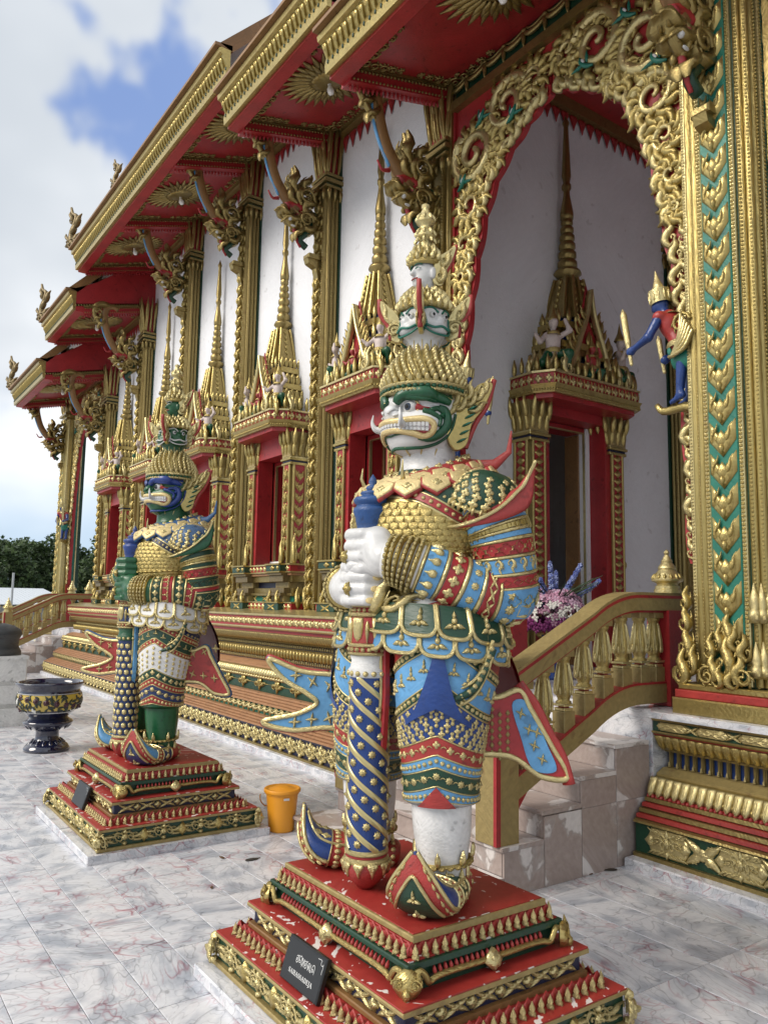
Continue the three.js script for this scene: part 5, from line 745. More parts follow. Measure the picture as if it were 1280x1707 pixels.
// ---- winged figurine on a bracket: blue skin, red tunic, green bird body, gold wing and baton
function kinnara(pos, turn, label) {
  const g = thing('winged_figurine', label, 'figurine', pos, turn, 'winged figurines on the porch columns');
  g.rotation.order = 'YXZ'; g.rotation.x = 0.16;
  part(g, 'body', sdf((x, y, z) => { let d = dEll(x, y, z, [0, 0.80, 0.12], [0.052, 0.07, 0.062]); d = smin(d, dEll(x, y, z, [0, 0.785, 0.175], [0.014, 0.02, 0.016]), 0.012); d = smin(d, dCap(x, y, z, [0, 0.74, 0.1], [0, 0.68, 0.08], 0.034, 0.04), 0.02);
    for (const s of [-1, 1]) { const hand = s > 0 ? [0.13, 0.5, 0.33] : [-0.07, 0.42, 0.2]; const el = s > 0 ? [0.15, 0.53, 0.16] : [-0.15, 0.48, 0.1]; d = smin(d, dCap(x, y, z, [s * 0.1, 0.66, 0.08], el, 0.036, 0.03), 0.02); d = smin(d, dCap(x, y, z, el, hand, 0.03, 0.022), 0.02); d = smin(d, dEll(x, y, z, hand, [0.03, 0.034, 0.034]), 0.015); d = smin(d, dCap(x, y, z, [s * 0.05, 0.3, 0.0], [s * 0.05, 0.08, 0.06], 0.04, 0.026), 0.03); d = smin(d, dCap(x, y, z, [s * 0.05, 0.07, 0.04], [s * 0.05, 0.05, 0.13], 0.024, 0.018), 0.02); } return d; }, [-0.22, 0, -0.1], [0.22, 0.9, 0.4], 0.0125), MT.blue);
  part(g, 'tunic', sdf((x, y, z) => { let d = dEll(x, y, z, [0, 0.62, 0.06], [0.10, 0.11, 0.075]); d = smin(d, dEll(x, y, z, [0, 0.48, 0.03], [0.07, 0.09, 0.06]), 0.05); for (const s of [-1, 1]) d = smin(d, dEll(x, y, z, [s * 0.1, 0.665, 0.08], [0.045, 0.04, 0.045]), 0.03); return d; }, [-0.18, 0.36, -0.06], [0.18, 0.76, 0.18], 0.0125), MT.redStatue);
  part(g, 'bird_body', sdf((x, y, z) => { let d = dEll(x, y, z, [0, 0.33, -0.02], [0.095, 0.1, 0.12]); return smin(d, dCap(x, y, z, [0, 0.3, -0.08], [0, 0.42, -0.22], 0.06, 0.02), 0.05); }, [-0.14, 0.18, -0.27], [0.14, 0.48, 0.14], 0.0135), MT.teal);
  part(g, 'crown', merge([latheC([[0.068, 0.80], [0.074, 0.86], [0.078, 0.9], [0.07, 0.905], [0.045, 0.91], [0.035, 0.95], [0.018, 1.0], [0.002, 1.07]], 14).translate(0, 0, 0.11), stamp(mLeaf, Array.from({ length: 12 }, (_, i) => { const a = i / 12 * 2 * PI; return onto(v3(Math.sin(a) * 0.073, 0.855, 0.11 + Math.cos(a) * 0.073), v3(Math.sin(a), 0, Math.cos(a)), UP, [0.022, 0.09, 0.03]); }))]), MT.goldPale);
  for (const s of [-1, 1]) { const w = sub(g, 'wing', [s * 0.1, 0.42, -0.02]); const l = []; for (let i = 0; i < 6; i++) l.push(sweep(spline([[s * 0.01, -0.08 + i * 0.006, 0.07 - i * 0.012], [s * 0.03, -0.07 + i * 0.03, -0.06], [s * 0.02, 0.03 + i * 0.03, -0.14 + i * 0.012]], 8), (t) => [0.022, 0.018 * (1 - t * 0.5)], 5, [1, 0, 0])); part(w, 'feathers', merge(l), MT.goldPale); part(w, 'green_spot', tf(mBead, [s * 0.03, -0.05, 0.05], [0, 0, 0], [0.02, 0.06, 0.035]), MT.teal); const f = part(w, 'shoulder_curl', mScroll, MT.gold); f.position.set(0, 0.12, -0.06); f.rotation.y = PI / 2; f.scale.set(0.16, 0.16, 0.2); }
  part(g, 'baton', latheC([[0.001, -0.1], [0.012, -0.09], [0.016, 0.0], [0.018, 0.06], [0.022, 0.08], [0.024, 0.3], [0.018, 0.32], [0.004, 0.35]], 10).translate(0.13, 0.49, 0.34), MT.goldPale);
  part(g, 'baton', latheC([[0.001, -0.1], [0.012, -0.09], [0.016, 0.0], [0.018, 0.06], [0.02, 0.16], [0.004, 0.2]], 10).translate(-0.07, 0.42, 0.22), MT.goldPale);
  part(g, 'belt', merge([lathe([[0.075, 0.43], [0.085, 0.45], [0.075, 0.47]], 14).translate(0, 0, 0.03), lathe([[0.04, 0.70], [0.095, 0.675], [0.05, 0.71]], 14).translate(0, 0, 0.07)]), MT.goldPale);
  part(g, 'bracket', merge([sweep(spline([[0, -0.14, -0.2], [0, -0.08, -0.1], [0, 0.0, 0.06], [0, 0.03, 0.24], [0, 0.09, 0.28]], 12), (t) => [0.07 * (1 - t * 0.75), 0.05 * (1 - t * 0.6)], 8, [1, 0, 0]), tf(mScroll, [0.04, -0.1, -0.08], [0, PI / 2, 0], [0.2, 0.2, 0.3])]), MT.gold);
  return g;
}
kinnara([-3.06, 2.98, -4.72], -PI / 2, 'blue-faced winged figurine on the arch side of the big beaded porch column');
kinnara([-5.62, 2.9, -4.7], PI / 2, 'blue-faced winged figurine on the corner pilaster behind the white guardian head');
kinnara([-20.1, 2.98, -4.7], PI / 2 - 0.7, 'small blue-faced winged figurine on the far porch column beside the trees');
// ---- flowers on a stand in the porch
{
  const g = thing('flower_arrangement', 'vase of blue, pink and purple artificial flowers in front of the door', 'flowers', [-5.05, 0.93, -5.5]);
  part(g, 'vase', latheC([[0.09, 0], [0.1, 0.02], [0.06, 0.06], [0.11, 0.2], [0.13, 0.3], [0.1, 0.36], [0.12, 0.4]], 20), MT.blue);
  const pet = pillow([[0, 0.6], [0.3, 0.1], [0, -0.45], [-0.3, 0.1]], 0.2, [0, 0], 0.5);
  const floret = merge(Array.from({ length: 5 }, (_, i) => tf(pet, [Math.cos(i * 1.257) * 0.3, Math.sin(i * 1.257) * 0.3, 0], [0.3, 0, i * 1.257 - PI / 2], [0.7, 0.6, 0.5])));
  const pk = [[], [], [], []], cols = [paint(0.55, 0.28, 0.40, 0.7), paint(0.62, 0.42, 0.55, 0.7), paint(0.20, 0.02, 0.14, 0.7), paint(0.8, 0.78, 0.72, 0.6)];
  for (let i = 0; i < 420; i++) { const a = rnd() * 2 * PI, u = rnd() * 1.5 - 0.35, r = 0.29 * (0.86 + rnd() * 0.18), d = v3(Math.sin(a) * Math.cos(u), Math.sin(u), Math.cos(a) * Math.cos(u)); const p = v3(0, 0.55, 0).addScaledVector(d, r); const k = d.y < -0.02 ? (rnd() < 0.75 ? 2 : 0) : d.x + d.z > 0.9 && d.y < 0.5 ? (rnd() < 0.5 ? 3 : 0) : rnd() < 0.5 ? 0 : 1; pk[k].push(onto(p, d, UP, 0.05 + rnd() * 0.025, rnd() * 6)); }
  pk.forEach((l, i) => part(g, ['pink_blooms', 'lilac_blooms', 'purple_blooms', 'white_blooms'][i], stamp(floret, l), cols[i], true));
  const bl = [[], []], st = []; for (const [ax, az, h] of [[-0.22, 0.2, 1.0], [0.0, 0.05, 1.06], [0.16, -0.18, 1.04], [0.24, -0.34, 0.9], [-0.3, 0.34, 0.86], [0.06, 0.24, 0.9], [-0.1, -0.14, 0.98]]) { const c = spline([[0, 0.5, 0], [ax * 0.4, 0.5 + (h - 0.5) * 0.5, az * 0.4], [ax, h, az]], 24); st.push(sweep(c, 0.004, 4)); for (let i = 8; i < 25; i++) for (let k = 0; k < 6; k++) { const a = rnd() * 6.28, w = 0.05 * (1.1 - i / 26), d = v3(Math.cos(a), 0.35, Math.sin(a)).normalize(); bl[rnd() < 0.6 ? 0 : 1].push(onto(c[i].clone().addScaledVector(d, w), d, UP, 0.03 + rnd() * 0.014, rnd() * 6)); } }
  part(g, 'blue_spikes', stamp(floret, bl[0]), paint(0.10, 0.14, 0.42, 0.7), true); part(g, 'pale_blue_spikes', stamp(floret, bl[1]), paint(0.30, 0.36, 0.62, 0.7), true); part(g, 'stems', merge(st), MT.green);
  const lf = []; for (let i = 0; i < 46; i++) { const a = rnd() * 6.28, l = 0.2 + rnd() * 0.24; lf.push(onto(v3(Math.cos(a) * 0.2, 0.74 + rnd() * 0.1, Math.sin(a) * 0.2), v3(-Math.cos(a) * 0.5, 1, -Math.sin(a) * 0.5), v3(Math.cos(a), 0.8, Math.sin(a)), [0.02, l, 0.03])); } part(g, 'leaf_blades', stamp(mLeaf, lf), paint(0.03, 0.06, 0.025, 0.7), true);
}
// ---- yellow bucket with lid
{
  const g = thing('plastic_bucket', 'orange-yellow plastic bucket with a lid beside the stairs', 'bucket', [-5.09, 0.0, -2.70]); const m = new THREE.MeshPhysicalMaterial({ color: lin(0.72, 0.30, 0.02), roughness: 0.38 });
  g.position.set(-5.1, 0, -2.58 - 0.18);
  part(g, 'pail', latheC([[0.001, 0.0], [0.085, 0.0], [0.09, 0.01], [0.112, 0.25], [0.118, 0.252], [0.118, 0.268]], 36), m);
  part(g, 'lid', lathe([[0.126, 0.262], [0.130, 0.268], [0.130, 0.284], [0.124, 0.29], [0.11, 0.288], [0.104, 0.28], [0.09, 0.285], [0.05, 0.297], [0.045, 0.303], [0.001, 0.305]], 36), m);
  part(g, 'handle', sweep(Array.from({ length: 17 }, (_, i) => { const a = i / 16 * PI; return v3(-0.1 + 0 - Math.sin(a) * 0.045, 0.24 - Math.sin(a) * 0.11, Math.cos(a) * 0.12); }), 0.004, 6), m);
  part(g, 'sticker', cbox(-0.02, 0.02, 0.225, 0.24, 0.1175, 0.119, 0.0004), MT.white).rotation.y = 1.35;
}
// ---- blue glazed urn on a foot
{
  const g = thing('glazed_urn', 'dark blue glazed urn with a yellow flower band on a pedestal foot', 'urn', [-9.0, 0, -2.05]); const glaze = new THREE.MeshPhysicalMaterial({ color: lin(0.006, 0.008, 0.03), roughness: 0.12, clearcoat: 1, clearcoatRoughness: 0.06 });
  part(g, 'foot', lathe([[0.001, 0], [0.225, 0], [0.23, 0.03], [0.2, 0.07], [0.14, 0.1], [0.118, 0.13], [0.115, 0.2], [0.14, 0.225], [0.2, 0.25], [0.245, 0.28], [0.25, 0.3], [0.235, 0.315], [0.22, 0.32], [0.2, 0.335], [0.19, 0.35]], 40), glaze);
  const lm = []; for (let i = 0; i < 16; i++) { const a = i / 16 * 2 * PI; lm.push(onto(v3(Math.sin(a) * 0.216, 0.262, Math.cos(a) * 0.216), v3(Math.sin(a), -0.8, Math.cos(a)), UP, [0.075, 0.07, 0.06], PI)); lm.push(onto(v3(Math.sin(a) * 0.17, 0.085, Math.cos(a) * 0.17), v3(Math.sin(a), 1, Math.cos(a)), UP, [0.06, 0.09, 0.05])); } part(g, 'petals', stamp(mLeaf, lm), glaze, true);
  part(g, 'bowl', lathe([[0.19, 0.351], [0.22, 0.37], [0.235, 0.395], [0.29, 0.44], [0.318, 0.5], [0.318, 0.56], [0.3, 0.62], [0.305, 0.65], [0.34, 0.69], [0.345, 0.705], [0.335, 0.715], [0.3, 0.7], [0.285, 0.66], [0.3, 0.56], [0.27, 0.45], [0.1, 0.4], [0.001, 0.4]], 44), glaze);
  const bandP = [[0.262, 0.418], [0.293, 0.442], [0.3225, 0.5], [0.3225, 0.56], [0.312, 0.595]]; part(g, 'yellow_band', lathe(bandP, 44), new THREE.MeshPhysicalMaterial({ color: lin(0.50, 0.36, 0.05), roughness: 0.2, clearcoat: 0.8 }));
  const S = new Surf(bandP.map(([r, y]) => [0, y, 0, r, r])), rose = [], leaf = [], white = []; for (let i = 0; i < 60; i++) { const a = i / 60 * 2 * PI, t = 0.6 + ((i * 7) % 11) / 11 * 2.8, p = S.pos(t, a, 0.001), n = S.nrm(t, a); if (i % 3 === 0) rose.push(onto(p, n, UP, 0.07, i)); else if (i % 7 === 1) white.push(onto(p, n, UP, [0.085, 0.045, 0.05], i)); for (let k = 0; k < 4; k++) { const b = a + (rnd() - 0.5) * 0.22, u = clamp(t + (rnd() - 0.5) * 1.6, 0.3, 3.7); leaf.push(onto(S.pos(u, b, 0.0008), S.nrm(u, b), UP, [0.04, 0.06, 0.03], rnd() * 6)); } }
  part(g, 'leaves', stamp(mLeaf, leaf), new THREE.MeshPhysicalMaterial({ color: lin(0.02, 0.03, 0.018), roughness: 0.25 }), true); pieces(g, 'rose', mRos8, rose, new THREE.MeshPhysicalMaterial({ color: lin(0.05, 0.012, 0.02), roughness: 0.25 })); pieces(g, 'white_flower', mRos, white, new THREE.MeshPhysicalMaterial({ color: lin(0.75, 0.75, 0.7), roughness: 0.25 }));
  part(g, 'white_line', merge([lathe([[0.3115, 0.6], [0.3155, 0.603], [0.3115, 0.607]], 44), lathe([[0.25, 0.404], [0.256, 0.409], [0.255, 0.414]], 44)]), MT.white);
  part(g, 'sand', new THREE.CircleGeometry(0.285, 32).rotateX(-PI / 2).translate(0, 0.655, 0), paint(0.5, 0.48, 0.45, 0.9));
}
// ---- white marker block with a grey bell-shaped stone
{
  const g = thing('stone_marker', 'white stepped block topped by a grey bell-shaped stone at the picture edge', 'marker', [-11.2, 0, -1.82]); const wh = paint(0.74, 0.74, 0.72, 0.5);
  g.userData.label = 'white stepped block topped by a grey bell-shaped stone, behind the blue urn';
  for (const [w, y0, y1] of [[0.40, 0, 0.22], [0.33, 0.2205, 0.27], [0.36, 0.2705, 0.5], [0.33, 0.5005, 0.55], [0.36, 0.5505, 0.82], [0.38, 0.8205, 0.86]]) part(g, 'tier', cbox(-w, w, y0, y1, -w, w, 0.012), wh);
  const gr = new THREE.MeshStandardMaterial({ map: marbleB, color: lin(0.10, 0.11, 0.11), roughness: 0.5 });
  part(g, 'bell_stone', lathe([[0.34, 0.861], [0.34, 0.9], [0.3, 0.98], [0.31, 1.06], [0.34, 1.12], [0.32, 1.18], [0.24, 1.23], [0.12, 1.26], [0.001, 1.265]], 40), gr);
  part(g, 'finial', lathe([[0.09, 1.262], [0.09, 1.29], [0.05, 1.31], [0.07, 1.34], [0.03, 1.39], [0.001, 1.47]], 20), MT.goldWall);
  // short inscription on the side
}
// ---- far left: shed roof, flag pole, trees
{
  const s = thing('metal_shed', 'low shed with a pale corrugated metal roof in front of the trees', 'shed', [-46, 0, -6.2]);
  const ridge = []; const W = 7, D = 5; part(s, 'wall', merge([box(-W, W, 0, 1.2, -D, -D + 0.2), box(-W, W, 0, 1.2, D - 0.2, D), box(-W, -W + 0.2, 0, 1.2, -D + 0.2, D - 0.2), box(W - 0.2, W, 0, 1.2, -D + 0.2, D - 0.2)]), paint(0.25, 0.25, 0.24, 0.8));
  const sh = []; for (let i = 0; i < 60; i++) { const z = -5.6 + i * 0.19; sh.push(MX([3.6, 1.66, z], [0, 0, -0.11], [7.3, 0.03, 0.17])); sh.push(MX([-3.6, 1.66, z], [0, 0, 0.11], [7.3, 0.03, 0.17])); } part(s, 'roof_sheet', stamp(norm(new THREE.BoxGeometry(1, 1, 1)), sh), new THREE.MeshStandardMaterial({ color: lin(0.62, 0.66, 0.70), roughness: 0.45, metalness: 0.3 }), true);
  s.position.set(-46, 0, -4.1);
  const p = thing('flag_pole', 'thin grey metal pole standing in front of the shed', 'pole', [-24, 0, -4.3]); part(p, 'shaft', norm(new THREE.CylinderGeometry(0.03, 0.035, 2.27, 10).translate(0, 1.135, 0)), new THREE.MeshStandardMaterial({ color: lin(0.4, 0.42, 0.43), roughness: 0.4, metalness: 0.6 })); part(p, 'base', norm(new THREE.CylinderGeometry(0.12, 0.14, 0.1, 12).translate(0, 0.05, 0)), MT.white);
  const leafMats = [[0.045, 0.085, 0.018], [0.06, 0.105, 0.022], [0.028, 0.06, 0.016]].map(([r, g, b]) => new THREE.MeshPhysicalMaterial({ color: lin(r, g, b), roughness: 0.8, transmission: 0.25, thickness: 0, side: THREE.DoubleSide }));
  const leafG = new THREE.BufferGeometry(); leafG.setAttribute('position', new THREE.Float32BufferAttribute([0, -0.5, 0, 0.3, 0, 0.06, 0, 0.5, 0, -0.3, 0, 0.06], 3)); leafG.setIndex([0, 1, 2, 0, 2, 3]); norm(leafG);
  const tree = (x, z, h, r, k, label, flat) => {
    const t = thing('broadleaf_tree', label, 'tree', [x, 0, z], 0, 'trees beyond the far porch'); const limbs = [], clumps = []; const th = h * 0.2;
    limbs.push(sweep(spline([[0, -0.2, 0], [0.15, th * 0.5, 0.1], [0, th, 0]], 8), (q) => 0.28 * (1 - q * 0.5), 8));
    for (let i = 0; i < 9; i++) { const a = rnd() * 6.28, e = 0.3 + rnd() * 0.9, L = r * (0.6 + rnd() * 0.35), q = v3(Math.cos(a) * Math.cos(e) * L, th + Math.sin(e) * (h - th) * 0.85, Math.sin(a) * Math.cos(e) * L); limbs.push(sweep(spline([[0, th * 0.85, 0], [q.x * 0.4, mix(th, q.y, 0.4) + 0.2, q.z * 0.4], [q.x, q.y, q.z]], 7), (u) => 0.12 * (1 - u * 0.8), 6)); clumps.push(q); }
    for (let i = 0; i < 34; i++) { const a = rnd() * 6.28, e = (rnd() - 0.42) * 2.6, rr = Math.cbrt(rnd()) * r; clumps.push(v3(Math.cos(a) * Math.cos(e) * rr, th + 0.3 + (h - th) * 0.45 + Math.sin(e) * rr * (flat ?? 0.85), Math.sin(a) * Math.cos(e) * rr)); }
    part(t, 'trunk', merge(limbs), paint(0.10, 0.07, 0.045, 0.9));
    const by = [[], [], []]; for (const c of clumps) { const cr = r * (0.22 + rnd() * 0.16); for (let i = 0; i < 210; i++) { const d = v3(rnd() - 0.5, rnd() - 0.5, rnd() - 0.5).normalize(), q = c.clone().addScaledVector(d, cr * Math.pow(rnd(), 0.4)); q.y -= Math.abs(rnd()) * 0.1; by[(rnd() * 3) | 0].push(onto(q, v3(rnd() - 0.5, rnd() * 0.9, rnd() - 0.5), v3(rnd() - 0.5, -0.4, rnd() - 0.5), 0.2 + rnd() * 0.2)); } }
    by.forEach((l, i) => part(t, 'crown', stamp(leafG, l), leafMats[(i + k) % 3], true));
  };
  tree(-60, -11.2, 6.3, 2.3, 2, 'tall thin-crowned tree rising above the other trees', 0.6); tree(-56, -9.3, 4.8, 2.5, 1, 'bushy light green tree right behind the shed roof'); tree(-57, -13.2, 5.2, 2.6, 0, 'round green tree between the shed and the far porch column'); tree(-54, -15.2, 5.0, 2.6, 1, 'green tree half hidden by the far porch column'); tree(-60, -18.5, 5.8, 2.9, 2, 'dark green tree seen between far porch column and hall'); tree(-50, -16.4, 4.4, 2.1, 0, 'low leafy tree close behind the far porch'); tree(-64, -7.2, 5.4, 2.9, 2, 'dark tree at the shed end away from the temple');
}
// ---- a few dry leaves on the paving
{ const m = paint(0.14, 0.07, 0.03, 0.9), m2 = paint(0.05, 0.04, 0.03, 0.9); [[-4.62, -2.3, 0.07], [-4.75, -2.16, 0.04], [-3.45, -3.52, 0.06], [-3.36, -3.7, 0.05], [-3.31, -3.9, 0.06], [-4.15, -2.62, 0.045], [-5.15, -1.6, 0.035], [-2.05, -3.85, 0.03], [-4.3, -1.9, 0.03], [-3.28, -4.05, 0.07], [-3.9, -2.0, 0.025]].forEach(([x, z, s], i) => { const g = tf(mLeaf, [0, 0, 0], [-PI / 2, 0, 0], [s, s * 1.4, s * 0.25]); const o = new THREE.Mesh(g, i % 3 ? m : m2); o.name = numbered('dry_leaf'); o.position.set(x, 0.006, z); o.rotation.y = i * 1.7; o.userData = { label: 'small dry brown leaf lying on the marble paving', category: 'leaf', group: 'dry leaves on the paving' }; scene.add(o); }); }
// ---------------------------------------------------------------- guardian statues, their clubs, pedestals and name plates
const mBeadS = mBeadT;
const mCres = sweep(Array.from({ length: 7 }, (_, i) => { const a = (i / 6 - 0.5) * 2.4; return v3(Math.sin(a) * 0.42, Math.cos(a) * 0.42 - 0.25, 0.06); }), (t) => 0.04 + 0.07 * Math.sin(PI * t), 5);
const mSpike = merge([pillow([[0, 0.7], [0.12, 0.35], [0.32, 0.1], [0.36, -0.2], [0.2, -0.45], [-0.2, -0.45], [-0.36, -0.2], [-0.32, 0.1], [-0.12, 0.35]], 0.3, [0, -0.1], 0.55)]);
const mTri = merge([tf(mDisc, [0, 0.16, 0], [0, 0, 0], [0.3, 0.3, 0.5]), tf(mLeaf, [0, 0.42, 0], [0, 0, 0], [0.34, 0.36, 0.6]), tf(mLeaf, [0.26, -0.1, 0], [0, 0, -1.9], [0.4, 0.46, 0.6]), tf(mLeaf, [-0.26, -0.1, 0], [0, 0, 1.9], [0.4, 0.46, 0.6]), tf(mDisc, [0, -0.14, 0], [0, 0, 0], [0.24, 0.24, 0.5])]);
const wrap = (a) => { a = (a + PI) % (2 * PI); if (a < 0) a += 2 * PI; return a - PI; };
// outline plate standing in space: origin, across and up directions, front normal
function plate(pts, th, o, ex, ey, bevel = 0.004) { const x = v3(...ex).normalize(), y = v3(...ey); y.addScaledVector(x, -y.dot(x)).normalize(); const z = x.clone().cross(y); return { M: new THREE.Matrix4().makeBasis(x, y, z).setPosition(...o), g: slab(pts, th, bevel).translate(0, 0, -th / 2) }; }
const smooth2 = (pts, n) => new THREE.CatmullRomCurve3(pts.map(([x, y]) => v3(x, y, 0)), true, 'centripetal').getPoints(n).slice(0, -1).map((p) => [p.x, p.y]);

function guardian(label, pos, C) {
  const g = thing('guardian_statue', label, 'statue', pos, 0, 'demon guardian statues on red pedestals'); const fine = C.fine;
  const put = (parent, name, proto, mats, mat) => fine && mats.length <= 90 ? pieces(parent, name, proto, mats, mat) : part(parent, name, stamp(proto, mats), mat, true);
  const GP = MT.goldPale, G = MT.gold;
  // ---- body: legs, trunk, neck, arms in one mesh
  const leg = {}, pant = {}; const bodyG = [];
  for (const s of [-1, 1]) {
    leg[s] = new Surf([[0.245, 0.02, 0.015, 0.082, 0.09], [0.245, 0.1, 0.018, 0.084, 0.088], [0.245, 0.18, 0.022, 0.1, 0.1], [0.245, 0.28, 0.026, 0.113, 0.113], [0.245, 0.42, 0.03, 0.118, 0.118]].map((r) => [s * r[0], ...r.slice(1)]));
    pant[s] = new Surf([[0.245, 0.365, 0.03, 0.139, 0.139], [0.244, 0.46, 0.03, 0.146, 0.146], [0.24, 0.6, 0.024, 0.164, 0.165], [0.23, 0.74, 0.01, 0.184, 0.187], [0.215, 0.88, -0.018, 0.2, 0.207], [0.19, 1.0, -0.042, 0.206, 0.216], [0.15, 1.12, -0.055, 0.2, 0.212]].map((r) => [s * r[0], ...r.slice(1)]));
    bodyG.push(leg[s].strip(0, 4, { nt: 14, na: 30 }), pant[s].strip(0, 6, { nt: 18, na: 36, caps: true }));
  }
  const trunk = new Surf([[0, 1.03, -0.058, 0.3, 0.205], [0, 1.12, -0.06, 0.285, 0.207], [0, 1.2, -0.056, 0.278, 0.203], [0, 1.32, -0.04, 0.31, 0.24], [0, 1.44, -0.04, 0.342, 0.245], [0, 1.54, -0.055, 0.342, 0.21], [0, 1.615, -0.075, 0.235, 0.15], [0, 1.68, -0.085, 0.128, 0.128], [0, 1.77, -0.08, 0.112, 0.122]]);
  const ty = (y) => trunk.tAtY(y); bodyG.push(trunk.strip(0, 8, { nt: 26, na: 44 }));
  const arm = {}, fore = {}; const HZ = 0.2, CX = -0.01; // club axis
  for (const s of [-1, 1]) {
    const up = (s > 0) === C.leftUp; const wy = up ? 1.285 : 1.175;
    arm[s] = new Surf([[s * 0.3, 1.555, -0.085, 0.08, 0.09], [s * 0.36, 1.5, -0.1, 0.112, 0.116], [s * 0.395, 1.4, -0.13, 0.118, 0.12], [s * 0.405, 1.27, -0.155, 0.112, 0.114], [s * 0.40, 1.15, -0.175, 0.108, 0.11], [s * 0.39, 1.07, -0.18, 0.075, 0.075]], v3(0, 0, 1)); arm[s].flip = true;
    fore[s] = new Surf([[s * 0.405, 1.14, -0.26, 0.07, 0.07], [s * 0.395, 1.145, -0.19, 0.104, 0.104], [s * 0.35, 1.165, -0.06, 0.107, 0.106], [s * 0.275, mix(1.16, wy, 0.55), 0.09, 0.097, 0.096], [s * 0.2, mix(1.16, wy, 0.9), 0.19, 0.084, 0.084], [s * 0.14, wy, 0.235, 0.072, 0.076]], v3(0, 1, 0)); fore[s].flip = false;
    bodyG.push(arm[s].strip(0, 5, { nt: 20, na: 30, caps: true }), fore[s].strip(0, 5, { nt: 20, na: 30, caps: true }));
  }
  // hands closed round the club: four stacked fingers each
  for (const s of [-1, 1]) {
    const up = (s > 0) === C.leftUp, yc = up ? 1.318 : 1.19, R = 0.092, dirs = s > 0 ? 1 : -1; // s>0 comes from +x, fingers run through the front to -x
    const fp = (deg, y, r) => { const a = deg * RAD; return [CX + s * Math.cos(a) * r, y, HZ + Math.sin(a) * r]; };
    const w = [s * 0.14, up ? 1.285 : 1.175, 0.235], F = [];
    for (let k = 0; k < 4; k++) { const y = yc + (1.5 - k) * 0.046, rr = [0.0245, 0.0255, 0.025, 0.0225][k], tip = [168, 176, 172, 160][k]; const ch = [fp(12, y * 0.9 + yc * 0.1, R + 0.012), fp(55, y, R + 0.012), fp(95, y, R + 0.008), fp(132, y, R), fp(tip, y, R - 0.004)]; for (let i = 0; i < 4; i++) F.push([ch[i], ch[i + 1], rr + (i === 0 ? 0.006 : 0), rr - i * 0.0006]); }
    const th = [fp(-25, yc + 0.1, R), fp(-70, yc + 0.07, R), fp(-120, yc + 0.05, R - 0.006)];
    const geo = sdf((x, y, z) => {
      let d = dCap(x, y, z, w, fp(14, yc, R + 0.014), 0.07, 0.066); d = smin(d, dEll(x, y, z, fp(22, yc, R + 0.006), [0.05, 0.098, 0.05]), 0.05);
      let f = 1; for (const [a, b, ra, rb] of F) f = Math.min(f, dCap(x, y, z, a, b, ra, rb)); d = smin(d, f, 0.02);
      d = smin(d, Math.min(dCap(x, y, z, th[0], th[1], 0.03, 0.026), dCap(x, y, z, th[1], th[2], 0.026, 0.022)), 0.02); return d;
    }, [CX - 0.2, yc - 0.16, HZ - 0.16], [CX + 0.2, yc + 0.17, HZ + 0.16], 0.0068);
    const H = sub(g, 'hand'); part(H, 'fingers', geo, C.skinM);
    const nails = []; for (let k = 0; k < 4; k++) { const y = yc + (1.5 - k) * 0.046, p = fp([150, 158, 154, 144][k], y, R + 0.019), q = fp([150, 158, 154, 144][k], y, 2); nails.push(onto(v3(...p), v3(q[0] - CX, 0, q[2] - HZ), UP, [0.036, 0.026, 0.02])); } if (!up) part(H, 'nails', stamp(mDisc, nails), C.nail);
    const rp = fp(96, yc - 0.023, R + 0.036); part(H, 'ring', merge([tf(mRos, rp, [0, 0, 0], [0.04, 0.05, 0.08]), new THREE.TorusGeometry(0.029, 0.005, 6, 18).rotateY(PI / 2).translate(...fp(96, yc - 0.023, R + 0.008))].map(norm)), G);
  }
  // ---- head
  const HC = [0, 1.916, -0.055], HK = 0.88;
  const hf = (x, y, z) => { x /= HK; y /= HK; z /= HK;
    const ax = Math.abs(x); let d = dEll(x, y, z, [0, 0.03, -0.03], [0.178, 0.2, 0.19]); d = smin(d, dEll(x, y, z, [0, -0.075, 0.06], [0.15, 0.1, 0.13]), 0.07);
    d = smin(d, dEll(x, y, z, [0, -0.055, 0.135], [0.105, 0.06, 0.075]), 0.05); d = smin(d, dEll(x, y, z, [0, -0.145, 0.085], [0.10, 0.05, 0.085]), 0.05);
    d = smin(d, dEll(ax, y, z, [0.11, -0.06, 0.06], [0.075, 0.07, 0.08]), 0.05); d = smin(d, dEll(x, y, z, [0, 0.005, 0.195], [0.042, 0.036, 0.04]), 0.03); d = smin(d, dEll(ax, y, z, [0.034, -0.01, 0.19], [0.024, 0.02, 0.028]), 0.015);
    d = smin(d, dCap(ax, y, z, [0.03, 0.068, 0.17], [0.14, 0.07, 0.095], 0.026, 0.026), 0.03); d = smin(d, dCap(x, y, z, [0, 0.02, 0.16], [0, 0.07, 0.16], 0.02, 0.022), 0.03);
    d = Math.max(d, -dEll(ax, y, z, [0.078, 0.02, 0.2], [0.04, 0.03, 0.05]));
    d = smin(d, dCap(x, y, z, [0, -0.1, -0.04], [0, -0.3, -0.045], 0.125, 0.13), 0.04); return d * HK;
  };
  bodyG.push(sdf(hf, [-0.22, -0.3, -0.25], [0.22, 0.13, 0.26], 0.0085).translate(...HC));
  part(g, 'body', merge(bodyG), C.skinM);
  const hp = (az, y, lift = 0) => { y *= HK; const a = az * RAD, dx = Math.sin(a), dz = Math.cos(a); let r = 0.32; for (let i = 0; i < 60; i++) { const d = hf(dx * r, y, dz * r); if (d < 0.0004) break; r -= d * 0.7; } r += lift; return v3(HC[0] + dx * r, HC[1] + y, HC[2] + dz * r); };
  const face = sub(g, 'face');
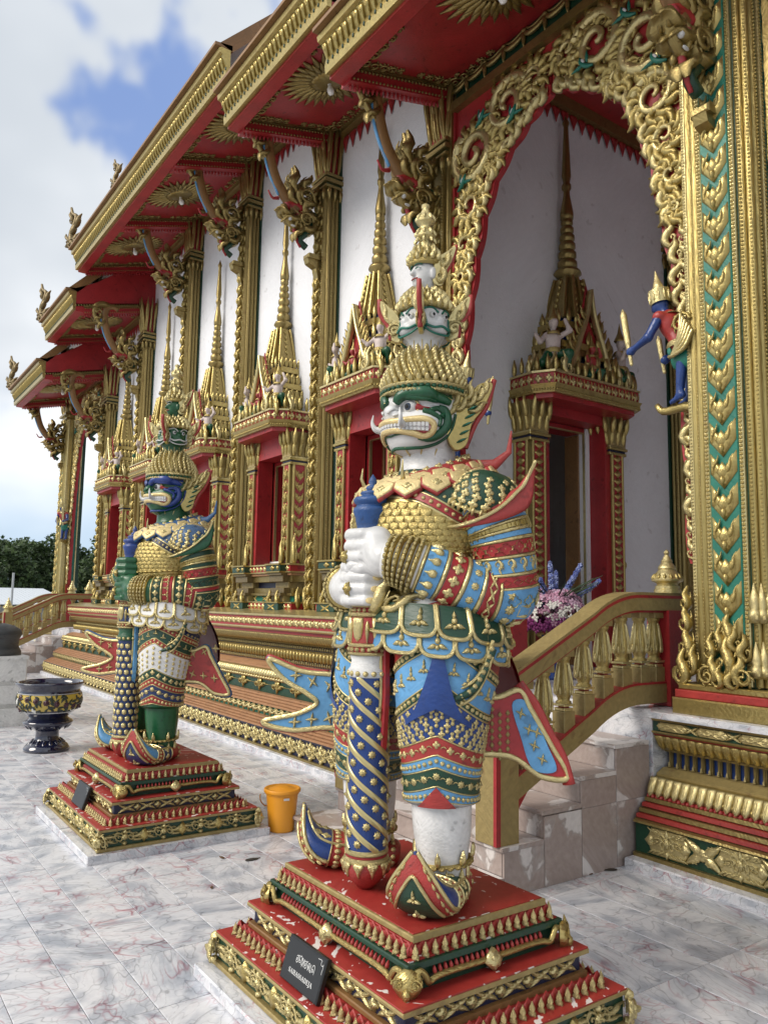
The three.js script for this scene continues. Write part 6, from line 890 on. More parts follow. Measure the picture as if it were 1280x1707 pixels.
  const line = (pts, rad, seg = 6, n = 24, lift = 0.003) => { const c = spline(pts.map(([a, y]) => [a * 0.01, y, 0]), n); return sweep(c.map((p) => hp(p.x * 100, p.y, lift)), rad, seg); };
  const patchG = (top, bot, n = 26, m = 5, lift = 0.004) => { const A = spline(top.map(([a, y]) => [a * 0.01, y, 0]), n), B = spline(bot.map(([a, y]) => [a * 0.01, y, 0]), n), p = [], ix = []; for (let j = 0; j <= m; j++) for (let i = 0; i <= n; i++) { const q = hp(mix(A[i].x, B[i].x, j / m) * 100, mix(A[i].y, B[i].y, j / m), lift * Math.sin(PI * clamp(j / m, 0.02, 0.98)) + 0.0015); p.push(q.x, q.y, q.z); } for (let j = 0; j < m; j++) for (let i = 0; i < n; i++) { const a = j * (n + 1) + i; ix.push(a, a + n + 1, a + 1, a + 1, a + n + 1, a + n + 2); } const q = new THREE.BufferGeometry(); q.setAttribute('position', new THREE.Float32BufferAttribute(p, 3)); q.setIndex(ix); return norm(q); };
  const MU = [[-68, -0.082], [-58, -0.058], [-36, -0.056], [-16, -0.06], [0, -0.056], [16, -0.06], [36, -0.056], [58, -0.058], [68, -0.082]], ML = [[-68, -0.086], [-58, -0.116], [-36, -0.1], [-16, -0.086], [0, -0.084], [16, -0.086], [36, -0.1], [58, -0.116], [68, -0.086]];
  const sh = (l, d) => l.map(([a, y]) => [a * (1 - Math.abs(d) * 4), y + d]);
  part(face, 'mouth', patchG(MU, ML, 40, 6, 0.004), paint(0.45, 0.03, 0.06, 0.4));
  part(face, 'gum', patchG(sh(MU, -0.007), sh(ML, 0.007), 40, 6, 0.006), paint(0.72, 0.42, 0.42, 0.4));
  const te = []; for (let a = -58; a <= 58; a += 5.2) for (const y of [-0.069 - Math.abs(a) * 0.00008, -0.0815 - Math.abs(a) * 0.00022]) { const p = hp(a, y, 0.007), q = hp(a, y, 0.3); te.push(onto(p, q.clone().sub(p).setY(0), UP, [0.0145, 0.012 + Math.abs(a) * 0.0001, 0.012])); } part(face, 'teeth', stamp(norm(new THREE.BoxGeometry(1, 1, 1)), te), MT.whiteGloss, true);
  const loop = [...sh(MU, 0.008), ...sh(ML, -0.008).reverse()]; part(face, 'lips', (() => { const c = new THREE.CatmullRomCurve3(loop.map(([a, y]) => v3(a * 0.01, y, 0)), true).getPoints(70); return sweep(c.map((p) => hp(p.x * 100, p.y, 0.003)), 0.0155, 7, 1, false); })(), C.lip);
  const pg = [], wl = [];
  for (const s of [-1, 1]) {
    const q = (l) => l.map(([a, y]) => [s * a, y]);
    pg.push(line(q([[10, 0.045], [22, 0.082], [45, 0.088], [70, 0.075], [96, 0.05]]), (t) => 0.012 + 0.022 * Math.sin(PI * clamp(0.1 + t * 0.85)), 7)); pg.push(line(q([[20, 0.075], [45, 0.062], [75, 0.055], [100, 0.075]]), (t) => 0.02 * (1 - t * 0.6), 6)); pg.push(line(q([[60, 0.07], [78, 0.09], [92, 0.078], [104, 0.098]]), (t) => 0.014 * (1 - t * 0.7), 6));
    pg.push(line(q([[76, 0.02], [88, 0.0], [90, -0.05], [80, -0.1], [62, -0.132], [44, -0.13]]), (t) => 0.006 + 0.017 * Math.sin(PI * clamp(t * 0.8 + 0.12)), 7)); pg.push(line(q([[62, -0.0], [74, 0.012], [84, -0.01], [78, -0.03]]), (t) => 0.012, 6)); pg.push(line(q([[52, 0.0], [66, -0.018], [76, -0.045], [74, -0.08]]), (t) => 0.013 * (1 - t * 0.4), 6));
    wl.push(line(q([[108, 0.0], [106, -0.08], [88, -0.135], [60, -0.165], [30, -0.175], [0, -0.172]]), 0.0075, 6)); wl.push(line(q([[64, -0.135], [40, -0.125], [20, -0.112], [0, -0.116]]), 0.0045, 5));
    const e = hp(s * 30, 0.02, -0.012), en = hp(s * 31, 0.02, 0.3).sub(e).setY(0).normalize().add(v3(-s * 0.1, 0, 0.25)).normalize(); const E = sub(face, 'eye'); part(E, 'eyeball', norm(new THREE.SphereGeometry(0.034, 18, 12)).translate(e.x, e.y, e.z), MT.whiteGloss);
    part(E, 'iris', tf(norm(new THREE.SphereGeometry(0.019, 14, 8)), e.clone().addScaledVector(en, 0.0205).toArray()), paint(0.05, 0.07, 0.12, 0.2)); part(E, 'pupil', tf(norm(new THREE.SphereGeometry(0.0115, 12, 8)), e.clone().addScaledVector(en, 0.0305).toArray()), MT.black);
    const lid = []; for (let i = 0; i <= 24; i++) { const a = i / 24 * 2 * PI, r = 0.036, X = UP.clone().cross(en).normalize(); lid.push(e.clone().addScaledVector(en, 0.008).addScaledVector(X, Math.cos(a) * r * 1.15).addScaledVector(UP, Math.sin(a) * r)); } part(E, 'lid', sweep(lid, 0.006, 6, 1, false), C.lip); part(E, 'corner', line(q([[42, 0.02], [52, 0.012], [64, 0.016]]), (t) => 0.017 * (1 - t), 6), MT.redDeep);
    const t0 = hp(s * 24, -0.07, 0.0); part(face, 'tusk', sweep(spline([t0.toArray(), t0.clone().add(v3(s * 0.018, 0.004, 0.022)).toArray(), t0.clone().add(v3(s * 0.028, 0.03, 0.034)).toArray(), t0.clone().add(v3(s * 0.022, 0.066, 0.034)).toArray()], 10), (t) => 0.02 * (1 - t * 0.9), 8), MT.whiteGloss);
    part(face, 'nostril_curl', line(q([[4, -0.01], [13, 0.01], [18, -0.012], [11, -0.024]]), 0.006, 5), C.skin2);
  }
  part(face, 'painted_flames', merge(pg), C.paint); part(face, 'jaw_line', merge(wl), C.paint); part(face, 'edge_line', merge([-1, 1].map((s) => line([[s * 9, 0.05], [s * 22, 0.09], [s * 45, 0.098], [s * 70, 0.087], [s * 96, 0.062]], 0.0035, 5, 24, 0.016))), GP);
  const fold = []; for (const s of [-1, 1]) for (const [a, b] of [[20, 8], [50, 38], [84, 70]]) fold.push(line([[s * a, -0.17], [s * (a - 6), -0.22], [s * b, -0.275]], 0.004, 5, 10)); part(face, 'neck_folds', merge(fold), C.fold);
  // ear flames
  for (const s of [-1, 1]) {
    const E = sub(g, 'ear_flame'), pl = plate(smooth2([[0, -0.14], [0.045, -0.12], [0.075, -0.02], [0.125, 0.05], [0.165, 0.16], [0.11, 0.15], [0.07, 0.11], [0.03, 0.11], [-0.02, 0.06], [-0.06, 0.04]], 50), 0.028, [s * 0.138, HC[1] - 0.01, HC[2] - 0.06], [s * 0.42, 0, -1], [0, 1, 0]); part(E, 'plate', pl.g.applyMatrix4(pl.M), G);
    const d = [], t = []; for (let i = 0; i < 5; i++) { t.push(pl.M.clone().multiply(MX([0.028 + i * 0.012, -0.1 + i * 0.036, 0], [0, 0, -1.1], [0.024, 0.06, 0.2]))); } for (const [x, y, r] of [[-0.02, 0.03, -0.9], [0.03, 0.06, -0.7], [0.075, 0.085, -0.6], [0.11, 0.11, -0.6], [0.13, 0.14, -0.5], [0.06, 0.12, -0.2], [0.0, 0.085, -0.4], [0.1, 0.05, -1.0]]) d.push(pl.M.clone().multiply(MX([x, y, s * 0.014], [0, 0, r], [0.065, 0.09, s * 0.13]))); part(E, 'flames', stamp(mFlame, d), GP, true); part(E, 'inlays', stamp(mLeaf, t), MT.teal, true);
    part(E, 'rear_edge', sweep(spline([[0.05, -0.13, 0], [0.095, -0.02, 0], [0.145, 0.06, 0], [0.18, 0.18, 0]], 12).map((p) => p.applyMatrix4(pl.M)), (q) => 0.012, 6), C.rim);
  }
  // crown
  const cr = sub(g, 'crown'), OZ = -0.055; cr.scale.set(0.85, 1, 0.85); cr.position.set(0, 0.01, OZ * 0.15); const cl = (p, seg = 40) => lathe(p, seg).translate(0, 0, OZ);
  part(cr, 'dome', cl([[0.17, 1.99], [0.196, 2.0], [0.2, 2.035], [0.185, 2.085], [0.155, 2.135], [0.118, 2.18], [0.07, 2.208], [0.001, 2.212]]), G);
  part(cr, 'rim', merge([cl([[0.17, 1.985], [0.218, 1.988], [0.224, 1.996], [0.214, 2.006]]), cl([[0.2, 2.006], [0.23, 2.018], [0.228, 2.028], [0.2, 2.034]])]), GP);
  { const l = [], n = 44; for (let i = 0; i < n; i++) { const a = i / n * 2 * PI, d = v3(Math.sin(a), 0, Math.cos(a)); l.push(onto(v3(d.x * 0.217, 2.01, OZ + d.z * 0.217), d, UP, [0.026, 0.02, 0.05])); } part(cr, 'green_gems', stamp(mDisc, l), C.gem, true);
    const q = []; let rw = 0; for (const [y, r, n] of [[2.044, 0.209, 32], [2.065, 0.203, 31], [2.086, 0.192, 29], [2.107, 0.179, 27], [2.128, 0.163, 25], [2.149, 0.145, 22], [2.169, 0.125, 19], [2.188, 0.103, 16], [2.205, 0.08, 12]]) for (let i = 0, k = rw++ % 2; i < n; i++) { const a = (i + k * 0.5) / n * 2 * PI, d = v3(Math.sin(a), 0, Math.cos(a)); q.push(onto(v3(d.x * r, y, OZ + d.z * r), d.clone().setY(0.75), v3(d.x * 0.2, 1, d.z * 0.2), [0.04, 0.036, 0.085])); } part(cr, 'spikes', stamp(mSpike, q), GP, true);
    const b = []; for (let i = 0; i < 70; i++) { const a = i / 70 * 2 * PI; b.push(MX([Math.sin(a) * 0.222, 1.992, OZ + Math.cos(a) * 0.222], [0, 0, 0], [0.014, 0.012, 0.014])); } part(cr, 'rim_beads', stamp(mBeadS, b), GP, true); }
  // second head tier with four faces
  { const T2 = sub(g, 'upper_heads'), Y = 2.335; const f4 = (x, y, z) => { let d = dEll(x, y, z, [0, 0.02, 0], [0.104, 0.09, 0.104]); d = smin(d, dEll(x, y, z, [0, -0.03, 0], [0.1, 0.055, 0.1]), 0.03); for (const [sx, sz] of [[0, 1], [1, 0], [0, -1], [-1, 0]]) { const u = x * sz - z * sx, w = x * sx + z * sz; d = smin(d, dEll(u, y, w, [0, -0.035, 0.095], [0.05, 0.03, 0.03]), 0.02); d = smin(d, dEll(u, y, w, [0, 0.0, 0.107], [0.02, 0.018, 0.02]), 0.012); d = smin(d, dCap(Math.abs(u), y, w, [0.012, 0.04, 0.1], [0.055, 0.05, 0.08], 0.011, 0.01), 0.01); } d = smin(d, dCap(x, y, z, [0, -0.06, 0], [0, -0.16, 0], 0.07, 0.078), 0.03); return d; };
    part(T2, 'faces', sdf(f4, [-0.15, -0.14, -0.15], [0.15, 0.1, 0.15], 0.0075).translate(0, Y, OZ), C.skinM);
    const eye = [], pup = [], mo = []; for (let k = 0; k < 4; k++) { const R = new THREE.Matrix4().makeTranslation(0, Y, OZ).multiply(new THREE.Matrix4().makeRotationY(k * PI / 2)); for (const s of [-1, 1]) { eye.push(R.clone().multiply(MX([s * 0.034, 0.02, 0.098], [0, 0, 0], 0.03))); pup.push(R.clone().multiply(MX([s * 0.034, 0.02, 0.108], [0, 0, 0], 0.015))); } const c = (l, r) => mo.push(sweep(spline(l, 14), r, 5).applyMatrix4(R)); c([[-0.075, -0.02, 0.085], [-0.04, -0.042, 0.118], [0, -0.034, 0.127], [0.04, -0.042, 0.118], [0.075, -0.02, 0.085]], 0.006); c([[-0.08, -0.03, 0.08], [-0.04, -0.062, 0.108], [0.04, -0.062, 0.108], [0.08, -0.03, 0.08]], 0.005); for (const s of [-1, 1]) { c([[s * 0.01, 0.03, 0.112], [s * 0.035, 0.052, 0.1], [s * 0.075, 0.045, 0.078]], 0.005); c([[s * 0.085, 0.02, 0.065], [s * 0.092, -0.03, 0.062], [s * 0.07, -0.065, 0.075]], 0.0045); } }
    part(T2, 'eyes', stamp(mBead, eye), MT.whiteGloss, true); part(T2, 'pupils', stamp(mBead, pup), MT.black, true); part(T2, 'painted_lines', merge(mo), C.paint2);
    const fo = []; for (let i = 0; i < 12; i++) { const a = (i + 0.5) / 12 * 2 * PI; fo.push(sweep(spline([[Math.sin(a) * 0.074, -0.07, Math.cos(a) * 0.074], [Math.sin(a) * 0.075, -0.11, Math.cos(a) * 0.075], [Math.sin(a) * 0.08, -0.135, Math.cos(a) * 0.08]], 5), 0.003, 4).translate(0, Y, OZ)); } part(T2, 'neck_folds', merge(fo), C.fold);
    const sp = []; for (const [y, r, n, h] of [[2.415, 0.114, 20, 0.05], [2.44, 0.1, 18, 0.05], [2.462, 0.085, 15, 0.045], [2.48, 0.068, 12, 0.04]]) for (let i = 0; i < n; i++) { const a = (i + (n % 3) * 0.3) / n * 2 * PI, d = v3(Math.sin(a), 0.2, Math.cos(a)); sp.push(onto(v3(d.x * r, y, OZ + d.z * r), d, UP, [0.04, h, 0.07])); } part(T2, 'crown_spikes', stamp(mSpike, sp), GP, true); part(T2, 'crown_band', cl([[0.1, 2.392], [0.122, 2.396], [0.12, 2.41], [0.1, 2.43], [0.075, 2.47], [0.05, 2.485]]), G);
    for (let k = 0; k < 4; k++) { const a = k * PI / 2 + PI / 4; const pl = plate(smooth2([[0.0, -0.07], [0.05, -0.055], [0.055, 0.0], [0.09, 0.06], [0.1, 0.12], [0.06, 0.09], [0.02, 0.05]], 30), 0.02, [Math.sin(a) * 0.1, Y + 0.005, OZ + Math.cos(a) * 0.1], [Math.sin(a), 0, Math.cos(a)], [0, 1, 0], 0.003); part(T2, 'ear_flame', merge([pl.g.applyMatrix4(pl.M), stamp(mScroll, [pl.M.clone().multiply(MX([0.035, -0.02, 0.01], [0, 0, 0], 0.075)), pl.M.clone().multiply(MX([0.035, -0.02, -0.01], [0, PI, 0], 0.075))]), stamp(mFlame, [pl.M.clone().multiply(MX([0.07, 0.06, 0.008], [0, 0, -0.3], [0.06, 0.1, 0.1])), pl.M.clone().multiply(MX([0.07, 0.06, -0.008], [0, 0, -0.3], [0.06, 0.1, 0.1]))])]), GP); part(T2, 'ear_edge', sweep(spline([[0.05, -0.06, 0], [0.06, 0.0, 0], [0.1, 0.06, 0], [0.105, 0.13, 0]], 10).map((p) => p.applyMatrix4(pl.M)), (t) => 0.0115, 6), C.rim); }
  }
  // topmost head, facing forward, with its spire
  { const T3 = sub(g, 'top_head'), Y = 2.575; part(T3, 'face', sdf((x, y, z) => { let d = dEll(x, y, z, [0, 0.0, -0.005], [0.058, 0.075, 0.066]); d = smin(d, dEll(x, y, z, [0, -0.045, 0.022], [0.035, 0.03, 0.035]), 0.02); d = smin(d, dCap(x, y, z, [0, 0.012, 0.058], [0, -0.012, 0.072], 0.007, 0.011), 0.012); d = smin(d, dEll(x, y, z, [0, -0.036, 0.056], [0.018, 0.007, 0.01]), 0.006); d = smin(d, dEll(Math.abs(x), y, z, [0.022, 0.008, 0.054], [0.014, 0.008, 0.008]), 0.006); d = smin(d, dEll(Math.abs(x), y, z, [0.06, -0.01, 0], [0.01, 0.03, 0.014]), 0.006); d = smin(d, dCap(x, y, z, [0, -0.06, -0.01], [0, -0.12, -0.012], 0.04, 0.052), 0.02); return d; }, [-0.09, -0.13, -0.09], [0.09, 0.09, 0.1], 0.0052).translate(0, Y, OZ), C.skinM);
    const ln = []; for (const s of [-1, 1]) ln.push(sweep(spline([[s * 0.008, 0.026, 0.064], [s * 0.024, 0.032, 0.059], [s * 0.042, 0.024, 0.046]], 8), 0.0028, 4), sweep(spline([[s * 0.01, 0.008, 0.063], [s * 0.022, 0.013, 0.063], [s * 0.036, 0.008, 0.052]], 8), 0.0026, 4)); part(T3, 'brow_lines', merge(ln).translate(0, Y, OZ), C.paint2); part(T3, 'mouth', sweep(spline([[-0.02, -0.033, 0.058], [0, -0.036, 0.067], [0.02, -0.033, 0.058]], 8), 0.0035, 5).translate(0, Y, OZ), MT.redStatue);
    part(T3, 'crown_band', cl([[0.06, 2.605], [0.075, 2.612], [0.076, 2.625], [0.058, 2.64], [0.05, 2.67], [0.035, 2.69]], 26), G); const sp = []; for (const [y, r, n] of [[2.64, 0.07, 14], [2.662, 0.058, 12], [2.685, 0.044, 9]]) for (let i = 0; i < n; i++) { const a = (i + (n % 2) * 0.5) / n * 2 * PI, d = v3(Math.sin(a), 0.15, Math.cos(a)); sp.push(onto(v3(d.x * r, y, OZ + d.z * r), d, UP, [0.034, 0.042, 0.06])); } part(T3, 'crown_spikes', stamp(mSpike, sp), GP, true);
    part(T3, 'spire', cl([[0.036, 2.685], [0.04, 2.7], [0.03, 2.725], [0.024, 2.735], [0.044, 2.748], [0.046, 2.756], [0.03, 2.785], [0.022, 2.805], [0.042, 2.818], [0.044, 2.826], [0.026, 2.86], [0.014, 2.885], [0.019, 2.895], [0.019, 2.904], [0.001, 2.914]], 20), GP);
    const bt = []; for (const [y, r] of [[2.735, 0.04], [2.772, 0.038], [2.842, 0.035]]) for (let i = 0; i < 8; i++) { const a = i / 8 * 2 * PI; bt.push(onto(v3(Math.sin(a) * r, y, OZ + Math.cos(a) * r), v3(Math.sin(a), 0.7, Math.cos(a)), UP, [0.03, 0.04, 0.05])); } part(T3, 'spire_petals', stamp(mLeaf, bt), GP, true);
    for (const s of [-1, 1]) { const pl = plate(smooth2([[0, -0.06], [0.03, -0.06], [0.045, 0], [0.07, 0.05], [0.09, 0.12], [0.05, 0.09], [0.01, 0.06], [-0.01, 0]], 30), 0.018, [s * 0.058, Y, OZ - 0.012], [s * 0.5, 0, -1], [0, 1, 0], 0.003); part(T3, 'ear_flame', merge([pl.g.applyMatrix4(pl.M), stamp(mFlame, [pl.M.clone().multiply(MX([0.03, -0.01, s * 0.008], [0, 0, -0.2], [0.07, 0.09, s * 0.12])), pl.M.clone().multiply(MX([0.05, 0.06, s * 0.008], [0, 0, -0.4], [0.06, 0.09, s * 0.12]))])]), GP); part(T3, 'ear_edge', sweep(spline([[0.03, -0.05, 0], [0.05, 0, 0], [0.08, 0.06, 0], [0.095, 0.13, 0]], 8).map((p) => p.applyMatrix4(pl.M)), 0.0085, 5), C.rim); }
  }
  // ---- chest armour
  const ch = sub(g, 'breastplate'); const arcY = (a) => 1.455 + 0.05 * Math.cos(a * 1.0) - 0.05 * Math.pow(Math.abs(Math.sin(a)), 3), at = (f) => (a) => ty(f(a));
  part(ch, 'gold_ground', trunk.strip(ty(1.12), at((a) => arcY(a)), { nt: 14, na: 48, lift: 0.005 }), C.chestG); part(ch, 'upper_cloth', trunk.strip(at((a) => arcY(a) + 0.02), ty(1.665), { nt: 8, na: 48, lift: 0.004 }), C.chest);
  { const sc = []; let r = 0; for (let y = 1.155; y < 1.5; y += 0.021, r++) { const n = 46; for (let i = 0; i < n; i++) { const a = (i + (r % 2) * 0.5) / n * 2 * PI - PI; if (y > arcY(a) - 0.016) continue; const t = ty(y); sc.push(onto(trunk.pos(t, a, 0.004), trunk.nrm(t, a), trunk.up(t, a), [0.047, 0.04, 0.06])); } } part(ch, 'scales', stamp(pillow([[-0.5, 0.5], [-0.5, 0.05], [-0.36, -0.28], [0, -0.5], [0.36, -0.28], [0.5, 0.05], [0.5, 0.5]], 0.16, [0, -0.1], 0.75), sc), C.chestG, true); }
  part(ch, 'hem', merge([trunk.ring(at((a) => arcY(a) + 0.002), 0.16, 0.012), trunk.ring(at((a) => arcY(a) + 0.038), 0.14, 0.01)]), GP); part(ch, 'hem_ground', trunk.strip(at((a) => arcY(a) + 0.008), at((a) => arcY(a) + 0.034), { nt: 3, na: 48, lift: 0.007 }), C.hem); put(ch, 'stud', mDisc, trunk.row(at((a) => arcY(a) + 0.021), 52, [0.018, 0.018, 0.03], { lift: 0.007 }), GP);
  put(ch, 'stud', mBeadS, trunk.row(at((a) => arcY(a) + 0.058), 56, 0.016, { lift: 0.004 }), GP);
  put(ch, 'rosette', mRos, [...trunk.row(at((a) => arcY(a) + 0.09), 20, 0.05, { lift: 0.004 }), ...trunk.row(at((a) => arcY(a) + 0.125), 20, 0.034, { lift: 0.004, ph: 0.5 })], GP);
  const rb = (y, w, h) => trunk.ring(ty(y), w, h); part(ch, 'band', merge([rb(1.32, 0.28, 0.014)]), G); put(ch, 'band_leaf', mLeaf, trunk.row(ty(1.32), 44, [0.03, 0.045, 0.06], { lift: 0.012, spin: PI / 2 }), G);
  // belt and buckle
  const be = sub(g, 'belt'); part(be, 'band', merge([trunk.strip(ty(1.065), ty(1.12), { nt: 4, na: 48, lift: 0.066 }), trunk.ring(ty(1.06), 0.25, 0.078), trunk.ring(ty(1.126), 0.25, 0.074)]), G); put(be, 'plaque', mRos8, trunk.row(ty(1.092), 30, 0.05, { lift: 0.066 }), GP);
  { const bz = 0.235; part(be, 'buckle', merge([tf(pillow(smooth2([[0, 0.09], [0.07, 0.03], [0.11, 0.05], [0.08, -0.04], [0, -0.1], [-0.08, -0.04], [-0.11, 0.05], [-0.07, 0.03]], 32), 0.03, [0, 0], 0.7), [0, 1.11, bz - 0.02]), tf(mDia, [0, 1.11, bz], [0, 0, 0], [0.09, 0.1, 0.1])]), G); const bf = []; for (const s of [-1, 1]) bf.push(MX([s * 0.09, 1.14, bz - 0.02], [0, s > 0 ? 0 : PI, -0.7], [0.12, 0.18, 0.2]), MX([s * 0.18, 1.12, bz - 0.06], [0, s > 0 ? 0.5 : PI - 0.5, -1.2], [0.1, 0.18, 0.2])); part(be, 'buckle_flames', stamp(mFlame, bf), GP, true); }
  // ---- collar: tilted ring with plates
  const co = sub(g, 'collar'); const cp = (a, r, y) => v3(Math.sin(a) * r * 1.12, 1.658 + y - 0.06 * Math.cos(a), -0.075 + Math.cos(a) * r);
  { const c = []; for (let i = 0; i <= 48; i++) c.push(cp(i / 48 * 2 * PI, 0.165, 0.02)); part(co, 'roll', sweep(c, [0.024, 0.03], 8, 1, false), C.collar); const st = []; for (let i = 0; i < 22; i++) { const a = i / 22 * 2 * PI; st.push(onto(cp(a, 0.17, 0.046), v3(Math.sin(a) * 0.6, 1, Math.cos(a) * 0.6), UP, [0.04, 0.03, 0.05])); } put(co, 'stud', mRos8, st, GP);
    const pl = [], pe = []; for (const [n, r, y, s, k] of [[16, 0.225, 0.008, 0.105, 0], [16, 0.282, -0.022, 0.112, 0.5]]) for (let i = 0; i < n; i++) { const a = (i + k) / n * 2 * PI, d = v3(Math.sin(a), 0.62, Math.cos(a)); const p = cp(a, r, y - Math.abs(Math.sin(a)) * 0.012); pl.push(onto(p, d, UP, [s, s * 0.75, 0.1], 0)); pe.push(onto(p.clone().addScaledVector(d.normalize(), -0.008), d, UP, [s * 1.1, s * 0.86, 0.1], 0)); }
    const cz = pillow([[0, -0.62], [0.5, -0.12], [0.5, 0.3], [0, 0.5], [-0.5, 0.3], [-0.5, -0.12]], 0.1, [0, -0.05], 0.86); pieces(co, 'plate', cz, pl, C.plate); pieces(co, 'plate_edge', cz, pe, C.collar); put(co, 'plate_boss', mRos, pl.map((M) => M.clone().multiply(MX([0, -0.05, 0.09], [0, 0, 0], 0.4))), GP);
    const tips = []; for (const a of [PI * 0.72, -PI * 0.72]) tips.push(sweep([cp(a, 0.2, 0.0), cp(a, 0.28, 0.01), cp(a, 0.335, 0.06), cp(a, 0.345, 0.15)], (t) => [0.02 * (1 - t * 0.8), 0.035 * (1 - t * 0.9)], 7)); tips.push(sweep([cp(0.5, 0.2, 0), cp(0.5, 0.26, 0.0), cp(0.5, 0.275, 0.04), cp(0.5, 0.27, 0.085)], (t) => 0.016 * (1 - t * 0.85), 6), sweep([cp(-0.5, 0.2, 0), cp(-0.5, 0.26, 0.0), cp(-0.5, 0.275, 0.04), cp(-0.5, 0.27, 0.085)], (t) => 0.016 * (1 - t * 0.85), 6)); pieces(co, 'tip', tips[0], [MX([0, 0, 0])], C.collar); pieces(co, 'tip', tips[1], [MX([0, 0, 0])], C.collar); part(co, 'front_tip', tips[2], GP); part(co, 'front_tip', tips[3], GP); }
  // ---- shoulders and sleeves
  for (const s of [-1, 1]) {
    const E = sub(g, 'epaulette'), S = new Surf([[0, 0.0, 0, 0.135, 0.148], [0, 0.05, 0, 0.13, 0.142], [0, 0.1, 0, 0.108, 0.118], [0, 0.135, 0, 0.07, 0.075], [0, 0.148, 0, 0.01, 0.01]]); const M = MX([s * 0.345, 1.50, -0.095], [0, 0, -s * 0.42]);
    const ap = (q) => q.applyMatrix4(M), aM = (l) => l.map((m) => M.clone().multiply(m)); part(E, 'dome', ap(S.strip(0, 4, { nt: 10, na: 36 })), C.chest); const lat = []; let k = 0; for (const [t, n, z] of [[0.55, 17, 0.042], [1.1, 16, 0.04], [1.65, 14, 0.038], [2.2, 12, 0.034], [2.75, 8, 0.03]]) lat.push(...S.row(t, n, z, { ph: (k++ % 2) * 0.5, lift: 0.001 })); put(E, 'rosette', mRos, aM(lat), GP); part(E, 'hem', ap(merge([S.ring(0.12, 0.3, 0.014), S.ring(-0.0, 0.2, 0.02)])), GP); const dr = S.row(0.02, 30, [0.026, 0.035, 0.05], { spin: PI, lift: 0.008 }); put(E, 'fringe', mLeaf, aM(dr).map((m) => m), GP);
    // upturned red wing that follows the shoulder hem and rises to a point behind
    const wc = spline([[s * 0.31, 1.41, 0.055], [s * 0.39, 1.41, 0.06], [s * 0.465, 1.43, 0.015], [s * 0.505, 1.47, -0.06], [s * 0.525, 1.53, -0.13], [s * 0.535, 1.6, -0.16], [s * 0.565, 1.665, -0.165]], 30);
    part(E, 'wing', sweep(wc, (t) => [0.011, (0.006 + 0.042 * Math.pow(Math.min(t, 0.62) / 0.62, 2.2)) * (t > 0.62 ? Math.max(0.06, 1 - (t - 0.62) / 0.36) : 1)], 8, [s * 0.8, 0.05, 0.55]), C.wing); part(E, 'wing_edge', sweep(wc.map((q, i) => q.clone().add(v3(s * 0.006, 0.036 * Math.pow(Math.min(i / 30, 0.62) / 0.62, 2.2) * (i > 18 ? Math.max(0, 1 - (i - 18) / 11) : 1), 0.01))), 0.0075, 6), GP);
    const U = sub(g, 'sleeve'); const bands = C.upper, A = arm[s]; let t = 0.85; for (const [mat, w2, mot, n, sz] of bands) { part(U, 'band', A.strip(t, t + w2, { nt: 3, na: 36, lift: 0.005 }), mat); if (mot) put(U, 'ornament', mot, A.row(t + w2 / 2, n, sz, { lift: 0.006 }), GP); t += w2; part(U, 'cuff', A.ring(t + 0.055, 0.13, 0.014), GP); t += 0.11; }
    const Fo = fore[s]; t = 0.72; part(U, 'elbow_cap', merge([Fo.strip(0, 0.62, { nt: 6, na: 36, lift: 0.006 })]), C.elbow); part(U, 'cuff', Fo.ring(0.66, 0.14, 0.014), GP); part(U, 'elbow_cap', A.strip(3.68, 5, { nt: 6, na: 36, lift: 0.007 }), C.elbow); put(U, 'ornament', mRos, A.row(4.1, 12, 0.05, { lift: 0.008 }), GP); for (const [mat, w2, mot, n, sz] of C.lower) { part(U, 'band', Fo.strip(t, t + w2, { nt: 3, na: 36, lift: 0.006 }), mat); if (mot) put(U, 'ornament', mot, Fo.row(t + w2 / 2, n, sz, { lift: 0.007 }), GP); t += w2; part(U, 'cuff', Fo.ring(t + 0.055, 0.12, 0.016), GP); t += 0.11; }
    const br = sub(g, 'bracelets'); for (let i = 0; i < 6; i++) { const tt = 3.62 + i * 0.18; part(br, 'bangle', Fo.ring(tt, 0.18, 0.022 - i * 0.001), G); part(br, 'bangle_beads', stamp(mBeadS, Fo.row(tt, 26, [0.026, 0.014, 0.012], { lift: 0.02 })), GP, true); }
  }
  // ---- hip panels
  const hip = new Surf([[0, 0.84, -0.02, 0.44, 0.262, 2.4], [0, 0.92, -0.03, 0.436, 0.262, 2.4], [0, 1.0, -0.04, 0.418, 0.26, 2.4], [0, 1.08, -0.05, 0.38, 0.25, 2.4], [0, 1.12, -0.054, 0.35, 0.24, 2.4]]), hy = (y) => hip.tAtY(y), hp2 = sub(g, 'hip_panels');
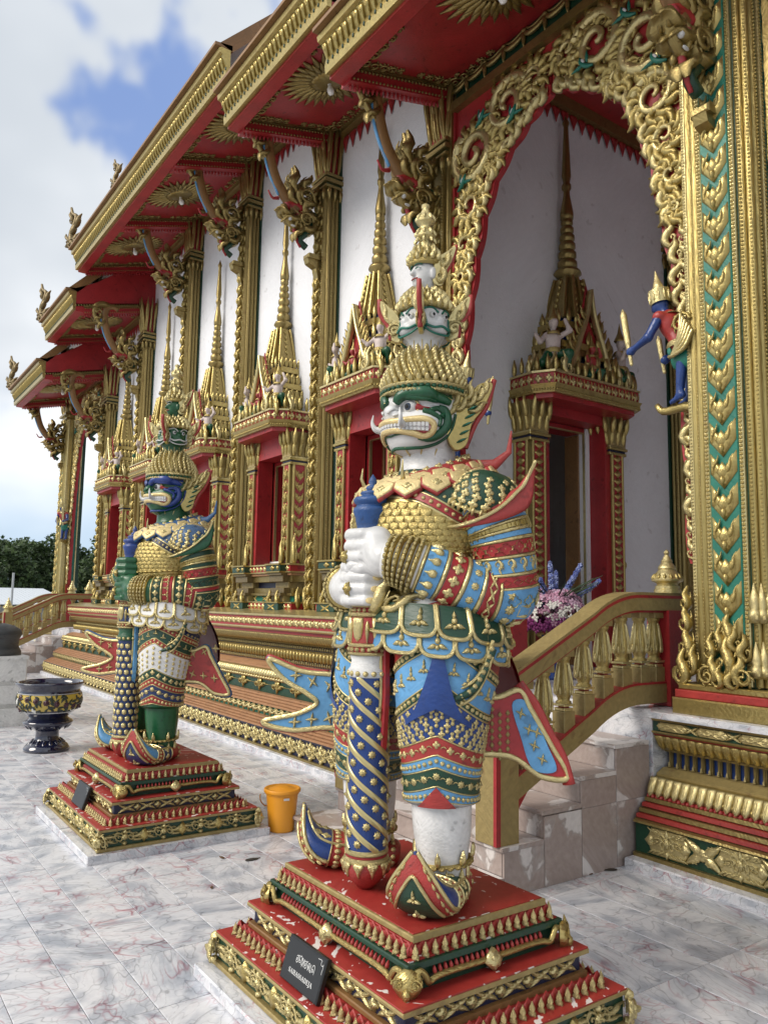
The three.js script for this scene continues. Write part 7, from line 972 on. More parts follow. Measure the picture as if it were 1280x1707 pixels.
  for (const [yt, yb, lift, mat, ph] of [[1.0, 0.895, 0.006, C.panel2, 0.5], [1.09, 0.965, 0.018, C.panel1, 0]]) { const n = 14; for (let i = 0; i < n; i++) { const a0 = (i + ph) / n * 2 * PI, a1 = (i + 1 + ph) / n * 2 * PI, m = (a0 + a1) / 2, bt = (k) => (a) => { const u = Math.abs((a - m) / (a1 - a0) * 2); return hy(yb + k + 0.032 * Math.pow(clamp(u), 4)); };
    part(hp2, 'panel', hip.strip(bt(0.006), hy(yt), { a0: a0 + 0.012, a1: a1 - 0.012, nt: 4, na: 8, lift }), mat);
    const pts = []; for (let j = 0; j <= 6; j++) pts.push([a0 + 0.01, mix(yt, yb + 0.034, j / 6)]); for (let j = 1; j < 14; j++) { const a = mix(a0 + 0.01, a1 - 0.01, j / 14), u = Math.abs((a - m) / (a1 - a0) * 2); pts.push([a, yb + 0.034 * Math.pow(u, 4)]); } for (let j = 0; j <= 6; j++) pts.push([a1 - 0.01, mix(yb + 0.034, yt, j / 6)]);
    part(hp2, 'border', sweep(pts.map(([a, y]) => hip.pos(hy(y), a, lift + 0.003)), 0.0085, 6), GP);
    const yc = (yt + yb) / 2 - 0.008; part(hp2, 'flower', stamp(mTri, [onto(hip.pos(hy(yc), m, lift + 0.001), hip.nrm(hy(yc), m), UP, [0.075, 0.085, 0.1])]), GP); } }
  // ---- trousers: chevron bands with their peak towards the foot
  for (const s of [-1, 1]) {
    const P = pant[s], th0 = s * 0.76, tr = sub(g, 'trouser_leg'); const py = (y) => P.tAtY(y); const cv = (y, amp) => (a) => { const w = Math.abs(wrap(a - th0)); return py(clamp(y - amp * Math.sin(Math.min(w, 1.5) / 1.5 * PI / 2), 0.366, 1.12)); };
    const zone = (y1, y0, a1, a0, mat, lift = 0.005) => part(tr, 'band', P.strip(cv(y0, a0), cv(y1, a1), { nt: 6, na: 56, lift }), mat), edge = (y, amp, h = 0.012, w = 0.075) => part(tr, 'gold_edge', P.ring(cv(y, amp), w, h, { na: 56 }), GP), row = (proto, y, amp, n, sz, nm = 'ornament', ph = 0) => put(tr, nm, proto, P.row(cv(y, amp), n, sz, { a0: th0 - PI, a1: th0 + PI, lift: 0.006, ph }), GP);
    const A = 0.1; C.legs({ zone, edge, row, A, P, cv, py, th0, tr, put, GP });
  }
  // ---- shins: anklets and shoes with curled toes
  for (const s of [-1, 1]) {
    const an = sub(g, 'anklet'), L = leg[s], ta = L.tAtY(0.145); part(an, 'band', L.ring(ta, 0.22, 0.018), G); put(an, 'stud', mBead, L.row(ta, 22, [0.028, 0.018, 0.02], { lift: 0.016 }), G); put(an, 'leaf', mLeaf, L.row(L.tAtY(0.172), 7, [0.04, 0.055, 0.06], { lift: 0.014, ph: 0.3 * s }), GP);
    const ang = s * 30 * RAD, X = Math.sin(ang), Z = Math.cos(ang), f = (d, y) => [s * 0.245 + X * d, y, 0.015 + Z * d];
    const shoe = new Surf([[-0.125, 0.045, 0.03, 0.03], [-0.105, 0.047, 0.075, 0.047], [-0.03, 0.052, 0.098, 0.054], [0.06, 0.056, 0.112, 0.06], [0.14, 0.06, 0.122, 0.062], [0.205, 0.074, 0.125, 0.062], [0.25, 0.106, 0.115, 0.05], [0.274, 0.15, 0.086, 0.034], [0.284, 0.195, 0.048, 0.02], [0.288, 0.235, 0.016, 0.009], [0.288, 0.25, 0.003, 0.003]].map(([d, y, ra, rb]) => [...f(d, y), ra, rb, 2.3]), v3(-X * 0.55, 0.83, -Z * 0.55));
    const sh = sub(g, 'shoe'); const z = (t0, t1, m, o = {}) => part(sh, 'panel', shoe.strip(t0, t1, { nt: 6, na: 36, lift: 0, ...o }), m), r = (t, w = 0.14) => part(sh, 'piping', shoe.ring(t, w, 0.01), GP);
    z(0, 2.5, C.shoe[0]); z(2.5, 3.7, C.shoe[1]); z(3.7, 4.6, C.shoe[0]); z(4.6, 10, C.shoe[2], { nt: 16 }); r(2.5); r(3.7); r(4.6);
    // raised front of the toe: red field, gold rims, green heart
    z((a) => 4.7, (a) => 9.2, C.shoe[0], { a0: PI - 1.25, a1: PI + 1.25, nt: 16, na: 16, lift: 0.003 }); z((a) => 4.7, (a) => 7.6 - 2.4 * Math.pow(Math.abs(a - PI) / 0.72, 1.5), C.shoe[1], { a0: PI - 0.72, a1: PI + 0.72, nt: 10, na: 14, lift: 0.006 });
    const hr = []; for (let i = 0; i <= 24; i++) { const a = PI + (i / 12 - 1) * 0.72; hr.push(shoe.pos(Math.max(4.7, 7.6 - 2.4 * Math.pow(Math.abs(a - PI) / 0.72, 1.5)), a, 0.008)); } part(sh, 'toe_heart_rim', sweep(hr, 0.007, 6), GP);
    for (const a of [PI - 1.25, PI + 1.25]) { const c = []; for (let i = 0; i <= 26; i++) c.push(shoe.pos(mix(4.6, 9.6, i / 26), a, 0.004)); part(sh, 'toe_rim', sweep(c, 0.0085, 6), GP); }
    for (const a of [0.9, -0.9]) { const c = []; for (let i = 0; i <= 26; i++) c.push(shoe.pos(mix(2.5, 8.6, i / 26), a * (1 - (i / 26) * 0.2), 0.002)); part(sh, 'seam', sweep(c, 0.0065, 5), GP); }
    const ts = []; for (let i = 0; i < 7; i++) for (const q of [-1, 1]) { const t = 5.0 + i * 0.5, a = PI + q * (0.98 - i * 0.02); ts.push(onto(shoe.pos(t, a, 0.004), shoe.nrm(t, a), shoe.up(t, a), [0.02, 0.026, 0.04])); } put(sh, 'toe_stud', mLeaf, ts, GP);
    put(sh, 'toe_flower', mTri, [[5.3, PI], [6.3, PI]].map(([t, a]) => onto(shoe.pos(t, a, 0.007), shoe.nrm(t, a), shoe.up(t, a), [0.05, 0.055, 0.07])), GP);
    put(sh, 'stud', mDisc, [...shoe.row(4.15, 20, [0.02, 0.028, 0.04]), ...shoe.row(1.3, 12, [0.022, 0.022, 0.04])], GP); put(sh, 'rosette', mRos, [...shoe.row(3.1, 9, 0.045), ...[0.4, -0.4].flatMap((a) => [5.4, 6.4].map((t) => onto(shoe.pos(t, a), shoe.nrm(t, a), shoe.up(t, a), 0.045)))], GP);
    put(sh, 'ankle_leaf', mLeaf, L.row(L.tAtY(0.095), 9, [0.045, 0.06, 0.05], { lift: 0.006 }), GP); part(sh, 'collar', L.ring(L.tAtY(0.06), 0.5, 0.02), C.shoe[0]);
  }
  // ---- hanging front cloth, back cloth and side tails
  { const fc = sub(g, 'front_cloth'); const out = [[-0.075, 1.08], [0.075, 1.08], [0.085, 0.75], [0.07, 0.55], [0.0, 0.36], [-0.07, 0.55], [-0.085, 0.75]]; part(fc, 'cloth', slab(out, 0.03, 0.005).translate(0, 0, 0.165), C.cloth); const e = [[-0.062, 1.06], [-0.07, 0.75], [-0.055, 0.57], [0, 0.4], [0.055, 0.57], [0.07, 0.75], [0.062, 1.06]].map(([x, y]) => v3(x, y, 0.198)); part(fc, 'beaded_edge', sweep(e, 0.008, 6), GP); const vm = []; for (let i = 0; i < 10; i++) vm.push(MX([i % 2 ? 0.015 : -0.015, 1.02 - i * 0.058, 0.196], [0, i % 2 ? PI : 0, 0.3], [0.07, 0.085, i % 2 ? -0.1 : 0.1])); put(fc, 'vine_leaf', mFlame, vm, GP); part(fc, 'medallion', tf(mScroll, [0, 0.72, 0.196], [0, 0, 0], 0.1), GP);
    const bc = sub(g, 'back_cloth'); const S = []; part(bc, 'cloth', (() => { const p = [], ix = []; const nu = 14, nv = 12; for (let side = 0; side < 2; side++) for (let j = 0; j <= nv; j++) for (let i = 0; i <= nu; i++) { const u = i / nu * 2 - 1, v = j / nv; p.push(u * (0.2 + v * 0.1), 1.08 - v * 0.5 + 0.1 * v * Math.abs(u), -0.27 - v * 0.14 - 0.06 * Math.sin(v * 3) + side * 0.018 + 0.05 * u * u); } const b = (nu + 1) * (nv + 1); for (let side = 0; side < 2; side++) for (let j = 0; j < nv; j++) for (let i = 0; i < nu; i++) { const a = side * b + j * (nu + 1) + i; side ? ix.push(a, a + nu + 1, a + 1, a + 1, a + nu + 1, a + nu + 2) : ix.push(a, a + 1, a + nu + 1, a + 1, a + nu + 2, a + nu + 1); } const q = new THREE.BufferGeometry(); q.setAttribute('position', new THREE.Float32BufferAttribute(p, 3)); q.setIndex(ix); return norm(q); })(), C.back);
    for (const s of [-1, 1]) { const tl = sub(g, 'side_tail'); const fork = s < 0 ? smooth2([[-0.1, 0.13], [0.06, 0.13], [0.2, 0.14], [0.36, 0.19], [0.28, 0.1], [0.17, 0.04], [0.12, 0.0], [0.2, -0.05], [0.38, -0.1], [0.24, -0.13], [0.06, -0.11], [-0.1, -0.12]], 90) : smooth2([[-0.1, 0.1], [0.06, 0.1], [0.15, 0.13], [0.19, 0.06], [0.27, -0.08], [0.33, -0.2], [0.23, -0.2], [0.12, -0.13], [-0.1, -0.1]], 90);
      const pl = plate(fork, 0.022, s < 0 ? [-0.36, 0.665, 0.1] : [0.34, 0.66, -0.09], s < 0 ? [-0.74, 0, 0.67] : [0.66, 0, -0.75], [0, 1, 0], 0.005), nz = s > 0 ? 1 : -1;
      part(tl, 'cloth', pl.g.applyMatrix4(pl.M), s > 0 ? C.tailL : C.tailR); part(tl, 'border', sweep(fork.concat([fork[0]]).map(([x, y]) => v3(x * 0.985, y * 0.97, nz * 0.012).applyMatrix4(pl.M)), [0.01, 0.012], 6, 1, false), GP);
      if (s < 0 || !fine) { const m = []; for (const [x, y, r] of [[-0.02, 0.07, 0], [0.06, 0.075, 1], [0.14, 0.09, 1], [0.22, 0.115, 2], [-0.02, -0.06, 0], [0.06, -0.065, 1.6], [0.14, -0.075, 2], [0.22, -0.09, 2], [0.03, 0.0, 0]]) m.push(pl.M.clone().multiply(MX([x, y, nz * 0.011], [0, 0, r - 1.2], [0.042, 0.055, nz * 0.08]))); put(tl, 'leaf', mCross, m, GP); part(tl, 'red_edge', sweep(fork.slice(8, 78).map(([x, y]) => v3(x * 1.01, y * 1.02, -nz * 0.006).applyMatrix4(pl.M)), [0.012, 0.012], 6), C.collar); }
      else { const m = []; for (let i = 0; i < 7; i++) for (let j = 0; j < 7; j++) { const x = -0.08 + i * 0.03, y = 0.075 - j * 0.027 - i * 0.006 - (i % 2) * 0.013; m.push(pl.M.clone().multiply(MX([x, y, 0.011], [0, 0, 0], [0.018, 0.024, 0.04]))); } put(tl, 'diamond', mDia, m, MT.goldFlat); part(tl, 'blue_end', slab(smooth2([[0.12, 0.08], [0.16, 0.09], [0.25, -0.08], [0.28, -0.17], [0.2, -0.17], [0.15, -0.05]], 40), 0.006, 0.001).translate(0, 0, 0.0105).applyMatrix4(pl.M), MT.sky); const q = []; for (const [x, y] of [[0.15, 0.04], [0.18, -0.02], [0.2, -0.08], [0.23, -0.13], [0.21, -0.03]]) q.push(pl.M.clone().multiply(MX([x, y, 0.017], [0, 0, 0.5], [0.03, 0.04, 0.06]))); put(tl, 'leaf', mCross, q, GP); const st = [[0.14, 0.15], [0.2, 0.07], [0.25, -0.03], [0.3, -0.12], [0.33, -0.22]]; part(tl, 'red_edge', sweep(spline(st.map(([x, y]) => [x, y, 0]), 16).map((a) => a.applyMatrix4(pl.M)), [0.016, 0.03], 8, 1), MT.redStatue); } }
    // flaring beaded hem of the trousers on the outer side
    for (const s of [-1, 1]) { const f = sub(g, 'hip_flare'); const c = spline([[s * 0.30, 0.75, 0.14], [s * 0.38, 0.76, 0.09], [s * 0.43, 0.8, 0.03], [s * 0.45, 0.87, -0.01], [s * 0.47, 0.95, -0.03]], 22); part(f, 'strip', sweep(c, (t) => [0.032 * (1 - t * 0.8), 0.014], 8), C.hemG); part(f, 'edge', merge([sweep(c.map((p) => p.clone().add(v3(0, 0.03, 0))), 0.007, 5), sweep(c.map((p) => p.clone().add(v3(0, -0.03, 0.004))), 0.007, 5)]), GP); put(f, 'stud', mDisc, c.filter((_, i) => i % 2 === 0).map((p) => onto(p.clone().add(v3(s * 0.006, 0, 0.013)), v3(s * 0.4, 0.1, 1), UP, [0.02, 0.02, 0.04])), GP); } }
  return g;
}
// ---- club standing between the feet
function club(label, pos, C) {
  const g = thing('war_club', label, 'club', pos, 0, 'clubs held by the guardian statues'); const fine = C.fine;
  const S = new Surf([[0, 0.125, 0, 0.078, 0.078], [0, 0.3, 0, 0.08, 0.08], [0, 0.55, 0, 0.079, 0.079], [0, 0.82, 0, 0.077, 0.077]]);
  part(g, 'tip', lathe([[0.001, 0.0], [0.03, 0.004], [0.055, 0.028], [0.082, 0.06], [0.09, 0.09], [0.084, 0.115]], 30), C.tip); part(g, 'ring', merge([lathe([[0.08, 0.1], [0.09, 0.108], [0.09, 0.12], [0.08, 0.128]], 30), lathe([[0.078, 0.135], [0.087, 0.14], [0.087, 0.15], [0.078, 0.156]], 30)]), MT.goldPale); part(g, 'stripe', lathe([[0.083, 0.127], [0.084, 0.137]], 30), MT.redDeep);
  { const l = []; for (let i = 0; i < 10; i++) { const a = i / 10 * 2 * PI; l.push(onto(v3(Math.sin(a) * 0.089, 0.085, Math.cos(a) * 0.089), v3(Math.sin(a), -0.15, Math.cos(a)), UP, [0.05, 0.055, 0.05])); } pieces(g, 'petal', mDrop, l, MT.goldPale); }
  part(g, 'shaft', S.strip(0, 3, { nt: 12, na: 36 }), C.shaft); const ry = (y) => S.tAtY(y);
  if (C.spiral) { // spiral ribs with rosettes between
    const ribs = 4, turns = 1.7, N = 72; for (let k = 0; k < ribs; k++) { const p = [], ix = []; for (let i = 0; i <= N; i++) { const t = i / N, a = k / ribs * 2 * PI - t * turns * 2 * PI, y = mix(0.15, 0.818, t); for (const [dy, l] of [[-0.014, -0.002], [-0.0115, 0.006], [0.0115, 0.006], [0.014, -0.002]]) { const q = S.pos(ry(clamp(y + dy, 0.13, 0.82)), a, l); p.push(q.x, q.y, q.z); } } for (let i = 0; i < N; i++) for (let c = 0; c < 3; c++) { const a = i * 4 + c; ix.push(a, a + 1, a + 4, a + 1, a + 5, a + 4); } const q = new THREE.BufferGeometry(); q.setAttribute('position', new THREE.Float32BufferAttribute(p, 3)); q.setIndex(ix); part(g, 'spiral_rib', norm(q), MT.goldPale);
      const m = []; for (let i = 0; i < 19; i++) { const t = (i + 0.5) / 19, y = mix(0.165, 0.81, t), a = (k + 0.5) / ribs * 2 * PI - t * turns * 2 * PI; m.push(onto(S.pos(ry(y), a, 0.001), S.nrm(ry(y), a), UP, [0.034, 0.034, 0.05])); } pieces(g, 'rosette', mRos8, m, MT.goldPale); }
  } else { const m = []; let r = 0; for (let y = 0.18; y < 0.81; y += 0.046, r++) m.push(...S.row(ry(y), 11, [0.036, 0.04, 0.05], { ph: (r % 2) * 0.5 })); pieces(g, 'hexagon', mHex, m, MT.goldPale); }
  part(g, 'collar', lathe([[0.07, 0.812], [0.086, 0.82], [0.086, 0.845], [0.078, 0.855], [0.074, 0.88], [0.08, 0.9], [0.072, 0.905]], 30), C.collar); { const l = []; for (let i = 0; i < 16; i++) { const a = i / 16 * 2 * PI, d = v3(Math.sin(a), 0, Math.cos(a)); l.push(onto(v3(d.x * 0.086, 0.832, d.z * 0.086), d, UP, [0.022, 0.022, 0.04])); } pieces(g, 'collar_stud', mDisc, l, MT.goldPale); }
  part(g, 'ring', merge([lathe([[0.07, 0.9], [0.09, 0.905], [0.09, 0.912], [0.084, 0.916]], 30), lathe([[0.084, 0.936], [0.09, 0.94], [0.09, 0.948], [0.07, 0.952]], 30), lathe([[0.07, 1.055], [0.082, 1.06], [0.082, 1.07], [0.074, 1.074]], 30), lathe([[0.07, 1.092], [0.08, 1.096], [0.08, 1.106], [0.06, 1.11]], 30)]), MT.goldPale); part(g, 'bead_ground', merge([lathe([[0.083, 0.915], [0.083, 0.937]], 30), lathe([[0.074, 1.073], [0.074, 1.093]], 30)]), MT.redDeep);
  { const l = []; for (let i = 0; i < 20; i++) { const a = i / 20 * 2 * PI; l.push(MX([Math.sin(a) * 0.084, 0.926, Math.cos(a) * 0.084], [0, 0, 0], [0.02, 0.018, 0.02]), MX([Math.sin(a) * 0.075, 1.083, Math.cos(a) * 0.075], [0, 0, 0], [0.018, 0.016, 0.018])); } part(g, 'beads', stamp(mBead, l), MT.goldPale, true); }
  part(g, 'drum', lathe([[0.08, 0.951], [0.081, 0.97], [0.078, 1.05], [0.07, 1.056]], 30), C.drum); { const l = [], q = []; for (let i = 0; i < 6; i++) { const a = i / 6 * 2 * PI + 0.3, d = v3(Math.sin(a), 0, Math.cos(a)), e = v3(Math.sin(a + 0.52), 0, Math.cos(a + 0.52)); l.push(onto(v3(d.x * 0.08, 1.005, d.z * 0.08), d, UP, [0.075, 0.1, 0.08], PI)); q.push(onto(v3(e.x * 0.08, 1.0, e.z * 0.08), e, UP, [0.03, 0.09, 0.06], PI)); } pieces(g, 'drum_leaf', mPetal, l.map((M) => M.clone().multiply(MX([0, 0, 0], [0, 0, PI], [0.6, 0.95, 1]))), MT.goldPale); pieces(g, 'drum_leaf', mLeaf, q, MT.goldPale); }
  part(g, 'grip', lathe([[0.06, 1.109], [0.064, 1.12], [0.06, 1.2], [0.062, 1.42], [0.066, 1.436]], 28), C.grip);
  part(g, 'pommel', lathe([[0.066, 1.435], [0.07, 1.46], [0.08, 1.485], [0.078, 1.5], [0.066, 1.507], [0.066, 1.515], [0.076, 1.522], [0.08, 1.535], [0.072, 1.545], [0.05, 1.55], [0.045, 1.556], [0.052, 1.562], [0.046, 1.57], [0.022, 1.577], [0.03, 1.583], [0.026, 1.592], [0.012, 1.6], [0.018, 1.612], [0.012, 1.628], [0.001, 1.645]], 30), C.grip);
  return g;
}
const legsWhite = ({ zone, edge, row, A, P, cv, py, th0, tr, put, GP }) => {
  zone(1.06, 0.945, 0.02, A, MT.redStatue); for (const [y, k] of [[1.0, 0], [0.978, 1], [0.958, 0]]) row(mRos, y, A * (0.4 + k * 0.3), 26, 0.03, 'rosette');
  edge(0.944, A); zone(0.94, 0.915, A, A, MT.greenDark); row(mDisc, 0.928, A, 46, [0.021, 0.021, 0.03], 'stud'); edge(0.91, A);
  zone(0.906, 0.79, A, A, MT.sky); row(mTri, 0.85, A, 22, [0.045, 0.06, 0.06], 'flame');
  edge(0.79, A); zone(0.786, 0.765, A, A, MT.greenDark); row(mDisc, 0.776, A, 50, [0.018, 0.018, 0.03], 'stud'); edge(0.76, A);
  zone(0.756, 0.618, A, 0.06, MT.blue); for (let k = 0; k < 7; k++) { const m = k % 2 ? mDisc : mRos; row(m, 0.742 - k * 0.019, A - k * 0.0055, 28, k % 2 ? [0.015, 0.015, 0.02] : 0.027, 'rosette', (k >> 1) % 2 ? 0.5 : 0); if (k % 2) row(mDisc, 0.742 - k * 0.019, A - k * 0.0055, 28, [0.015, 0.015, 0.02], 'stud', (k >> 1) % 2 ? 0 : 0.5); }
  edge(0.614, 0.06); zone(0.61, 0.555, 0.06, 0.055, MT.redStatue); row(mRos, 0.584, 0.058, 20, 0.03, 'rosette'); row(mCres, 0.584, 0.058, 40, [0.026, 0.026, 0.03], 'crescent');
  edge(0.552, 0.055); zone(0.548, 0.512, 0.055, 0.05, MT.sky); row(mDisc, 0.53, 0.052, 44, [0.017, 0.017, 0.03], 'stud'); edge(0.508, 0.05);
  zone(0.504, 0.448, 0.05, 0.045, MT.greenDark); row(mRos8, 0.476, 0.047, 20, 0.03, 'rosette'); row(mCres, 0.476, 0.047, 40, [0.024, 0.024, 0.03], 'crescent'); edge(0.444, 0.045);
  zone(0.44, 0.4, 0.045, 0.03, MT.sky); row(mDisc, 0.418, 0.035, 44, [0.017, 0.017, 0.03], 'stud'); edge(0.396, 0.026, 0.014, 0.09); 
  const q = P.strip((a) => py(0.366), (a) => py(0.366 + 0.075 * Math.max(0, 1 - Math.abs(wrap(a - th0)) / 0.5)), { a0: th0 - 0.5, a1: th0 + 0.5, nt: 4, na: 12, lift: 0.012 }); part(tr, 'hem_slit', q, MT.redStatue);
  const tg = P.strip((a) => py(0.70 - 0.06 * Math.abs(wrap(a - th0)) / 0.75), (a) => { const w = Math.abs(wrap(a - th0)) / 0.75; return py(0.71 - 0.05 * w + 0.235 * Math.pow(Math.max(0, 1 - w), 2.9)); }, { a0: th0 - 0.75, a1: th0 + 0.75, nt: 12, na: 20, lift: (s, a) => 0.012 + 0.012 * (1 - Math.abs(wrap(a - th0)) / 0.75) }); part(tr, 'blue_tongue', tg, MT.blue);
};
const legsGreen = ({ zone, edge, row, A, P, cv, py, th0, tr, put, GP }) => {
  zone(1.06, 0.9, 0.02, 0.06, MT.navyBlue); for (let k = 0; k < 5; k++) row(mDia, 1.0 - k * 0.022, 0.02 + k * 0.01, 34, [0.024, 0.018, 0.02], 'diamond');
  edge(0.9, 0.06); zone(0.896, 0.868, 0.06, 0.06, MT.redStatue); row(mDisc, 0.882, 0.06, 44, [0.02, 0.02, 0.03], 'stud'); edge(0.864, 0.06); zone(0.86, 0.81, 0.06, 0.08, MT.greenDark); row(mTri, 0.835, 0.07, 22, [0.04, 0.04, 0.05], 'flame'); edge(0.806, 0.08); zone(0.802, 0.78, 0.08, 0.08, MT.redStatue); row(mDisc, 0.79, 0.08, 44, [0.018, 0.018, 0.03], 'stud'); edge(0.776, 0.08);
  zone(0.772, 0.63, 0.08, 0.07, MT.white); for (let k = 0; k < 4; k++) row(mHex, 0.745 - k * 0.03, 0.078, 24, [0.02, 0.026, 0.03], 'stud');
  edge(0.626, 0.07); zone(0.622, 0.575, 0.07, 0.07, MT.greenDark); row(mRos, 0.598, 0.07, 24, 0.034, 'rosette'); edge(0.571, 0.07); zone(0.567, 0.53, 0.07, 0.065, MT.redStatue); row(mDisc, 0.548, 0.067, 40, [0.019, 0.019, 0.03], 'stud'); edge(0.526, 0.065);
  zone(0.522, 0.462, 0.065, 0.06, MT.navyBlue); row(mRos8, 0.492, 0.062, 20, 0.034, 'rosette'); row(mCres, 0.492, 0.062, 40, [0.022, 0.022, 0.03], 'crescent'); edge(0.458, 0.06); zone(0.454, 0.41, 0.06, 0.035, MT.redStatue); row(mDisc, 0.432, 0.047, 38, [0.02, 0.02, 0.03], 'stud'); edge(0.404, 0.03, 0.014, 0.09);
};
MT.navyBlue = paint(0.016, 0.035, 0.12, 0.35); MT.skinGreen = paint(0.008, 0.095, 0.032, 0.32); MT.cream = gold(0.70, 0.55, 0.26, 0.42, 0.25);
const W8 = (m, w, mot, n, s) => [m, w, mot, n, s];
guardian('white-faced demon guardian holding an upright club, patterned trousers', [-2.665, 0.487, -2.03], {
  fine: true, leftUp: true, skinM: MT.whiteGloss, skin2: MT.white, nail: MT.cream, paint: MT.green, paint2: MT.teal, lip: MT.cream, fold: MT.cream, gem: MT.green, rim: MT.redStatue, chestG: MT.gold, chest: MT.greenDark, hem: MT.redDeep, collar: MT.redStatue, plate: MT.cream, wing: MT.redStatue, hemG: MT.greenDark, elbow: MT.sky, panel1: MT.greenDark, panel2: MT.sky, cloth: MT.redDeep, back: MT.redDeep, tailL: MT.redDeep, tailR: MT.sky, shoe: [MT.redStatue, MT.greenDark, MT.blue], legs: legsWhite,
  upper: [W8(MT.sky, 0.18, mDisc, 24, 0.018), W8(MT.redDeep, 0.34, mRos, 14, [0.06, 0.045, 0.05]), W8(MT.sky, 0.2), W8(MT.gold, 0.12, mLeaf, 22, [0.03, 0.04, 0.05]), W8(MT.sky, 0.12), W8(MT.redDeep, 0.34, mRos, 14, [0.06, 0.045, 0.05]), W8(MT.sky, 0.38, mFlame, 15, 0.05), W8(MT.redDeep, 0.3, mDia, 16, [0.04, 0.025, 0.05])],
  lower: [W8(MT.redDeep, 0.3, mLeaf, 15, [0.03, 0.05, 0.05]), W8(MT.sky, 0.48, mRos8, 12, 0.045), W8(MT.redDeep, 0.3, mCross, 13, [0.06, 0.035, 0.05]), W8(MT.sky, 0.28, mRos8, 12, 0.034), W8(MT.redDeep, 0.32, mRos, 13, 0.045), W8(MT.sky, 0.42, mSpike, 13, 0.045)],
});
guardian('green-skinned demon guardian holding an upright hexagon-studded club, white hip panels', [-5.74, 0.487, -2.03], {
  fine: false, leftUp: false, skinM: MT.skinGreen, skin2: MT.skinGreen, nail: MT.green, paint: paint(0.02, 0.05, 0.24, 0.32), paint2: MT.white, lip: MT.cream, fold: MT.goldPale, gem: MT.green, rim: MT.redStatue, chestG: MT.gold, chest: paint(0.05, 0.11, 0.22, 0.4), hem: MT.navy, collar: paint(0.03, 0.10, 0.24, 0.4), plate: MT.cream, wing: MT.green, hemG: MT.greenDark, elbow: MT.greenDark, panel1: MT.white, panel2: MT.white, cloth: MT.sky, back: MT.redDeep, tailL: MT.redStatue, tailR: MT.redStatue, shoe: [MT.redStatue, MT.navyBlue, MT.sky], legs: legsGreen,
  upper: [W8(MT.greenDark, 0.34, mTri, 14, 0.05), W8(MT.redDeep, 0.36, mRos, 14, [0.06, 0.045, 0.05]), W8(MT.greenDark, 0.2), W8(MT.gold, 0.12, mLeaf, 22, [0.03, 0.04, 0.05]), W8(MT.greenDark, 0.14), W8(MT.redDeep, 0.36, mRos, 14, [0.06, 0.045, 0.05]), W8(MT.greenDark, 0.38, mTri, 15, 0.05), W8(MT.redDeep, 0.2)],
  lower: [W8(MT.redDeep, 0.3, mLeaf, 15, [0.03, 0.05, 0.05]), W8(MT.greenDark, 0.34, mRos, 14, 0.045), W8(MT.redDeep, 0.34, mTri, 14, 0.05), W8(MT.greenDark, 0.34, mRos, 14, 0.045), W8(MT.redDeep, 0.34, mTri, 14, 0.05), W8(MT.greenDark, 0.32, mRos, 13, 0.04)],
});
club('blue club with gold spiral ribs and rosettes held by the white-faced guardian', [-2.675, 0.487, -1.83], { fine: true, spiral: true, tip: MT.redStatue, shaft: MT.blue, collar: MT.white, drum: MT.redStatue, grip: paint(0.018, 0.075, 0.24, 0.42) });
club('blue club studded with gold hexagons held by the green-skinned guardian', [-5.75, 0.487, -1.83], { tip: MT.redStatue, shaft: MT.navyBlue, collar: MT.green, drum: MT.navyBlue, grip: paint(0.016, 0.05, 0.23, 0.35) });
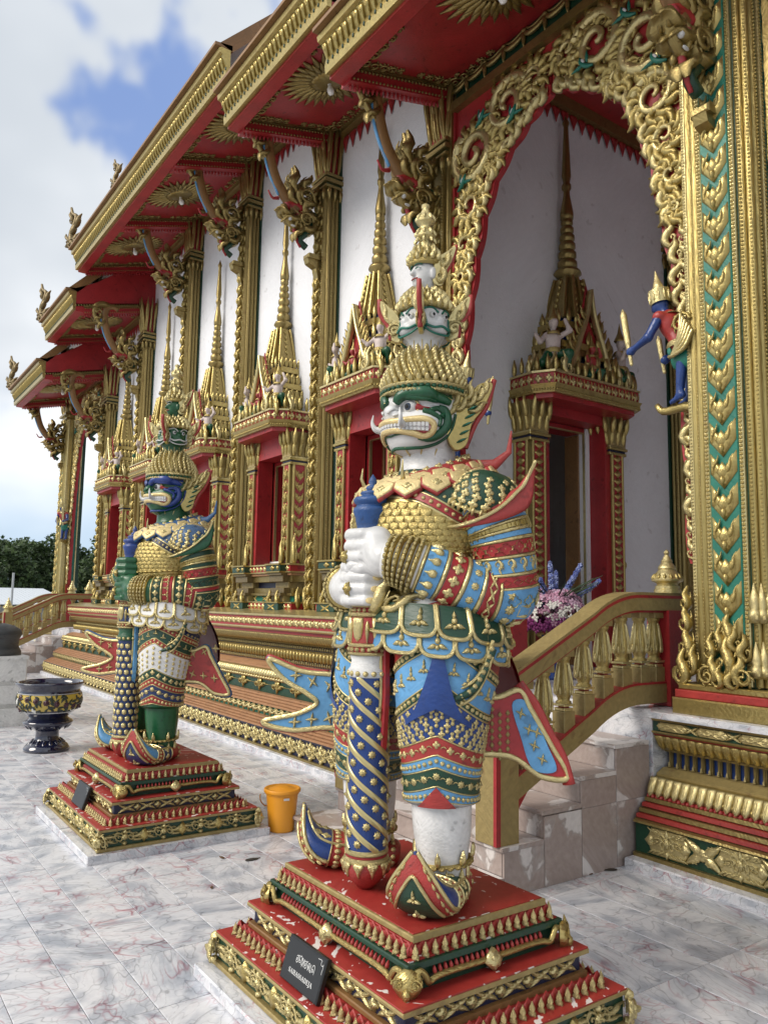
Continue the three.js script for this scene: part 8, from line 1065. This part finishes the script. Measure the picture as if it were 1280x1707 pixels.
// ---- stepped pedestal: marble slab, carved bands, rows of buds, green tier with rails
function pedestal(label, x, name2) {
  const g = thing('statue_pedestal', label, 'pedestal', [x, 0, -2.03], 0, 'stepped red pedestals of the guardians');
  const L = (name, hx, hz, y0, y1, m, c = 0.004) => part(g, name, cbox(-hx, hx, y0, y1, -hz, hz, c), m);
  for (const [a, b] of [[-0.705, -0.005], [0.005, 0.705]]) part(g, 'marble_slab', cbox(a + 0.003, b - 0.003, 0, 0.052, -0.612, 0.612, 0.006), MT.marble[0]); part(g, 'slab_joint', box(-0.0025, 0.0025, 0.001, 0.05, -0.6, 0.6), MT.marble[1]);
  L('lower_lip', 0.665, 0.545, 0.0525, 0.072, MT.goldFlat); L('carved_band_ground', 0.645, 0.525, 0.0723, 0.168, MT.greenDark); L('gold_lip', 0.66, 0.54, 0.1683, 0.181, MT.goldFlat); L('red_top', 0.655, 0.535, 0.1813, 0.187, MT.redChip, 0.002);
  L('bud_step', 0.585, 0.465, 0.1873, 0.215, MT.redChip); L('brown_fillet', 0.555, 0.435, 0.2153, 0.236, MT.brown);
  L('diamond_ground', 0.535, 0.415, 0.2363, 0.298, MT.navy); L('gold_lip', 0.56, 0.44, 0.2983, 0.314, MT.goldFlat); L('red_top', 0.557, 0.437, 0.3143, 0.32, MT.redChip, 0.002);
  L('green_tier', 0.47, 0.35, 0.3203, 0.395, MT.greenDark); L('green_lip', 0.49, 0.37, 0.3953, 0.415, MT.greenDark); L('red_step', 0.475, 0.355, 0.4153, 0.42, MT.redChip, 0.002); L('bud_wall', 0.452, 0.332, 0.4203, 0.455, MT.redStatue); L('red_line', 0.445, 0.325, 0.4553, 0.462, MT.redStatue, 0.002); L('top_slab', 0.452, 0.322, 0.4623, 0.484, MT.goldFlat); L('red_top', 0.44, 0.31, 0.4843, 0.4875, MT.redChip, 0.001);
  const around = (hx, hz, y, n1, n2, s, proto, mat, name, tilt = 0, corner = true) => { const l = []; for (const [nx, nz, H, D, n] of [[0, 1, hx, hz, n1], [0, -1, hx, hz, n1], [1, 0, hz, hx, n2], [-1, 0, hz, hx, n2]]) for (let i = 0; i < n; i++) { const u = ((i + 0.5) / n * 2 - 1) * H; l.push(onto(v3(nz ? u : nx * D, y, nz ? nz * D : u), v3(nx, tilt, nz), UP, s)); } return pieces(g, name, proto, l, mat); };
  const fl = merge([tf(mClump, [0, 0, 0], [0, 0, 0], [0.6, 1, 1]), tf(mFlame, [0.38, 0.1, 0], [0, 0, -1.2], 0.5), tf(mFlame, [-0.38, 0.1, 0], [0, PI, 1.2], [0.5, 0.5, -0.5]), tf(mFlame, [0.38, -0.2, 0], [0, 0, -2], 0.4), tf(mFlame, [-0.38, -0.2, 0], [0, PI, 2], [0.4, 0.4, -0.4])]);
  around(0.62, 0.526, 0.12, 5, 0, [0.24, 0.098, 0.13], fl, MT.goldPale, 'scroll'); around(0.646, 0.5, 0.12, 0, 4, [0.24, 0.098, 0.13], fl, MT.goldPale, 'scroll'); around(0.5, 0.526, 0.12, 4, 0, [0.07, 0.09, 0.1], mDia, MT.gold, 'lozenge'); around(0.646, 0.376, 0.12, 0, 3, [0.07, 0.09, 0.1], mDia, MT.gold, 'lozenge');
  for (const sx of [-1, 1]) for (const sz of [-1, 1]) part(g, 'corner_boss', merge([tf(mClump, [0, 0, 0], [0, 0, 0], [0.13, 0.13, 0.18]), tf(mRos8, [0, 0, 0.025], [0, 0, 0], 0.07)]).rotateY(Math.atan2(sx, sz)).translate(sx * 0.655, 0.115, sz * 0.535), MT.goldPale);
  const bud = tf(mBud, [0, 0, 0.1], [0, 0, 0], [0.9, 0.9, 0.8]), back = pillow([[-0.5, -0.5], [0.5, -0.5], [0.5, 0.1], [0, 0.75], [-0.5, 0.1]], 0.1, [0, -0.1], 0.8);
  around(0.60, 0.475, 0.205, 27, 0, [0.046, 0.052, 0.056], bud, MT.goldPale, 'lotus_bud'); around(0.595, 0.475, 0.205, 0, 21, [0.046, 0.052, 0.056], bud, MT.goldPale, 'lotus_bud'); around(0.60, 0.462, 0.21, 27, 0, [0.046, 0.036, 0.04], back, MT.redStatue, 'bud_leaf'); around(0.582, 0.475, 0.21, 0, 21, [0.046, 0.036, 0.04], back, MT.redStatue, 'bud_leaf');
  around(0.46, 0.343, 0.438, 22, 0, [0.044, 0.052, 0.056], bud, MT.goldPale, 'lotus_bud'); around(0.463, 0.343, 0.438, 0, 16, [0.044, 0.052, 0.056], bud, MT.goldPale, 'lotus_bud'); around(0.46, 0.33, 0.442, 22, 0, [0.044, 0.034, 0.04], back, MT.redStatue, 'bud_leaf'); around(0.45, 0.343, 0.442, 0, 16, [0.044, 0.034, 0.04], back, MT.redStatue, 'bud_leaf');
  around(0.52, 0.416, 0.267, 7, 0, [0.12, 0.062, 0.1], mCross, MT.goldPale, 'cross_leaf'); around(0.536, 0.4, 0.267, 0, 6, [0.12, 0.062, 0.1], mCross, MT.goldPale, 'cross_leaf'); around(0.446, 0.416, 0.267, 6, 0, [0.05, 0.05, 0.1], mRos, MT.goldPale, 'lozenge'); around(0.536, 0.333, 0.267, 0, 5, [0.05, 0.05, 0.1], mRos, MT.goldPale, 'lozenge');
  // serpent rails on the green tier
  for (const [nx, nz, H, D] of [[0, 1, 0.47, 0.35], [0, -1, 0.47, 0.35], [1, 0, 0.35, 0.47], [-1, 0, 0.35, 0.47]]) { const r = sub(g, 'serpent_rail'); const P = (u, y, d) => v3(nz ? u : nx * (D + d), y, nz ? nz * (D + d) : u); const c = [[-H, 0.385, 0.02], [-H + 0.03, 0.392, 0.03], [-H + 0.05, 0.368, 0.032], [-H + 0.06, 0.352, 0.03], [-H + 0.1, 0.36, 0.026], [0, 0.36, 0.026], [H - 0.1, 0.36, 0.026], [H - 0.06, 0.352, 0.03], [H - 0.05, 0.368, 0.032], [H - 0.03, 0.392, 0.03], [H, 0.385, 0.02]]; part(r, 'rail', sweep(spline(c.map(([u, y, d]) => P(u, y, d).toArray()), 60), 0.0115, 6), MT.gold); const cl = []; for (let u = -H + 0.1; u < H - 0.09; u += 0.024) cl.push(onto(P(u, 0.378, 0.018), v3(nx, 0.4, nz), UP, [0.024, 0.028, 0.04])); part(r, 'scales', stamp(mLeaf, cl), MT.redStatue, true); part(r, 'centre_lozenge', merge([tf(mDia, [0, 0, 0], [0, 0, 0], [0.085, 0.08, 0.12]), tf(mRos, [0, 0, 0.018], [0, 0, PI / 4], 0.05)]).applyMatrix4(onto(P(0, 0.357, 0.032), v3(nx, 0, nz))), MT.goldPale); }
  for (const sx of [-1, 1]) for (const sz of [-1, 1]) part(g, 'corner_mask', merge([tf(pillow(smooth2([[0, 0.6], [0.35, 0.4], [0.5, 0.05], [0.3, -0.3], [0, -0.6], [-0.3, -0.3], [-0.5, 0.05], [-0.35, 0.4]], 24), 0.24), [0, 0, 0], [0, 0, 0], [0.1, 0.09, 0.12]), tf(mScroll, [0.03, 0.014, 0.022], [0, 0, 0], 0.045), tf(mScroll, [-0.03, 0.014, 0.022], [0, PI, 0], [0.045, 0.045, -0.045]), tf(mLeaf, [0, -0.018, 0.026], [0, 0, PI], [0.05, 0.05, 0.08]), tf(mFlame, [0.035, 0.035, 0.01], [0, 0, -0.5], 0.05)]).rotateY(Math.atan2(sx, sz)).translate(sx * 0.488, 0.352, sz * 0.368), MT.gold);
}
pedestal('chipped red stepped pedestal carrying the white-faced guardian', -2.665); pedestal('red stepped pedestal carrying the green-skinned guardian', -5.74);
// ---- black name plates leaning on the front of each pedestal
function namePlate(label, pos, latin, thai) {
  const g = thing('name_plate', label, 'sign', pos, 0, 'black name plates on the pedestals'); const W = 0.27, H = 0.15; g.rotation.x = -0.32;
  const cv = document.createElement('canvas'); cv.width = 512; cv.height = 288; const c = cv.getContext('2d'); c.fillStyle = '#1d1f21'; c.fillRect(0, 0, 512, 288); c.fillStyle = '#c9cac8'; c.strokeStyle = '#c9cac8'; c.lineWidth = 5; c.textAlign = 'center';
  c.font = 'bold 46px serif'; c.fillText(latin, 256, 226);
  // Thai letters drawn as strokes: loops with stems
  let x = 146; for (const k of thai) { c.beginPath(); if (k === 'a') { c.arc(x + 14, 118, 9, 0, 6.28); c.moveTo(x + 5, 118); c.bezierCurveTo(x - 6, 76, x + 34, 66, x + 36, 98); c.lineTo(x + 36, 138); } else if (k === 'h') { c.arc(x + 5, 92, 6, 0, 6.28); c.moveTo(x + 11, 94); c.lineTo(x + 11, 138); c.lineTo(x + 28, 98); c.arc(x + 32, 94, 6, 2, 8); c.moveTo(x + 28, 100); c.lineTo(x + 34, 138); } else if (k === 's') { c.arc(x + 12, 112, 7, 0, 6.28); c.moveTo(x + 5, 112); c.bezierCurveTo(x + 2, 150, x + 36, 140, x + 32, 108); c.bezierCurveTo(x + 30, 84, x + 8, 84, x + 6, 98); c.moveTo(x + 28, 92); c.lineTo(x + 40, 80); } else if (k === 'd') { c.arc(x + 18, 112, 7, 0, 6.28); c.moveTo(x + 24, 114); c.lineTo(x + 14, 136); c.bezierCurveTo(x - 2, 90, x + 20, 80, x + 32, 92); c.lineTo(x + 34, 138); } else if (k === 'e') { c.arc(x + 12, 132, 6, 0, 6.28); c.moveTo(x + 6, 130); c.lineTo(x + 6, 86); } else { c.arc(x + 8, 96, 6, 0, 6.28); c.moveTo(x + 10, 102); c.bezierCurveTo(x - 2, 140, x + 34, 142, x + 30, 104); c.bezierCurveTo(x + 30, 90, x + 18, 88, x + 20, 84); } c.stroke(); x += k === 'e' ? 22 : 40; }
  c.lineWidth = 4; for (const [X, Y, sx, sy] of [[478, 34, 1, 1]]) { c.beginPath(); c.arc(X, Y, 16, 0, 4); c.moveTo(X + 14, Y + 8); c.bezierCurveTo(X + 26, Y + 30, X + 10, Y + 50, X + 18, Y + 70); c.stroke(); c.beginPath(); c.moveTo(X - 8, Y - 14); c.bezierCurveTo(X - 30, Y - 26, X - 50, Y - 10, X - 64, Y - 16); c.stroke(); }
  const t = new THREE.CanvasTexture(cv); t.colorSpace = THREE.SRGBColorSpace;
  part(g, 'slab', cbox(-W / 2, W / 2, 0, H, -0.011, 0.011, 0.003), paint(0.012, 0.013, 0.014, 0.35)); part(g, 'lettering', new THREE.PlaneGeometry(W - 0.012, H - 0.012).translate(0, H / 2, 0.0116), new THREE.MeshStandardMaterial({ map: t, roughness: 0.4 }));
}
namePlate('black name plate on the pedestal of the white-faced guardian', [-2.655, 0.19, -2.03 + 0.5], 'SAHASSADEJA', 'sahsdea');
namePlate('black name plate on the pedestal of the green-skinned guardian', [-5.73, 0.19, -2.03 + 0.5], '', '');
// ---------------------------------------------------------------- keep thing > part > sub-part, shadows, picture
scene.updateMatrixWorld(true);
for (const top of scene.children) for (const p of top.children) {
  const inv = p.matrixWorld.clone().invert(), deep = [];
  for (const q of [...p.children]) { if (!q.children.length) { if (!q.isMesh) p.remove(q); continue; } (function walk(o, pre) { for (const c of [...o.children]) { if (c.isMesh) deep.push([c, pre + '_' + c.name]); walk(c, pre); } })(q, q.name); }
  for (const [m, n] of deep) { const M = inv.clone().multiply(m.matrixWorld); m.removeFromParent(); M.decompose(m.position, m.quaternion, m.scale); m.name = n; p.add(m); }
  for (const q of [...p.children]) if (!q.isMesh && !q.children.length) p.remove(q);
}
scene.traverse((o) => { if (o.isMesh) { o.castShadow = true; o.receiveShadow = true; } });
{ let t = 0, n = 0; scene.traverse((o) => { if (o.isMesh) { n++; t += (o.geometry.index ? o.geometry.index.count : o.geometry.attributes.position.count) / 3; } }); console.log('meshes', n, 'triangles', Math.round(t)); }
renderer.render(scene, camera);
